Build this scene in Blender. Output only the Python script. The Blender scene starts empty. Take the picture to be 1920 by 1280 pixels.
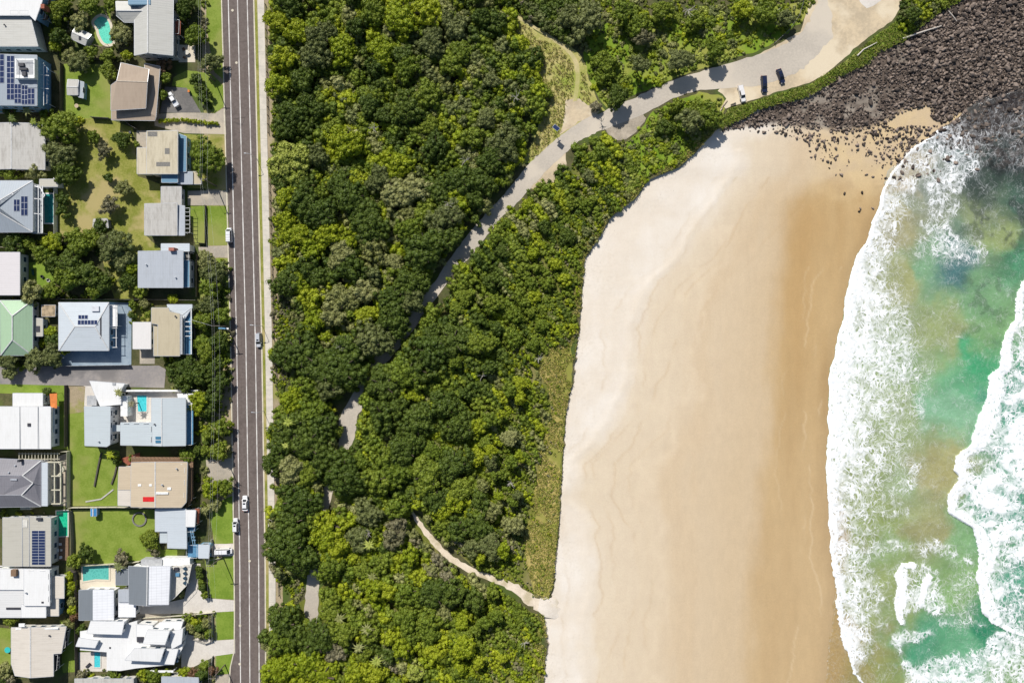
import bpy, bmesh, math, random
import numpy as np
from mathutils import Vector, Matrix

# ------------------------------------------------------------------ camera, sky, sun
C = bpy.context.scene
HC = 227.0            # flying height of the camera above the street, metres
S = 0.177             # metres of street level per photo pixel
cam_d = bpy.data.cameras.new("camera")
cam = bpy.data.objects.new("camera", cam_d)
C.collection.objects.link(cam)
cam.location = (0, 0, HC)
cam.rotation_euler = (0, 0, 0)
cam_d.sensor_width = 36.0
cam_d.lens = 36.0 * HC / (1920 * S)
cam_d.clip_start = 1.0
cam_d.clip_end = 60000
C.camera = cam

SUN_EL = math.radians(44.0)
SUN_DIR = Vector((-0.38, 0.925, 0)).normalized()       # horizontal direction towards the sun
w = bpy.data.worlds.new("World"); C.world = w; w.use_nodes = True
nt = w.node_tree; nt.nodes.clear()
sky = nt.nodes.new("ShaderNodeTexSky"); sky.sky_type = 'NISHITA'; sky.sun_disc = False
sky.sun_elevation = SUN_EL
sky.sun_rotation = math.atan2(SUN_DIR.x, SUN_DIR.y)
bg = nt.nodes.new("ShaderNodeBackground"); bg.inputs[1].default_value = 0.08
wo = nt.nodes.new("ShaderNodeOutputWorld")
nt.links.new(sky.outputs[0], bg.inputs[0]); nt.links.new(bg.outputs[0], wo.inputs[0])
sun_d = bpy.data.lights.new("sun", 'SUN'); sun_d.energy = 4.9; sun_d.angle = math.radians(0.5)
sun_d.color = (1.0, 0.955, 0.89)
sun = bpy.data.objects.new("sun", sun_d); C.collection.objects.link(sun)
sv = Vector((SUN_DIR.x*math.cos(SUN_EL), SUN_DIR.y*math.cos(SUN_EL), math.sin(SUN_EL)))
sun.rotation_euler = sv.to_track_quat('Z', 'Y').to_euler()
sun.location = (0, 0, 300)
C.view_settings.view_transform = 'Standard'; C.view_settings.look = 'None'
C.view_settings.exposure = 0.16; C.view_settings.gamma = 1.0
C.render.engine = 'CYCLES'
C.cycles.max_bounces = 6; C.cycles.diffuse_bounces = 3; C.cycles.glossy_bounces = 2
C.cycles.transmission_bounces = 2; C.cycles.transparent_max_bounces = 4

rng = np.random.default_rng(11)
random.seed(7)

# ------------------------------------------------------------------ helpers
def W(px, py, z=0.0):
    """photo position of something at height z -> world point"""
    k = S * (HC - z) / HC
    return Vector(((px - 960) * k, (640 - py) * k, z))

def WN(px, py, z):
    px = np.asarray(px, float); py = np.asarray(py, float); z = np.asarray(z, float) + 0*px
    k = S * (HC - z) / HC
    return np.stack([(px - 960) * k, (640 - py) * k, z], -1)

def lin(r, g, b):
    f = lambda c: ((c/255+0.055)/1.055)**2.4 if c/255 > 0.04045 else c/255/12.92
    return (f(r), f(g), f(b))

def link(o, parent=None):
    C.collection.objects.link(o)
    if parent is not None: o.parent = parent
    return o

def tag(o, label=None, cat=None, group=None, kind=None):
    if label: o['label'] = label
    if cat: o['category'] = cat
    if group: o['group'] = group
    if kind: o['kind'] = kind
    return o

def empty(name, loc, label=None, cat=None, group=None, rz=0.0):
    o = bpy.data.objects.new(name, None); o.empty_display_size = 0.5
    o.location = loc; o.rotation_euler = (0, 0, rz)
    link(o); return tag(o, label, cat, group)

def mesh_from(name, verts, faces, mats, midx=None, smooth=False):
    me = bpy.data.meshes.new(name)
    me.from_pydata([tuple(v) for v in verts], [], faces)
    for m in (mats if isinstance(mats, (list, tuple)) else [mats]): me.materials.append(m)
    if midx is not None: me.polygons.foreach_set('material_index', midx)
    if smooth: me.polygons.foreach_set('use_smooth', [True]*len(me.polygons))
    me.update(); return me

def obj(name, verts, faces, mats, parent=None, midx=None, smooth=False):
    """one mesh object from world coordinates (made relative to its parent)"""
    off = Vector((0, 0, 0)); p = parent
    while p is not None: off = off + p.location; p = p.parent
    me = mesh_from(name, [Vector(v)-off for v in verts], faces, mats, midx, smooth)
    return link(bpy.data.objects.new(name, me), parent)

def big_mesh(name, V, F, mats, midx=None, attrs=None, smooth=False, color=None):
    """fast numpy mesh; F is (n,k) or a list of such arrays"""
    Fs = F if isinstance(F, list) else [F]
    me = bpy.data.meshes.new(name)
    nl = sum(f.size for f in Fs); npoly = sum(len(f) for f in Fs)
    me.vertices.add(len(V)); me.vertices.foreach_set('co', np.asarray(V, np.float32).ravel())
    me.loops.add(nl); me.loops.foreach_set('vertex_index', np.concatenate([f.ravel() for f in Fs]).astype(np.int32))
    tot = np.concatenate([np.full(len(f), f.shape[1], np.int32) for f in Fs])
    st = np.concatenate([[0], np.cumsum(tot)[:-1]]).astype(np.int32)
    me.polygons.add(npoly); me.polygons.foreach_set('loop_start', st)
    try: me.polygons.foreach_set('loop_total', tot)
    except Exception: pass
    for m in (mats if isinstance(mats, (list, tuple)) else [mats]): me.materials.append(m)
    if midx is not None: me.polygons.foreach_set('material_index', np.asarray(midx, np.int32))
    if smooth: me.polygons.foreach_set('use_smooth', np.ones(npoly, bool))
    for an, (dom, typ, dat) in (attrs or {}).items():
        a = me.attributes.new(an, typ, dom)
        a.data.foreach_set('color' if typ == 'FLOAT_COLOR' else 'value', np.asarray(dat, np.float32).ravel())
    me.update(calc_edges=True); me.validate()
    return me

def poly_in(P, x, y):
    P = np.asarray(P, float); x = np.asarray(x, float); y = np.asarray(y, float)
    r = np.zeros(x.shape, bool); n = len(P)
    for i in range(n):
        x1, y1 = P[i]; x2, y2 = P[(i+1) % n]
        if y1 == y2: continue
        c = ((y1 > y) != (y2 > y)) & (x < (x2-x1)*(y-y1)/(y2-y1)+x1)
        r ^= c
    return r

def seg_dist(P, x, y, closed=False):
    P = np.asarray(P, float); d = np.full(np.shape(x), 1e9)
    n = len(P) if closed else len(P)-1
    for i in range(n):
        a = P[i]; b = P[(i+1) % len(P)]; v = b-a; L = (v**2).sum()+1e-9
        t = np.clip(((x-a[0])*v[0]+(y-a[1])*v[1])/L, 0, 1)
        d = np.minimum(d, np.hypot(x-a[0]-t*v[0], y-a[1]-t*v[1]))
    return d

def vnoise(x, y, seed=0):
    r = np.random.default_rng(seed).random((256, 256))
    xi = np.floor(x).astype(int); yi = np.floor(y).astype(int)
    fx = x-xi; fy = y-yi; fx = fx*fx*(3-2*fx); fy = fy*fy*(3-2*fy)
    g = lambda a, b: r[a & 255, b & 255]
    return (g(xi, yi)*(1-fx)+g(xi+1, yi)*fx)*(1-fy)+(g(xi, yi+1)*(1-fx)+g(xi+1, yi+1)*fx)*fy
def fbm(x, y, seed=0, o=4):
    s = 0; a = 0.5; t = 0
    for k in range(o):
        c_, s_ = math.cos(0.6+1.1*k), math.sin(0.6+1.1*k)
        s = s+a*vnoise((x*c_-y*s_)*2**k, (x*s_+y*c_)*2**k, seed+k); t += a; a *= 0.5
    return s/t
def sstep(a, b, x):
    t = np.clip((x-a)/(b-a), 0, 1); return t*t*(3-2*t)

def signed_area(P): return 0.5*sum(P[i][0]*P[(i+1) % len(P)][1]-P[(i+1) % len(P)][0]*P[i][1] for i in range(len(P)))
def ccw(P): return list(P) if signed_area(P) > 0 else list(P)[::-1]
def inset(P, d):
    """offset a ccw world polygon (2-D) inwards by d"""
    n = len(P); out = []
    for i in range(n):
        a = Vector(P[i-1][:2]); b = Vector(P[i][:2]); c = Vector(P[(i+1) % n][:2])
        e1 = (b-a).normalized(); e2 = (c-b).normalized()
        n1 = Vector((-e1.y, e1.x)); n2 = Vector((-e2.y, e2.x))
        m = n1+n2; q = max(0.35, 1+n1.dot(n2)); out.append(b+m*(d/q))
    return out

def prism(P, z0, z1):
    """world polygon (2-D) extruded from z0 to z1"""
    P = ccw([tuple(p[:2]) for p in P]); n = len(P)
    V = [(x, y, z0) for x, y in P]+[(x, y, z1) for x, y in P]
    F = [tuple(range(n, 2*n)), tuple(range(n-1, -1, -1))]+[(i, (i+1) % n, n+(i+1) % n, n+i) for i in range(n)]
    return V, F

def box(c, sx, sy, sz, rz=0.0):
    ca, sa = math.cos(rz), math.sin(rz)
    P = [(c[0]+x*ca-y*sa, c[1]+x*sa+y*ca) for x, y in ((-sx/2, -sy/2), (sx/2, -sy/2), (sx/2, sy/2), (-sx/2, sy/2))]
    return prism(P, c[2], c[2]+sz)

def join(parts):
    V = []; F = []
    for v, f in parts:
        k = len(V); V += list(v); F += [tuple(i+k for i in q) for q in f]
    return V, F

def beam(a, b, wd, ht=None):
    """square bar between two points"""
    a = Vector(a); b = Vector(b); d = (b-a); ht = ht or wd
    if d.length < 1e-6: d = Vector((0, 0, 1))
    d.normalize(); up = Vector((0, 0, 1)) if abs(d.z) < 0.9 else Vector((1, 0, 0))
    s = d.cross(up).normalized()*(wd/2); u = s.cross(d).normalized()*(ht/2)
    V = [a-s-u, a+s-u, a+s+u, a-s+u, b-s-u, b+s-u, b+s+u, b-s+u]
    return V, [(0, 3, 2, 1), (4, 5, 6, 7), (0, 1, 5, 4), (1, 2, 6, 5), (2, 3, 7, 6), (3, 0, 4, 7)]

def tube(pts, rad, n=8, cap=True):
    pts = [Vector(p) for p in pts]; V = []; F = []
    if not isinstance(rad, (list, tuple)): rad = [rad]*len(pts)
    for i, p in enumerate(pts):
        d = (pts[min(i+1, len(pts)-1)]-pts[max(i-1, 0)]).normalized()
        up = Vector((0, 0, 1)) if abs(d.z) < 0.9 else Vector((1, 0, 0))
        s = d.cross(up).normalized(); u = s.cross(d)
        for k in range(n):
            a = 2*math.pi*k/n; V.append(p+(s*math.cos(a)+u*math.sin(a))*rad[i])
    for i in range(len(pts)-1):
        for k in range(n): F.append((i*n+k, i*n+(k+1) % n, (i+1)*n+(k+1) % n, (i+1)*n+k))
    if cap: F.append(tuple(range(n-1, -1, -1))); F.append(tuple(range(len(V)-n, len(V))))
    return V, F

def copy_tree(o, parent=None):
    c = o.copy(); C.collection.objects.link(c)
    if parent is not None:
        c.parent = parent
    for ch in list(o.children): copy_tree(ch, c)
    return c

# ------------------------------------------------------------------ materials
class NT:
    def __init__(self, name):
        self.m = bpy.data.materials.new(name); self.m.use_nodes = True
        self.t = self.m.node_tree; self.t.nodes.clear()
        self.out = self.n('ShaderNodeOutputMaterial'); self.b = self.n('ShaderNodeBsdfPrincipled')
        self.t.links.new(self.b.outputs[0], self.out.inputs[0])
    def n(self, t, **k):
        x = self.t.nodes.new(t)
        for a, v in k.items(): setattr(x, a, v)
        return x
    def l(self, a, b): self.t.links.new(a, b)
    def val(self, x, s):
        if isinstance(x, (int, float)): s.default_value = x
        else: self.l(x, s)
    def math(self, op, a, b=0.0, c=None, clamp=False):
        m = self.n('ShaderNodeMath', operation=op, use_clamp=clamp); self.val(a, m.inputs[0]); self.val(b, m.inputs[1])
        if c is not None: self.val(c, m.inputs[2])
        return m.outputs[0]
    def mapr(self, x, a, b, c=0.0, d=1.0, smooth=True):
        m = self.n('ShaderNodeMapRange', interpolation_type='SMOOTHSTEP' if smooth else 'LINEAR')
        self.l(x, m.inputs[0])
        for i, v in enumerate((a, b, c, d)): self.val(v, m.inputs[i+1])
        return m.outputs[0]
    def mix(self, f, a, b, bt='MIX'):
        m = self.n('ShaderNodeMix', data_type='RGBA', blend_type=bt); self.val(f, m.inputs[0])
        for s, v in ((m.inputs[6], a), (m.inputs[7], b)):
            if isinstance(v, (tuple, list)): s.default_value = (*v[:3], 1)
            else: self.l(v, s)
        return m.outputs[2]
    def obj(self): return self.n('ShaderNodeTexCoord').outputs['Object']
    def scale(self, v, s):
        m = self.n('ShaderNodeMapping'); self.l(v, m.inputs[0])
        m.inputs['Scale'].default_value = s if isinstance(s, (tuple, list)) else (s, s, s); return m.outputs[0]
    def noise(self, v, s, d=4.0, r=0.55, dist=0.0):
        x = self.n('ShaderNodeTexNoise'); self.l(v, x.inputs['Vector'])
        x.inputs['Scale'].default_value = s; x.inputs['Detail'].default_value = d
        x.inputs['Roughness'].default_value = r; x.inputs['Distortion'].default_value = dist
        return x.outputs[0]
    def bump(self, h, st=0.4, dist=0.1):
        b = self.n('ShaderNodeBump'); b.inputs['Strength'].default_value = st; b.inputs['Distance'].default_value = dist
        self.l(h, b.inputs['Height']); self.l(b.outputs[0], self.b.inputs['Normal'])
    def color(self, c):
        if isinstance(c, (tuple, list)): self.b.inputs['Base Color'].default_value = (*c[:3], 1)
        else: self.l(c, self.b.inputs['Base Color'])
    def set(self, rough=0.6, metal=0.0, spec=0.3):
        self.b.inputs['Roughness'].default_value = rough; self.b.inputs['Metallic'].default_value = metal
        self.b.inputs['Specular IOR Level'].default_value = spec

def mottled(name, a, b, s1=0.15, s2=1.2, rough=0.85, bump=0.3, bs=3.0, c=None, cs=0.05, spec=0.2):
    """two-tone noise surface with an optional third, broader patch colour"""
    k = NT(name); v = k.obj()
    f = k.math('ADD', k.math('MULTIPLY', k.noise(v, s1), 0.6), k.math('MULTIPLY', k.noise(v, s2), 0.4))
    col = k.mix(k.mapr(f, 0.38, 0.62), a, b)
    if c is not None: col = k.mix(k.mapr(k.noise(v, cs), 0.48, 0.62), col, c)
    col = k.mix(0.35, col, k.mix(k.noise(v, bs*1.7, 2), (0.25, 0.25, 0.25), (0.8, 0.8, 0.8)), 'OVERLAY')
    k.color(col); k.set(rough, 0, spec)
    if bump: k.bump(k.noise(v, bs), bump, 0.08)
    return k.m

def metal_roof(name, col, axis='x', pitch=0.76, dirt=0.25, dirtcol=None, rough=0.5, sheet=2.4, lines=0.12):
    """ribbed sheet roofing: ribs along an axis, sheet laps, weathering"""
    k = NT(name); v = k.obj(); sp = k.n('ShaderNodeSeparateXYZ'); k.l(v, sp.inputs[0])
    ax = sp.outputs[0] if axis == 'x' else sp.outputs[1]; ay = sp.outputs[1] if axis == 'x' else sp.outputs[0]
    rib = k.math('PINGPONG', ax, pitch/2)
    rl = k.mapr(rib, 0.0, 0.09, 1.0, 0.0)
    lap = k.mapr(k.math('PINGPONG', ay, sheet/2), 0.0, 0.08, 1.0, 0.0)
    dirt = min(0.7, dirt*1.7); dc = dirtcol or tuple(c*0.6*q for c, q in zip(col, (1.0, 0.96, 0.88)))
    n1 = k.noise(k.scale(v, (0.35, 1.6, 1) if axis == 'y' else (1.6, 0.35, 1)), 0.6, 5, 0.65)
    c = k.mix(k.math('MULTIPLY', k.mapr(n1, 0.42, 0.75), dirt), col, dc)
    c = k.mix(k.math('MULTIPLY', k.noise(v, 3.0, 3), dirt*0.5), c, dc)
    c = k.mix(k.math('MULTIPLY', rl, lines), c, tuple(x*0.45 for x in col))
    c = k.mix(k.math('MULTIPLY', lap, lines*1.3), c, tuple(x*0.45 for x in col))
    k.color(c); k.set(rough, 0.0, 0.35); k.bump(rib, 0.5, 0.06)
    return k.m

def plain(name, col, rough=0.5, metal=0.0, spec=0.4, var=0.12, s=1.5):
    k = NT(name); v = k.obj(); d = tuple(max(0, c*(1-var*2)) for c in col)
    k.color(k.mix(k.mapr(k.noise(v, s), 0.35, 0.75), col, d)); k.set(rough, metal, spec); return k.m

MAT = {}
def P(name, *a, **k):
    if name not in MAT: MAT[name] = plain(name, *a, **k)
    return MAT[name]
P('white_paint', (0.80, 0.80, 0.78), 0.5); P('offwhite_wall', (0.62, 0.60, 0.54), 0.8); P('blue_wall', (0.20, 0.36, 0.50), 0.7)
P('grey_wall', (0.40, 0.41, 0.42), 0.8); P('tan_wall', (0.42, 0.34, 0.26), 0.8); P('cream_wall', (0.62, 0.56, 0.42), 0.8)
P('dark_metal', (0.05, 0.05, 0.06), 0.5); P('light_metal', (0.55, 0.57, 0.60), 0.35, 0.3); P('timber', (0.24, 0.15, 0.09), 0.8, var=0.25, s=4)
P('red_timber', (0.30, 0.09, 0.05), 0.8, var=0.2); P('orange_cloth', (0.62, 0.20, 0.05), 0.9); P('red_paint', (0.60, 0.02, 0.02), 0.5)
P('pole_timber', (0.16, 0.13, 0.10), 0.9); P('rubber', (0.015, 0.015, 0.015), 0.8); P('grey_timber', (0.22, 0.21, 0.19), 0.9, var=0.25, s=5)
P('pale_timber', (0.5, 0.4, 0.28), 0.8, var=0.2, s=4); P('brick', (0.38, 0.14, 0.10), 0.85); P('conc', (0.45, 0.43, 0.39), 0.9)
P('fence_dark', (0.09, 0.08, 0.065), 0.9); P('fence_cream', (0.55, 0.52, 0.40), 0.85); P('trunk_bark', (0.11, 0.085, 0.06), 0.95, var=0.3, s=6)
P('wire', (0.75, 0.75, 0.75), 0.5); P('dead_wood', (0.42, 0.39, 0.35), 0.9); P('drift_wood', (0.55, 0.50, 0.44), 0.9)
P('blue_paint', (0.10, 0.25, 0.40), 0.5); P('cloth_pale', (0.6, 0.57, 0.5), 0.9); P('sign_yellow', (0.72, 0.75, 0.08), 0.5)  # blue: cast of shade put into the deck colour, real paint on the sign
P('green_cloth', (0.02, 0.10, 0.07), 0.8); P('teal_cloth', (0.03, 0.45, 0.42), 0.7)
def glassy(name, col, rough=0.08):
    k = NT(name); k.color(col); k.set(rough, 0.0, 0.6); MAT[name] = k.m
glassy('window_glass', (0.03, 0.06, 0.09)); glassy('car_glass', (0.012, 0.016, 0.02)); glassy('solar_cell', (0.018, 0.030, 0.085), 0.15)
glassy('blue_glass', (0.05, 0.16, 0.26), 0.15); glassy('lamp_lens', (0.7, 0.7, 0.7)); glassy('tail_lens', (0.35, 0.02, 0.02))
def pool_mat(name, col):
    k = NT(name); v = k.obj(); vo = k.n('ShaderNodeTexVoronoi', feature='DISTANCE_TO_EDGE'); k.l(v, vo.inputs['Vector']); vo.inputs['Scale'].default_value = 1.1
    k.color(k.mix(k.mapr(vo.outputs[0], 0.0, 0.25, 0.35, 0.0), col, tuple(min(1, c*1.5+0.05) for c in col))); k.set(0.08, 0, 0.5)
    k.bump(k.noise(v, 1.5), 0.1, 0.05); MAT[name] = k.m
pool_mat('pool_mint', (0.10, 0.52, 0.38)); pool_mat('pool_teal', (0.08, 0.36, 0.31)); pool_mat('pool_cyan', (0.05, 0.46, 0.50))
pool_mat('pool_green', (0.01, 0.40, 0.22)); pool_mat('pool_deep', (0.015, 0.22, 0.22))
# ------------------------------------------------------------------ the lie of the land (photo-plan polylines)
EDGE = [(1900,-60),(1810,-5),(1766,16),(1728,44),(1690,77),(1646,93),(1627,115),(1591,131),(1509,180),(1468,189),(1422,202),(1400,219),
        (1343,243),(1314,274),(1273,313),(1214,337),(1190,372),(1144,407),(1116,454),(1097,481),(1089,559),(1085,630),(1077,680),(1074,715),
        (1060,777),(1056,830),(1053,881),(1050,940),(1046,995),(1042,1050),(1037,1094),(1028,1126),(1019,1153),(1024,1180),(1026,1208),(1021,1245),(1017,1285),(1000,1600),(950,3500)]
SHORE = [(9000,-1500),(2300,100),(2000,150),(1920,165),(1865,178),(1837,186),(1810,202),(1783,232),(1753,246),(1722,273),(1695,290),(1676,314),(1660,342),
         (1651,370),(1642,403),(1627,444),(1597,503),(1586,550),(1575,616),(1557,690),(1552,745),(1553,800),(1549,838),(1548,909),(1555,969),
         (1557,1025),(1564,1100),(1562,1160),(1556,1205),(1552,1240),(1549,1285),(1520,1700),(1500,3500)]
FOAMF = [(100,2300),(165,1920),(202,1810),(246,1753),(290,1695),(342,1660),(403,1642),(444,1627),(503,1597),(550,1586),(616,1575),(690,1557),(745,1552),
         (800,1553),(838,1549),(909,1548),(969,1555),(1025,1557),(1100,1566),(1160,1572),(1205,1581),(1239,1596),(1262,1600),(1300,1640),(3500,1640)]
def along(L, py):
    a = np.array(L, float); o = np.argsort(a[:, 1]); return np.interp(py, a[o, 1], a[o, 0])
def e_x(py):      # sand / vegetation edge, a little ragged
    return along(EDGE, py)+(fbm(np.asarray(py, float)*0.09, 0*np.asarray(py, float)+3.3, 5)-0.5)*7*(np.asarray(py) > 250)+(fbm(np.asarray(py, float)*0.35, 0*np.asarray(py, float)+8.3, 6, 3)-0.5)*4*(np.asarray(py) > 250)
def s_x(py):
    py = np.asarray(py, float)
    return along(SHORE, py)+(fbm(py*0.05, 0*py+1.3, 15, 4)-0.5)*10*(py > 345)+(fbm(py*0.06, 0*py+1.3, 18, 4)-0.5)*24*(py <= 345)
BZ0, BZ1 = -0.75, -2.55

# ---- land
rows = np.concatenate([np.arange(-60, 1300, 2.0), [1400, 1600, 2200, 3500]])
LE = [W(float(e_x(np.array([y]))[0]), y, 0) for y in rows]
land = [(-9000, -9000, 0)]+[tuple(p) for p in LE[::-1]][0:0]
pts = [Vector((-9000, -9000, 0)), Vector((LE[-1].x-200, -9000, 0))]+LE[::-1]+[Vector((LE[0].x+700, LE[0].y+500, 0)), Vector((9000, 9000, 0)), Vector((-9000, 9000, 0))]
bm = bmesh.new(); f = bm.faces.new([bm.verts.new(p) for p in pts]); bmesh.ops.triangulate(bm, faces=[f]); bmesh.ops.recalc_face_normals(bm, faces=bm.faces)
me = bpy.data.meshes.new('ground'); bm.to_mesh(me); bm.free()
if me.polygons[0].normal.z < 0: me.flip_normals()
MAT['litter'] = mottled('litter', (0.055, 0.06, 0.022), (0.11, 0.10, 0.045), 0.25, 1.6, bs=4, c=(0.07, 0.10, 0.02), cs=0.08)
me.materials.append(MAT['litter']); ground = link(bpy.data.objects.new('ground', me)); ground['kind'] = 'structure'
# low bank where the vegetated ground breaks down to the sand
bv = []; bf = []
br = np.arange(-40, 1300, 2.0)
for i, y in enumerate(br):
    x = float(e_x(np.array([y]))[0]); bv += [W(x-2.5, y, 0.02), W(x-0.3, y, -0.25), W(x+3.0, y, -0.85)]
    if i: k = 3*i; bf += [(k-3, k, k+1, k-2), (k-2, k+1, k+2, k-1)]
MAT['bank'] = mottled('bank', (0.24, 0.20, 0.11), (0.14, 0.14, 0.05), 0.4, 2.0, bs=4, c=(0.40, 0.33, 0.24), cs=0.12)
o = obj('terrain_bank', bv, bf, MAT['bank']); o['kind'] = 'structure'

# ---- beach
LA = [(1600,-50),(1500,200),(1394,270),(1388,302),(1351,364),(1312,419),(1292,454),(1265,489),(1218,532),(1202,567),(1190,610),(1185,688),(1182,700),(1164,759),(1119,827),
      (1074,868),(1062,930),(1090,962),(1104,985),(1110,1040),(1118,1108),(1105,1153),(1100,1244),(1100,1285),(1100,3500)]
LB = [(1640,200),(1590,320),(1558,332),(1515,347),(1482,378),(1473,434),(1464,497),(1457,571),(1460,626),(1452,700),(1442,813),(1430,904),(1420,972),(1410,1060),(1400,1285),(1400,3500)]
brow = np.concatenate([np.arange(-60, 1304, 3.0), [1400, 1700, 3500]])
tcol = np.concatenate([np.linspace(0, 0.9, 150), np.linspace(0.91, 1.0, 22), [1.03, 1.06, 1.12, 1.3]])
X0 = e_x(brow)-5; X1 = s_x(brow)
PX = X0[:, None]+(X1-X0)[:, None]*tcol[None, :]; PY = brow[:, None]+0*PX
T = np.clip(tcol[None, :]+0*PX, 0, 2)
Z = BZ0+(BZ1-BZ0)*np.minimum(T, 1)-np.maximum(T-1, 0)*12
Z += (fbm(PX*0.02, PY*0.02, 3)-0.5)*0.25*np.clip(1-T, 0, 1)
# shallow beach cusps and old tide steps
xa = along(LA, PY)+(fbm(PX*0.01, PY*0.02, 21)-0.5)*26; xb = along(LB, PY)+(fbm(PX*0.012, PY*0.018, 22)-0.5)*22
Z += 0.10*np.exp(-((PX-xa+6)/9)**2)*(PY > 280)
def cl(*c): return np.array(lin(*c))/1.27
dry, drier, damp, mid, wet, wetter = cl(232,220,203), cl(239,230,217), cl(225,209,185), cl(207,185,152), cl(196,167,121), cl(186,155,108)
wa = sstep(-30, 34, PX-xa+(fbm(PX*0.05, PY*0.02, 8)-0.5)*30)
wm = np.clip((PX-xa)/np.maximum(xb-xa, 20), 0, 1)
wb = sstep(-26, 26, PX-xb+(fbm(PX*0.05, PY*0.01, 9)-0.5)*26)*(0.72+0.28*sstep(1130, 560, PY))*sstep(300, 380, PY+(fbm(PX*0.02, PY*0.02, 19)-0.5)*40)
n1 = fbm(PX*0.018, PY*0.018, 31)[..., None]; n2 = fbm(PX*0.03+4, PY*0.006, 33, 5)[..., None]
col = dry+(drier-dry)*np.clip((n1-0.35)*2.6, 0, 1)
col = col+((damp+(mid-damp)*np.clip(wm*1.15, 0, 1)[..., None])-col)*wa[..., None]
tgt = wet+(wetter-wet)*np.clip((n2-0.3)*2, 0, 1)
col = col+(tgt-col)*wb[..., None]
dk_ = np.exp(-((PX-xb-34)/34)**2)*sstep(330, 400, PY)*sstep(760, 560, PY); col = col+(cl(186,151,100)-col)*(0.6*dk_)[..., None]
# pale streaks and tide-wrack bands that run along the beach
wr = np.exp(-((PX-(xa*0.45+xb*0.55)-90*(n2[..., 0]-0.5))/26)**2)*0.30*(PY > 250)
col = col+(cl(205,178,140)-col)*wr[..., None]
wr2 = np.exp(-((PX-(xa*0.6+xb*0.4)-120*(n1[..., 0]-0.5))/12)**2)*0.25*(PY > 420)
col = col+(cl(233,214,186)-col)*wr2[..., None]
fan = sstep(0, 1, fbm(PX*0.05, PY*0.05, 44)*1.6-0.2)*sstep(1490, 1580, PX)*sstep(420, 330, PY)
col = col+(cl(222,196,148)-col)*(fan*0.6)[..., None]
nshore = sstep(26, 2, s_x(PY)-PX)*(PY > 345)
col = col*(1-0.12*nshore[..., None])
# swash film lines
for off, am in ((16, .28), (44, .26), (78, .15)):
    xl = s_x(PY-9)-off-60*(fbm(PY*0.008, 0*PY+off, 61+off)-0.4)-10*fbm(PY*0.06, 0*PY+off, 62)
    lm = np.exp(-((PX-xl)/1.6)**2)*am*(PY > 500)*sstep(0.46, 0.60, fbm(PY*0.012, 0*PY+off, 66+off))
    col = col+(cl(235,215,180)-col)*lm[..., None]
for off, am, sd in ((20, .30, 1), (55, .22, 2), (95, .28, 3), (135, .18, 4), (-60, .2, 5)):
    xl = xa+off*(0.7+0.4*wm)+70*(fbm(PY*0.006, 0*PY+off, 70+sd)-0.5)+14*(fbm(PY*0.05, 0*PY+off, 80+sd)-0.5)
    lm = np.exp(-((PX-xl)/2.2)**2)*am*(PY > 330)*sstep(0.40, 0.62, fbm(PY*0.02, 0*PY+off, 90+sd))
    col = col+(cl(186,156,116)-col)*lm[..., None]
    lm = np.exp(-np.clip(PX-xl, 0, 1e4)/16)*(PX > xl)*am*0.5*(PY > 330); col = col+(cl(216,194,160)-col)*lm[..., None]
# gravel and dark cobble base under the boulder field
RK = [(1343,236),(1400,219),(1422,202),(1468,189),(1509,180),(1591,131),(1627,115),(1646,93),(1690,77),(1728,44),(1766,16),(1810,-8),(1930,-60),(1990,-60),(1990,260),(1850,235),(1800,215),
      (1762,235),(1745,218),(1742,200),(1690,212),(1665,228),(1632,243),(1578,250),(1542,246),(1509,244),(1460,236),(1400,241),(1352,247)]
rk = poly_in(RK, PX, PY)
rd = np.where(rk, np.clip(seg_dist(RK, PX, PY, True)/10, 0, 1), 0)
grav = fbm(PX*0.03, PY*0.03, 51)
rc = np.array([0.095, 0.073, 0.058])*(0.6+0.9*fbm(PX*0.2, PY*0.2, 52))[..., None]
gl = (sstep(0.52, 0.66, grav)*sstep(150, 60, seg_dist([(1500,190),(1600,150)], PX, PY)))[..., None]
rc = rc+(np.array([0.31, 0.27, 0.22])-rc)*gl*0.8
col = col+(rc-col)*rd[..., None]
V = WN(PX, PY, Z).reshape(-1, 3); nr, nc = PX.shape
idx = np.arange(nr*nc).reshape(nr, nc)
F = np.stack([idx[:-1, :-1], idx[1:, :-1], idx[1:, 1:], idx[:-1, 1:]], -1).reshape(-1, 4)
k = NT('sand'); v = k.obj(); at = k.n('ShaderNodeAttribute', attribute_name='Col')
c = k.mix(0.30, at.outputs[0], k.mix(k.noise(k.scale(v, (1, 0.35, 1)), 0.5, 6, 0.7), (0.33, 0.33, 0.33), (0.72, 0.70, 0.68)), 'OVERLAY')
c = k.mix(0.30, c, k.mix(k.noise(v, 2.2, 4, 0.8), (0.28, 0.28, 0.28), (0.76, 0.76, 0.76)), 'OVERLAY')
atd = k.n('ShaderNodeAttribute', attribute_name='dry').outputs['Fac']
foot = k.math('MULTIPLY', k.mapr(k.noise(v, 1.1, 4, 0.75), 0.50, 0.64), k.math('MULTIPLY', atd, k.mapr(k.noise(v, .07, 3), .42, .6)))
c = k.mix(k.math('MULTIPLY', foot, 0.30), c, (0.42, 0.36, 0.28))
deb = k.mapr(k.noise(v, 1.7, 3, 0.6), 0.72, 0.745)
at2 = k.n('ShaderNodeAttribute', attribute_name='dry')
c = k.mix(k.math('MULTIPLY', deb, k.math('MULTIPLY', at2.outputs['Fac'], 0.75)), c, (0.13, 0.10, 0.07))
k.color(c); k.set(0.75, 0, 0.25); k.bump(k.noise(v, 1.4, 6, 0.7), 0.35, 0.16); MAT['sand'] = k.m
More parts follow.
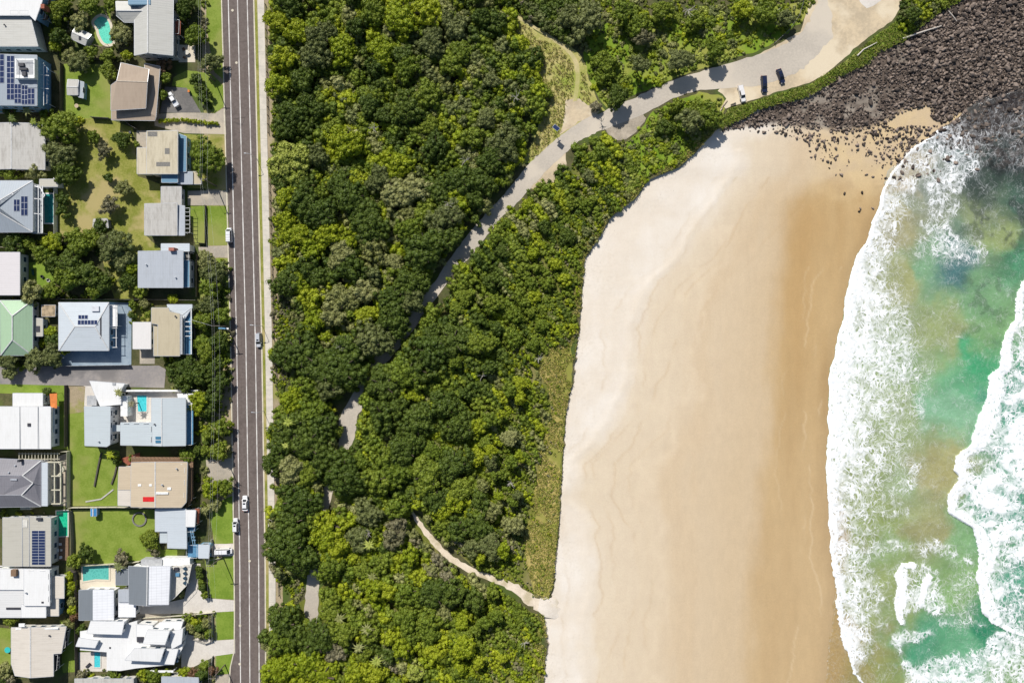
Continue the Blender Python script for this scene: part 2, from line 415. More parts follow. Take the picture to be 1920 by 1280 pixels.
me = big_mesh('beach', V, F, k.m, attrs={'Col': ('POINT', 'FLOAT_COLOR', np.concatenate([np.clip(col, 0, 1), np.ones((nr, nc, 1))], -1)),
                                        'dry': ('POINT', 'FLOAT', (sstep(150, 5, PX-X0[:, None])*(PY > 240))*(1-rd))}, smooth=True)
beach = link(bpy.data.objects.new('beach', me)); beach['kind'] = 'structure'
def beach_z(px, py):
    x0 = e_x(py)-5; x1 = s_x(py); t = (px-x0)/np.maximum(x1-x0, 1)
    return np.where(t < -0.001, 0.0, BZ0+(BZ1-BZ0)*np.clip(t, 0, 1)-np.clip(t-1, 0, .3)*9)

# ---- sea
SZ = -2.5
srow = np.concatenate([[-1500, -600, -100, 60], np.arange(100, 1300, 2.0), [1340, 1450, 1800, 3500]])
soff = np.concatenate([[0, 1, 2, 3], np.arange(4.5, 420, 1.8), [425, 440, 470, 520, 700, 1500, 5000]])
xs = s_x(srow)
PX = xs[:, None]+soff[None, :]; PY = srow[:, None]+0*PX
WC = [(1690,410,165,160,115),(1700,520,160,163,108),(1740,510,122,165,122),(1785,500,75,118,118),(1850,400,140,152,108),(1872,440,150,165,105),(1900,370,75,105,88),
 (1820,560,120,165,115),(1760,600,150,163,106),(1850,600,122,165,108),(1905,480,80,150,108),(1790,640,152,163,108),(1830,680,70,165,112),(1805,720,100,168,122),(1780,770,130,182,142),
 (1680,770,150,168,112),(1650,850,140,156,95),(1700,900,150,170,120),(1740,900,165,160,112),(1770,880,165,160,105),(1740,1000,157,156,106),(1800,1000,125,168,112),(1640,960,140,156,86),
 (1650,1030,135,160,100),(1800,1120,130,170,100),(1850,1180,45,135,95),(1640,1120,145,160,95),(1620,1260,155,146,86),(1660,1260,142,152,86),(1720,1220,75,152,112),(1800,1220,100,166,122),
 (1900,1265,112,156,82),(1890,760,70,152,122),(1900,860,80,155,122),(1880,960,72,152,122),(1850,250,54,47,43),(1900,220,50,42,38),(1800,262,88,82,76),(1890,300,42,50,48),(1780,300,112,132,128),
 (1915,340,50,68,60),(1835,335,66,78,72),(1760,330,130,140,125),(1700,330,190,178,150),(1720,380,140,148,120),(1570,1200,172,148,98),(1558,1000,175,150,100),(1556,1265,178,150,98),(1590,1255,160,146,88),
 (1840,365,80,95,80),(1880,405,95,115,88),(1930,1100,75,155,122),(2000,700,60,150,125),(2000,1200,60,150,120)]
num = np.zeros(PX.shape+(3,)); den = np.zeros(PX.shape)
jx = PX+(fbm(PX*0.022, PY*0.022, 71, 6)-0.5)*85; jy = PY+(fbm(PX*0.022, PY*0.022, 72, 6)-0.5)*85
for x, y, r, g, b in WC:
    wt = 1/(((jx-x)**2+(jy-y)**2)/900+0.25)**2
    num += wt[..., None]*np.array(lin(r, g, b)); den += wt
wcol = num/den[..., None]/1.20; wcol = wcol+(wcol.mean(-1, keepdims=True)-wcol)*0.08; wcol = wcol*0.97
# submerged weed and rock heads
sub = sstep(0.50, 0.64, fbm(PX*0.045, PY*0.045, 81, 5))*np.exp(-(((PX-1880)/90)**2+((PY-390)/100)**2))
sub = np.maximum(sub, 0.5*sstep(0.56, 0.68, fbm(PX*0.05, PY*0.05, 82, 4))*np.exp(-(((PX-1850)/60)**2+((PY-560)/90)**2)))
wcol = wcol+(np.array([0.035, 0.05, 0.04])-wcol)*(sub*0.85)[..., None]
heads = sstep(0.46, 0.60, fbm(PX*0.10, PY*0.10, 83, 4))*sstep(345, 290, PY+0.25*(1900-PX))*sstep(1740, 1800, PX)
wcol = wcol+(np.array([0.024, 0.019, 0.016])-wcol)*(heads*0.85)[..., None]
hl_ = sstep(0.52, 0.66, fbm(PX*0.17, PY*0.17, 87, 3))*sstep(340, 290, PY+0.25*(1900-PX))*sstep(1750, 1800, PX)
wcol = wcol+(np.array([0.085, 0.070, 0.060])-wcol)*(hl_*0.7)[..., None]
n3 = fbm(PX*0.03, PY*0.05, 84, 5)[..., None]; wcol = wcol*(0.80+0.42*n3)
# foam amount
tab = lambda t, j: np.interp(PY, [r[0] for r in t], [r[j] for r in t])
B1 = [(100,0,0),(225,0,0),(250,3,40),(285,8,60),(345,14,70),(400,22,60),(450,26,80),(550,52,125),(620,66,175),(700,98,205),(760,95,190),(800,78,165),(850,60,150),(900,56,140),(960,40,150),(1000,36,150),(1040,34,120),(1060,22,85),(1100,34,110),(1140,26,90),(1170,14,60),(1200,40,75),(1235,14,44),(1262,2,8),(1300,0,2)]
xf = along([(b, a) for a, b in FOAMF], PY)+(fbm(PY*0.05, 0*PY+1.3, 15, 4)-0.5)*10+(fbm(PY*0.21, 0*PY+.3, 17, 3)-0.5)*5
w1 = np.interp(PY, [r[0] for r in B1], [r[1] for r in B1]); w2 = np.interp(PY, [r[0] for r in B1], [r[2] for r in B1])
w1 = w1*0.72*(0.6+0.8*fbm(PY*0.03, 0*PY+9, 91)); w2 = w2*(0.75+0.5*fbm(PY*0.025, 0*PY+19, 92))
d1 = PX-xf
big = fbm(PX*0.018, PY*0.014, 93, 4)
foam = np.where(d1 < 0, 0, np.where(d1 < 4, 1.25, np.where(d1 < w1, 1.0-0.22*d1/np.maximum(w1, 1), 0.76-0.52*np.clip((d1-w1)/np.maximum(w2-w1, 1), 0, 1))))
foam = np.where(d1 > w2, 0.22*np.exp(-np.clip(d1-w2, 0, 1e3)/35), foam)
foam = np.where(d1 > w1*0.6, foam+(big-0.5)*0.55*np.clip(foam*3, 0, 1), foam)
B2 = [(500,1990,8),(528,1917,20),(550,1908,22),(602,1899,26),(624,1884,30),(660,1878,34),(683,1875,36),(705,1855,45),(738,1851,50),(767,1842,50),(800,1827,60),(838,1818,52),(856,1791,40),(882,1789,34),(901,1797,42),
      (931,1776,36),(962,1780,20),(990,1822,40),(1025,1833,40),(1100,1834,38),(1138,1836,46),(1168,1859,36),(1185,1895,20),(1200,1950,10),(1300,2050,8)]
x2 = np.interp(PY, [r[0] for r in B2], [r[1] for r in B2])+(fbm(PY*0.08, 0*PY+5, 94, 4)-0.5)*12; v1 = np.interp(PY, [r[0] for r in B2], [r[2] for r in B2])*(0.7+.6*fbm(PY*0.04, 0*PY, 95))
d2 = PX-x2
f2 = np.where(d2 < 0, 0, np.where(d2 < v1*.6, 1.15-0.24*d2/np.maximum(v1*.6, 1), 0.80))
f2 = np.where(d2 > v1*0.7, f2+(fbm(PX*0.03, PY*0.045, 96, 4)-0.52)*1.5, f2)
foam = np.maximum(foam, f2)
def patch(Pg, peak, soft, seed, noise=0.5, front=0):
    ins = poly_in(Pg, PX, PY); d = seg_dist(Pg, PX, PY, True); sd = np.where(ins, d, -d)+(fbm(PX*0.05, PY*0.05, seed, 3)-0.5)*soft*1.3
    r = peak*sstep(-soft*0.3, soft, sd); return np.where(r > 0.05, r+(fbm(PX*0.035, PY*0.05, seed+3, 4)-0.5)*noise, 0)
def mx(a): 
    global foam
    foam = np.maximum(foam, a)
PB3 = [(1690,1056),(1730,1050),(1770,1070),(1785,1105),(1790,1135),(1775,1155),(1740,1160),(1715,1160),(1690,1172),(1682,1160),(1676,1130),(1683,1098),(1677,1080)]
mx(patch(PB3, 0.66, 24, 101, 0.7)); mx(patch([(1677,1075),(1692,1056),(1712,1062),(1704,1090),(1702,1130),(1695,1172),(1683,1165),(1677,1130),(1684,1098)], 0.98, 7, 131, 0.6)); mx(np.where(np.abs(seg_dist([(1712,1060),(1692,1056),(1677,1075),(1684,1098),(1677,1130),(1683,1165),(1692,1172)], PX, PY)) < 4+4*fbm(PX*0.06, PY*0.06, 133, 3), 1.15, 0)*poly_in(PB3, PX, PY))
mx(patch([(1735,1066),(1754,1078),(1744,1112),(1732,1142),(1716,1152),(1720,1105)], 1.12, 9, 132, 0.5))
mx(patch([(1668,1190),(1700,1176),(1745,1172),(1756,1188),(1735,1203),(1700,1212),(1690,1228),(1682,1232),(1682,1216),(1670,1208)], 0.74, 14, 103, 0.7))
mx(patch([(1690,1236),(1720,1232),(1800,1215),(1850,1200),(1920,1195),(1990,1200),(1990,1300),(1688,1300)], 0.74, 22, 105, 0.7))
mx(patch([(1845,1195),(1868,1180),(1990,1190),(1990,1240),(1870,1235),(1830,1290),(1818,1290)], 0.72, 10, 106, 0.5))
mx(patch([(1690,240),(1790,200),(1830,240),(1860,290),(1850,330),(1815,370),(1800,430),(1840,460),(1835,490),(1790,500),(1740,500),(1715,440),(1722,370),(1700,330),(1690,300)], 0.52, 26, 107, 0.5))
mx(patch([(1690,330),(1710,300),(1730,330),(1728,360),(1700,380),(1668,400),(1660,360)], 0.55, 18, 108, 0.5))
mx(patch([(1700,290),(1740,255),(1780,225),(1820,205),(1870,190),(1920,182),(1990,170),(1990,330),(1900,330),(1860,300),(1800,300)], 0.29, 18, 109, 0.35))
mx(patch([(1720,430),(1850,430),(1860,490),(1800,510),(1740,505),(1700,480)], 0.40, 16, 110, 0.4))
mx(patch([(1600,1000),(1760,1000),(1830,1040),(1835,1130),(1800,1060),(1690,1045),(1640,1060)], 0.50, 22, 112, 0.5)); mx(patch([(1600,1060),(1700,1040),(1690,1180),(1650,1240),(1600,1230),(1585,1150)], 0.34, 25, 134, 0.5)); mx(patch([(1780,1040),(1835,1010),(1838,1150),(1880,1180),(1800,1200),(1745,1180)], 0.36, 22, 135, 0.5))
mx(patch([(1660,760),(1730,720),(1760,760),(1740,880),(1720,960),(1690,1000),(1650,980)], 0.42, 30, 113, 0.5))
mx(patch([(1780,720),(1840,740),(1830,830),(1790,850)], 0.22, 20, 114, 0.3))
mx(0.25*sstep(0.46, 0.7, fbm(PX*0.04, PY*0.05, 115, 4)))
foam = np.where(PX-s_x(PY) < 0.5, 0, foam)
foam = np.clip(foam, 0, 1.3)
film = sstep(14, 0, PX-s_x(PY))*(PY > 980)
wcol = wcol+(cl(176,150,102)-wcol)*(sstep(60, 0, PX-s_x(PY))*(d1 < 0)*(PY > 900))[..., None]
foam = np.maximum(foam, 0.30*sstep(3.5, 0.5, np.abs(PX-s_x(PY)-1.5))*(PY > 1090))
# relief: bores with a raised front, choppy foam
hz = 0.18*np.clip(foam, 0, 1)*(0.4+fbm(PX*0.25, PY*0.25, 121, 3))+0.10*fbm(PX*0.05, PY*0.03, 122)
hz += 0.5*np.exp(-np.clip(d2-4, 0, 1e4)/40)*sstep(-2, 6, d2)*sstep(1185, 1120, PY)+0.30*np.exp(-np.clip(d1, 0, 1e4)/30)*sstep(0, 6, d1)*(d1 > 0)
hz *= sstep(0, 6, PX-s_x(PY))
edgez = 0.02
V = WN(PX, PY, SZ+edgez+hz).reshape(-1, 3); nr, nc = PX.shape
idx = np.arange(nr*nc).reshape(nr, nc)
F = np.stack([idx[:-1, :-1], idx[1:, :-1], idx[1:, 1:], idx[:-1, 1:]], -1).reshape(-1, 4)
k = NT('sea_water'); v = k.obj(); wc = k.n('ShaderNodeAttribute', attribute_name='Col'); fo = k.n('ShaderNodeAttribute', attribute_name='foam').outputs['Fac']
def warp(vec, sc, am):
    nn = k.n('ShaderNodeTexNoise'); k.l(vec, nn.inputs['Vector']); nn.inputs['Scale'].default_value = sc; nn.inputs['Detail'].default_value = 3
    a = k.n('ShaderNodeVectorMath', operation='MULTIPLY_ADD'); k.l(nn.outputs['Color'], a.inputs[0]); a.inputs[1].default_value = (am, am, 0); k.l(vec, a.inputs[2]); return a.outputs[0]
flat = k.n('ShaderNodeVectorMath', operation='MULTIPLY'); k.l(v, flat.inputs[0]); flat.inputs[1].default_value = (1, 1, 0); fv = flat.outputs[0]
w_a = warp(warp(fv, 0.16, 5.0), 0.7, 1.6)
def vor(vec, sc):
    x = k.n('ShaderNodeTexVoronoi', feature='DISTANCE_TO_EDGE'); k.l(vec, x.inputs['Vector']); x.inputs['Scale'].default_value = sc; return x.outputs['Distance']
m1 = k.n('ShaderNodeMapping'); k.l(w_a, m1.inputs[0]); m1.inputs['Rotation'].default_value = (0, 0, 0.5); m1.inputs['Scale'].default_value = (1, 0.62, 1)
e1 = vor(m1.outputs[0], 0.40); e2 = vor(m1.outputs[0], 0.95); n_f = k.noise(w_a, 0.9, 5, 0.7)
# lace whose strands thicken with the foam amount until the cells close, plus wind-drawn filaments
t1 = k.math('MULTIPLY', k.math('POWER', k.mapr(fo, 0.06, 1.05, 0.0, 1.0, smooth=False), 1.5), 0.20); t2 = k.math('MULTIPLY', k.math('POWER', k.mapr(fo, 0.12, 1.05, 0.0, 1.0, smooth=False), 1.35), 0.30)
jit = k.math('MULTIPLY', k.math('SUBTRACT', n_f, 0.5), 0.30)
a1 = k.mapr(k.math('SUBTRACT', k.math('ADD', t1, k.math('MULTIPLY', jit, k.mapr(fo, 0.05, 0.4))), e1), -0.03, 0.065)
a2 = k.mapr(k.math('SUBTRACT', k.math('ADD', t2, k.math('MULTIPLY', jit, k.mapr(fo, 0.2, 0.5))), e2), -0.03, 0.085)
m2 = k.n('ShaderNodeMapping'); k.l(w_a, m2.inputs[0]); m2.inputs['Rotation'].default_value = (0, 0, -0.25); m2.inputs['Scale'].default_value = (1.0, 0.55, 1)
cn = k.noise(m2.outputs[0], 0.42, 7, 0.62, 0.8); T3 = k.math('MULTIPLY', k.math('POWER', fo, 2.0), 0.105)
a3 = k.mapr(k.math('SUBTRACT', T3, k.math('ABSOLUTE', k.math('SUBTRACT', cn, 0.5))), -0.022, 0.03)
brk = k.mapr(k.noise(w_a, 0.25, 5, 0.7), 0.36, 0.60, 0.35, 1.0)
brk = k.math('MAXIMUM', brk, k.mapr(fo, 0.6, 0.95))
haze_f = k.math('MULTIPLY', k.mapr(fo, 0.08, 0.95), k.mapr(k.noise(w_a, 0.45, 6, 0.7), 0.33, 0.7))
fm = k.math('MAXIMUM', k.math('MULTIPLY', a1, k.mapr(fo, 0.08, 0.5, 0.35, 1.0)), k.math('MULTIPLY', a2, k.mapr(fo, 0.12, 0.55, 0.25, 1.0)))
fm = k.math('MULTIPLY', k.math('MAXIMUM', fm, k.math('MULTIPLY', a3, 0.6)), brk)
fm = k.math('MAXIMUM', fm, k.math('MULTIPLY', haze_f, 0.30)); fm = k.math('MAXIMUM', fm, k.mapr(fo, 1.0, 1.15))
fcol = k.mix(k.mapr(k.noise(v, 0.9, 6, 0.7), 0.3, 0.7), (0.66, 0.69, 0.70), (0.88, 0.88, 0.88))
wv = k.mix(0.5, wc.outputs[0], k.mix(k.noise(k.scale(w_a, (0.7, 1, 1)), 0.7, 7, 0.7), (0.28, 0.28, 0.28), (0.76, 0.76, 0.76)), 'OVERLAY')
k.color(k.mix(fm, wv, fcol)); k.l(k.mapr(fm, 0, 1, 0.12, 0.8), k.b.inputs['Roughness']); k.b.inputs['Specular IOR Level'].default_value = 0.4
hh = k.math('ADD', k.math('MULTIPLY', fm, 0.5), k.math('MULTIPLY', k.noise(v, 0.9, 4), 0.6)); k.bump(hh, 0.5, 0.45)
me = big_mesh('sea', V, F, k.m, attrs={'Col': ('POINT', 'FLOAT_COLOR', np.concatenate([np.clip(wcol, 0, 1), np.ones((nr, nc, 1))], -1)), 'foam': ('POINT', 'FLOAT', foam)}, smooth=True)
sea = link(bpy.data.objects.new('sea', me)); sea['kind'] = 'structure'

# ------------------------------------------------------------------ flat ground sheets
def sheet(name, pts, mat, z=0.03, holes=None, zf=None):
    Vv = [W(x, y, z) for x, y in pts]
    bm = bmesh.new(); f = bm.faces.new([bm.verts.new(p) for p in Vv]); bmesh.ops.triangulate(bm, faces=[f])
    me = bpy.data.meshes.new(name); bm.to_mesh(me); bm.free()
    if len(me.polygons) and me.polygons[0].normal.z < 0: me.flip_normals()
    me.materials.append(mat); o = link(bpy.data.objects.new(name, me)); o['kind'] = 'structure'; return o
def strip(name, L, R, mat, z=0.03, z2=None):
    Vv = []; Ff = []
    for i, (a, b) in enumerate(zip(L, R)):
        Vv += [W(*a, z), W(*b, z2 if z2 is not None else z)]
        if i: k_ = 2*i; Ff.append((k_-2, k_, k_+1, k_-1))
    o = obj(name, Vv, Ff, mat); o['kind'] = 'structure'
    if o.data.polygons[0].normal.z < 0: o.data.flip_normals()
    return o
def rag(pts, am=3.0, step=6, seed=0):
    """subdivide a closed photo-plan outline and roughen it"""
    out = []; r = random.Random(seed); n = len(pts)
    for i in range(n):
        a = pts[i]; b = pts[(i+1) % n]; L = math.hypot(b[0]-a[0], b[1]-a[1]); m = max(1, int(L/step))
        for j in range(m):
            t = j/m; out.append((a[0]+(b[0]-a[0])*t+r.uniform(-am, am)*(j > 0 or 1)*0.5, a[1]+(b[1]-a[1])*t+r.uniform(-am, am)*0.5))
    return out
ys = [-3000, -600, -40, 0, 160, 320, 480, 640, 800, 960, 1060, 1160, 1220, 1250, 1290, 1900, 4000]
def pl(d): 
    a = sorted(d.items()); return [(float(np.interp(y, [q[0] for q in a], [q[1] for q in a])), y) for y in ys]
def sh(L, d): return [(x+d, y) for x, y in L]
RL = pl({-3000: 380, 0: 416.5, 640: 433.5, 1060: 440, 1200: 441, 1225: 440, 1250: 433, 1290: 430, 4000: 430})
RLs = pl({-3000: 380, 0: 416.5, 640: 433.5, 1060: 440, 1290: 442, 4000: 452})
RR = pl({-3000: 430, 0: 474.5, 640: 489.5, 1060: 496, 1290: 497, 4000: 507})
MAT['asphalt'] = mottled('asphalt', (0.128, 0.106, 0.099), (0.160, 0.134, 0.126), 0.12, 1.0, bs=9, bump=0.1, c=(0.190, 0.160, 0.142), cs=0.05)
def asphalt(name, a, b_, pale):
    k = NT(name); v = k.obj(); c = k.mix(k.mapr(k.noise(v, 1.0, 5), .35, .65), a, b_)
    c = k.mix(k.mapr(k.noise(k.scale(v, (1.1, 0.02, 1)), 1.0, 3), .4, .75, 0, .35), c, pale)
    c = k.mix(k.mapr(k.noise(v, 0.09, 4), .56, .66, 0, .5), c, tuple(x*0.72 for x in a))
    vo = k.n('ShaderNodeTexVoronoi', feature='DISTANCE_TO_EDGE'); k.l(v, vo.inputs['Vector']); vo.inputs['Scale'].default_value = 0.16
    c = k.mix(k.math('MULTIPLY', k.mapr(vo.outputs[0], 0.0, 0.012, 0.6, 0.0), k.mapr(k.noise(v, .05), .45, .6)), c, (0.05, 0.045, 0.042))
    br = k.n('ShaderNodeTexBrick'); k.l(k.scale(v, (0.06, 0.02, 1)), br.inputs['Vector']); br.inputs['Scale'].default_value = 3; br.inputs['Mortar Size'].default_value = 0; br.inputs['Color1'].default_value = (0, 0, 0, 1); br.inputs['Color2'].default_value = (1, 1, 1, 1); br.inputs['Bias'].default_value = -0.75
    c = k.mix(k.math('MULTIPLY', br.outputs[0], 0.16), c, tuple(x*0.5 for x in a))
    c = k.mix(0.3, c, k.mix(k.noise(v, 9, 2), (.25, .25, .25), (.8, .8, .8)), 'OVERLAY'); k.color(c); k.set(.9, 0, .2); return k.m
MAT['asphalt'] = asphalt('asphalt_road', (0.118, 0.095, 0.085), (0.146, 0.120, 0.109), (0.165, 0.136, 0.120))
MAT['road_paint'] = mottled('road_paint', (0.72, 0.70, 0.66), (0.55, 0.53, 0.50), 0.4, 3, bs=8, bump=0, c=(0.45, 0.42, 0.40), cs=0.25)
MAT['kerb_conc'] = mottled('kerb_conc', (0.62, 0.56, 0.44), (0.48, 0.44, 0.35), 0.3, 2, bs=6)
strip('road', RL, RR, MAT['asphalt'], 0.03)
for nm, off in (('road_edge_line', {0: 428, 640: 443.7, 1060: 449.6, 1290: 451, 4000: 461, -3000: 391}), ('road_centre_line', {0: 445.3, 640: 461, 1060: 467.2, 1290: 468.6, 4000: 478, -3000: 408}), ('road_edge_line', {0: 463.5, 640: 478.7, 1060: 485, 1290: 486, 4000: 496, -3000: 425})):
    c_ = pl(off); strip(nm, sh(c_, -0.85), sh(c_, 0.85), MAT['road_paint'], 0.045)
def kerb(name, L, w0, w1):
    a, b = sh(L, w0), sh(L, w1); Vv = []; Ff = []
    for i in range(len(L)):
        Vv += [W(*a[i], 0.0), W(*a[i], 0.13), W(*b[i], 0.13), W(*b[i], 0.0)]
        if i:
            q = 4*i
            for j in range(3): Ff.append((q-4+j, q-3+j, q+1+j, q+j))
    o = obj(name, Vv, Ff, MAT['kerb_conc']); o['kind'] = 'structure'; return o
kerb('kerb', RL, -2.2, 0.0); kerb('kerb', RR, 0.0, 2.4)
def grassmat(name, a, b, c, cs=0.05): return mottled(name, a, b, 0.22, 1.8, bs=5, bump=0.5, c=c, cs=cs, rough=0.9, spec=0.1)
G1 = MAT['lawn'] = grassmat('lawn_green', (0.142, 0.205, 0.026), (0.21, 0.268, 0.05), (0.24, 0.258, 0.072))
G2 = MAT['lawn_dry'] = grassmat('lawn_dry', (0.17, 0.19, 0.03), (0.28, 0.27, 0.075), (0.36, 0.30, 0.13), 0.09)
G3 = MAT['lawn_rich'] = grassmat('lawn_rich', (0.13, 0.205, 0.024), (0.19, 0.265, 0.04), (0.22, 0.265, 0.06))
G4 = MAT['clearing'] = grassmat('clearing_grass', (0.29, 0.29, 0.075), (0.44, 0.38, 0.16), (0.24, 0.29, 0.05), 0.05)
G5 = MAT['vine'] = grassmat('vine_cover', (0.12, 0.20, 0.015), (0.19, 0.27, 0.03), (0.26, 0.27, 0.06), 0.05)
MAT['path_conc'] = mottled('path_conc', (0.60, 0.55, 0.47), (0.50, 0.46, 0.40), 0.2, 1.5, bs=5, bump=0.1, c=(0.66, 0.60, 0.50), cs=0.1)
MAT['drive'] = mottled('drive_conc', (0.40, 0.35, 0.28), (0.31, 0.28, 0.23), 0.2, 1.5, bs=5, c=(0.46, 0.40, 0.31), cs=0.12)
MAT['drive_light'] = mottled('drive_light', (0.60, 0.56, 0.50), (0.52, 0.48, 0.43), 0.2, 1.5, bs=5, bump=0.1)
MAT['drive_dark'] = mottled('drive_dark', (0.12, 0.115, 0.11), (0.17, 0.16, 0.15), 0.2, 1.5, bs=6, bump=0.1)
MAT['lane'] = mottled('lane_asphalt', (0.22, 0.205, 0.20), (0.28, 0.255, 0.235), 0.12, 1.2, bs=7, bump=0.1, c=(0.17, 0.16, 0.155), cs=0.08)
MAT['blue_conc'] = mottled('blue_conc', (0.20, 0.26, 0.32), (0.27, 0.33, 0.38), 0.3, 2, bs=5, bump=0.1)  # shaded concrete, the blue cast of the shade is in its colour
MAT['dirt'] = mottled('dirt', (0.36, 0.29, 0.19), (0.27, 0.22, 0.14), 0.25, 2, bs=5, c=(0.25, 0.24, 0.08), cs=0.15)
MAT['tan_gravel'] = mottled('tan_gravel', (0.55, 0.445, 0.30), (0.42, 0.345, 0.24), 0.16, 1.0, bs=5, bump=0.2, c=(0.60, 0.51, 0.37), cs=0.07)
MAT['access'] = mottled('access_asphalt', (0.47, 0.42, 0.35), (0.39, 0.35, 0.295), 0.10, 1.5, bs=7, bump=0.1, c=(0.52, 0.46, 0.375), cs=0.05)
MAT['track_sand'] = mottled('track_sand', (0.70, 0.60, 0.47), (0.58, 0.49, 0.38), 0.25, 2, bs=5, c=(0.46, 0.39, 0.26), cs=0.15)
MAT['patio'] = mottled('patio_tiles', (0.62, 0.55, 0.43), (0.55, 0.49, 0.39), 0.3, 2, bs=5, bump=0.1)
# verge between kerb and footpath, footpath with joints
strip('grass_verge', sh(RR, 2.4), sh(RR, 7.8), G2, 0.10); 
k = NT('footpath_slabs'); v = k.obj(); sp = k.n('ShaderNodeSeparateXYZ'); k.l(v, sp.inputs[0])
j = k.mapr(k.math('PINGPONG', sp.outputs[1], 2.4), 0.0, 0.09, 0.5, 0.0)
c = k.mix(k.mapr(k.noise(v, 0.35, 5, 0.65), 0.35, 0.7), (0.60, 0.55, 0.47), (0.48, 0.45, 0.39)); c = k.mix(k.mapr(k.noise(v, 1.6, 4), 0.5, 0.75, 0, 0.35), c, (0.36, 0.34, 0.30))
k.color(k.mix(j, c, (0.2, 0.19, 0.17))); k.set(0.9, 0, 0.2); MAT['footpath'] = k.m
for i_, (x_, y_, lb_) in enumerate([(436,20,'pale manhole cover in the road near the top edge'),(443.5,118,'pale manhole cover in the road beside the round kerb tree'),(468,1051,'pale manhole cover in the right lane below the minibus'),(450,1172,'pale manhole cover by the kerb near the bottom'),(449.5,1244,'pale manhole cover at the kerb bulge')]):
    p_ = W(x_, y_, 0); tag(obj('manhole_cover', *tube([(p_.x, p_.y, 0.0), (p_.x, p_.y, 0.055)], .42, 14), MAT['kerb_conc']), lb_, 'manhole cover')
strip('footpath', sh(RR, 7.8), sh(RR, 20.5), k.m, 0.12)
strip('grass_verge', sh(RR, 20.5), sh(RR, 34), MAT['dirt'], 0.02)
strip('verge', sh(RLs, -40), sh(RL, -2.2), MAT['dirt'], 0.015)
LAWNS = [
 ([(119,120),(205,120),(209,222),(119,222)], 'lawn'),
 ([(115,215),(150,222),(205,224),(250,240),(258,330),(300,345),(302,384),(271,388),(271,440),(302,468),(260,475),(250,560),(215,560),(190,480),(110,440),(108,330),(118,260)], 'lawn_dry'),
 ([(385,-20),(416,-20),(420,150),(402,135),(388,60)], 'lawn'), ([(350,132),(395,138),(418,160),(420,200),(402,212),(380,195),(345,165),(322,160),(325,145)], 'lawn'),
 ([(345,252),(423,256),(426,356),(352,352)], 'lawn_dry'), ([(352,386),(384,386),(386,458),(366,458)], 'lawn'), ([(387,386),(428,386),(429,460),(389,460)], 'lawn'),
 ([(54,493),(96,488),(104,540),(54,538)], 'lawn_rich'), ([(374,525),(400,484),(429,484),(433,600),(434,680),(395,690),(372,600)], 'lawn'),
 ([(-60,718),(122,722),(127,842),(98,842),(96,760),(22,737),(-60,737)], 'lawn_rich'), ([(128,776),(158,770),(160,838),(224,845),(222,948),(134,948)], 'lawn'),
 ([(136,955),(292,955),(294,1000),(302,1030),(349,1028),(345,1042),(200,1056),(138,1062)], 'lawn'), ([(390,948),(438,928),(439,1018),(402,1020)], 'lawn_rich'),
 ([(384,1046),(439,1042),(440,1124),(394,1120)], 'lawn_rich'), ([(404,1147),(440,1145),(440,1197),(404,1200)], 'lawn_rich'), ([(404,1228),(438,1224),(430,1262),(404,1265)], 'lawn_rich'),
 ([(-60,1168),(22,1178),(26,1262),(-60,1250)], 'lawn'), ([(112,1162),(146,1164),(147,1258),(118,1260)], 'lawn'), ([(170,12),(205,12),(212,85),(170,88)], 'lawn'),
 ([(92,655),(104,652),(105,690),(92,690)], 'lawn_rich'), ([(345,560),(400,560),(400,685),(345,685)], 'litter_green'), ([(248,568),(284,568),(284,605),(248,605)], 'lawn_dry'), ([(378,770),(402,770),(402,830),(378,830)], 'lawn')]
MAT['litter_green'] = grassmat('garden_bed', (0.05, 0.075, 0.018), (0.10, 0.13, 0.03), (0.12, 0.10, 0.05))
for i, (p_, m_) in enumerate(LAWNS): sheet('lawn', rag(p_, 1.2, 8, i), MAT[m_], 0.03+0.002*(i % 5))
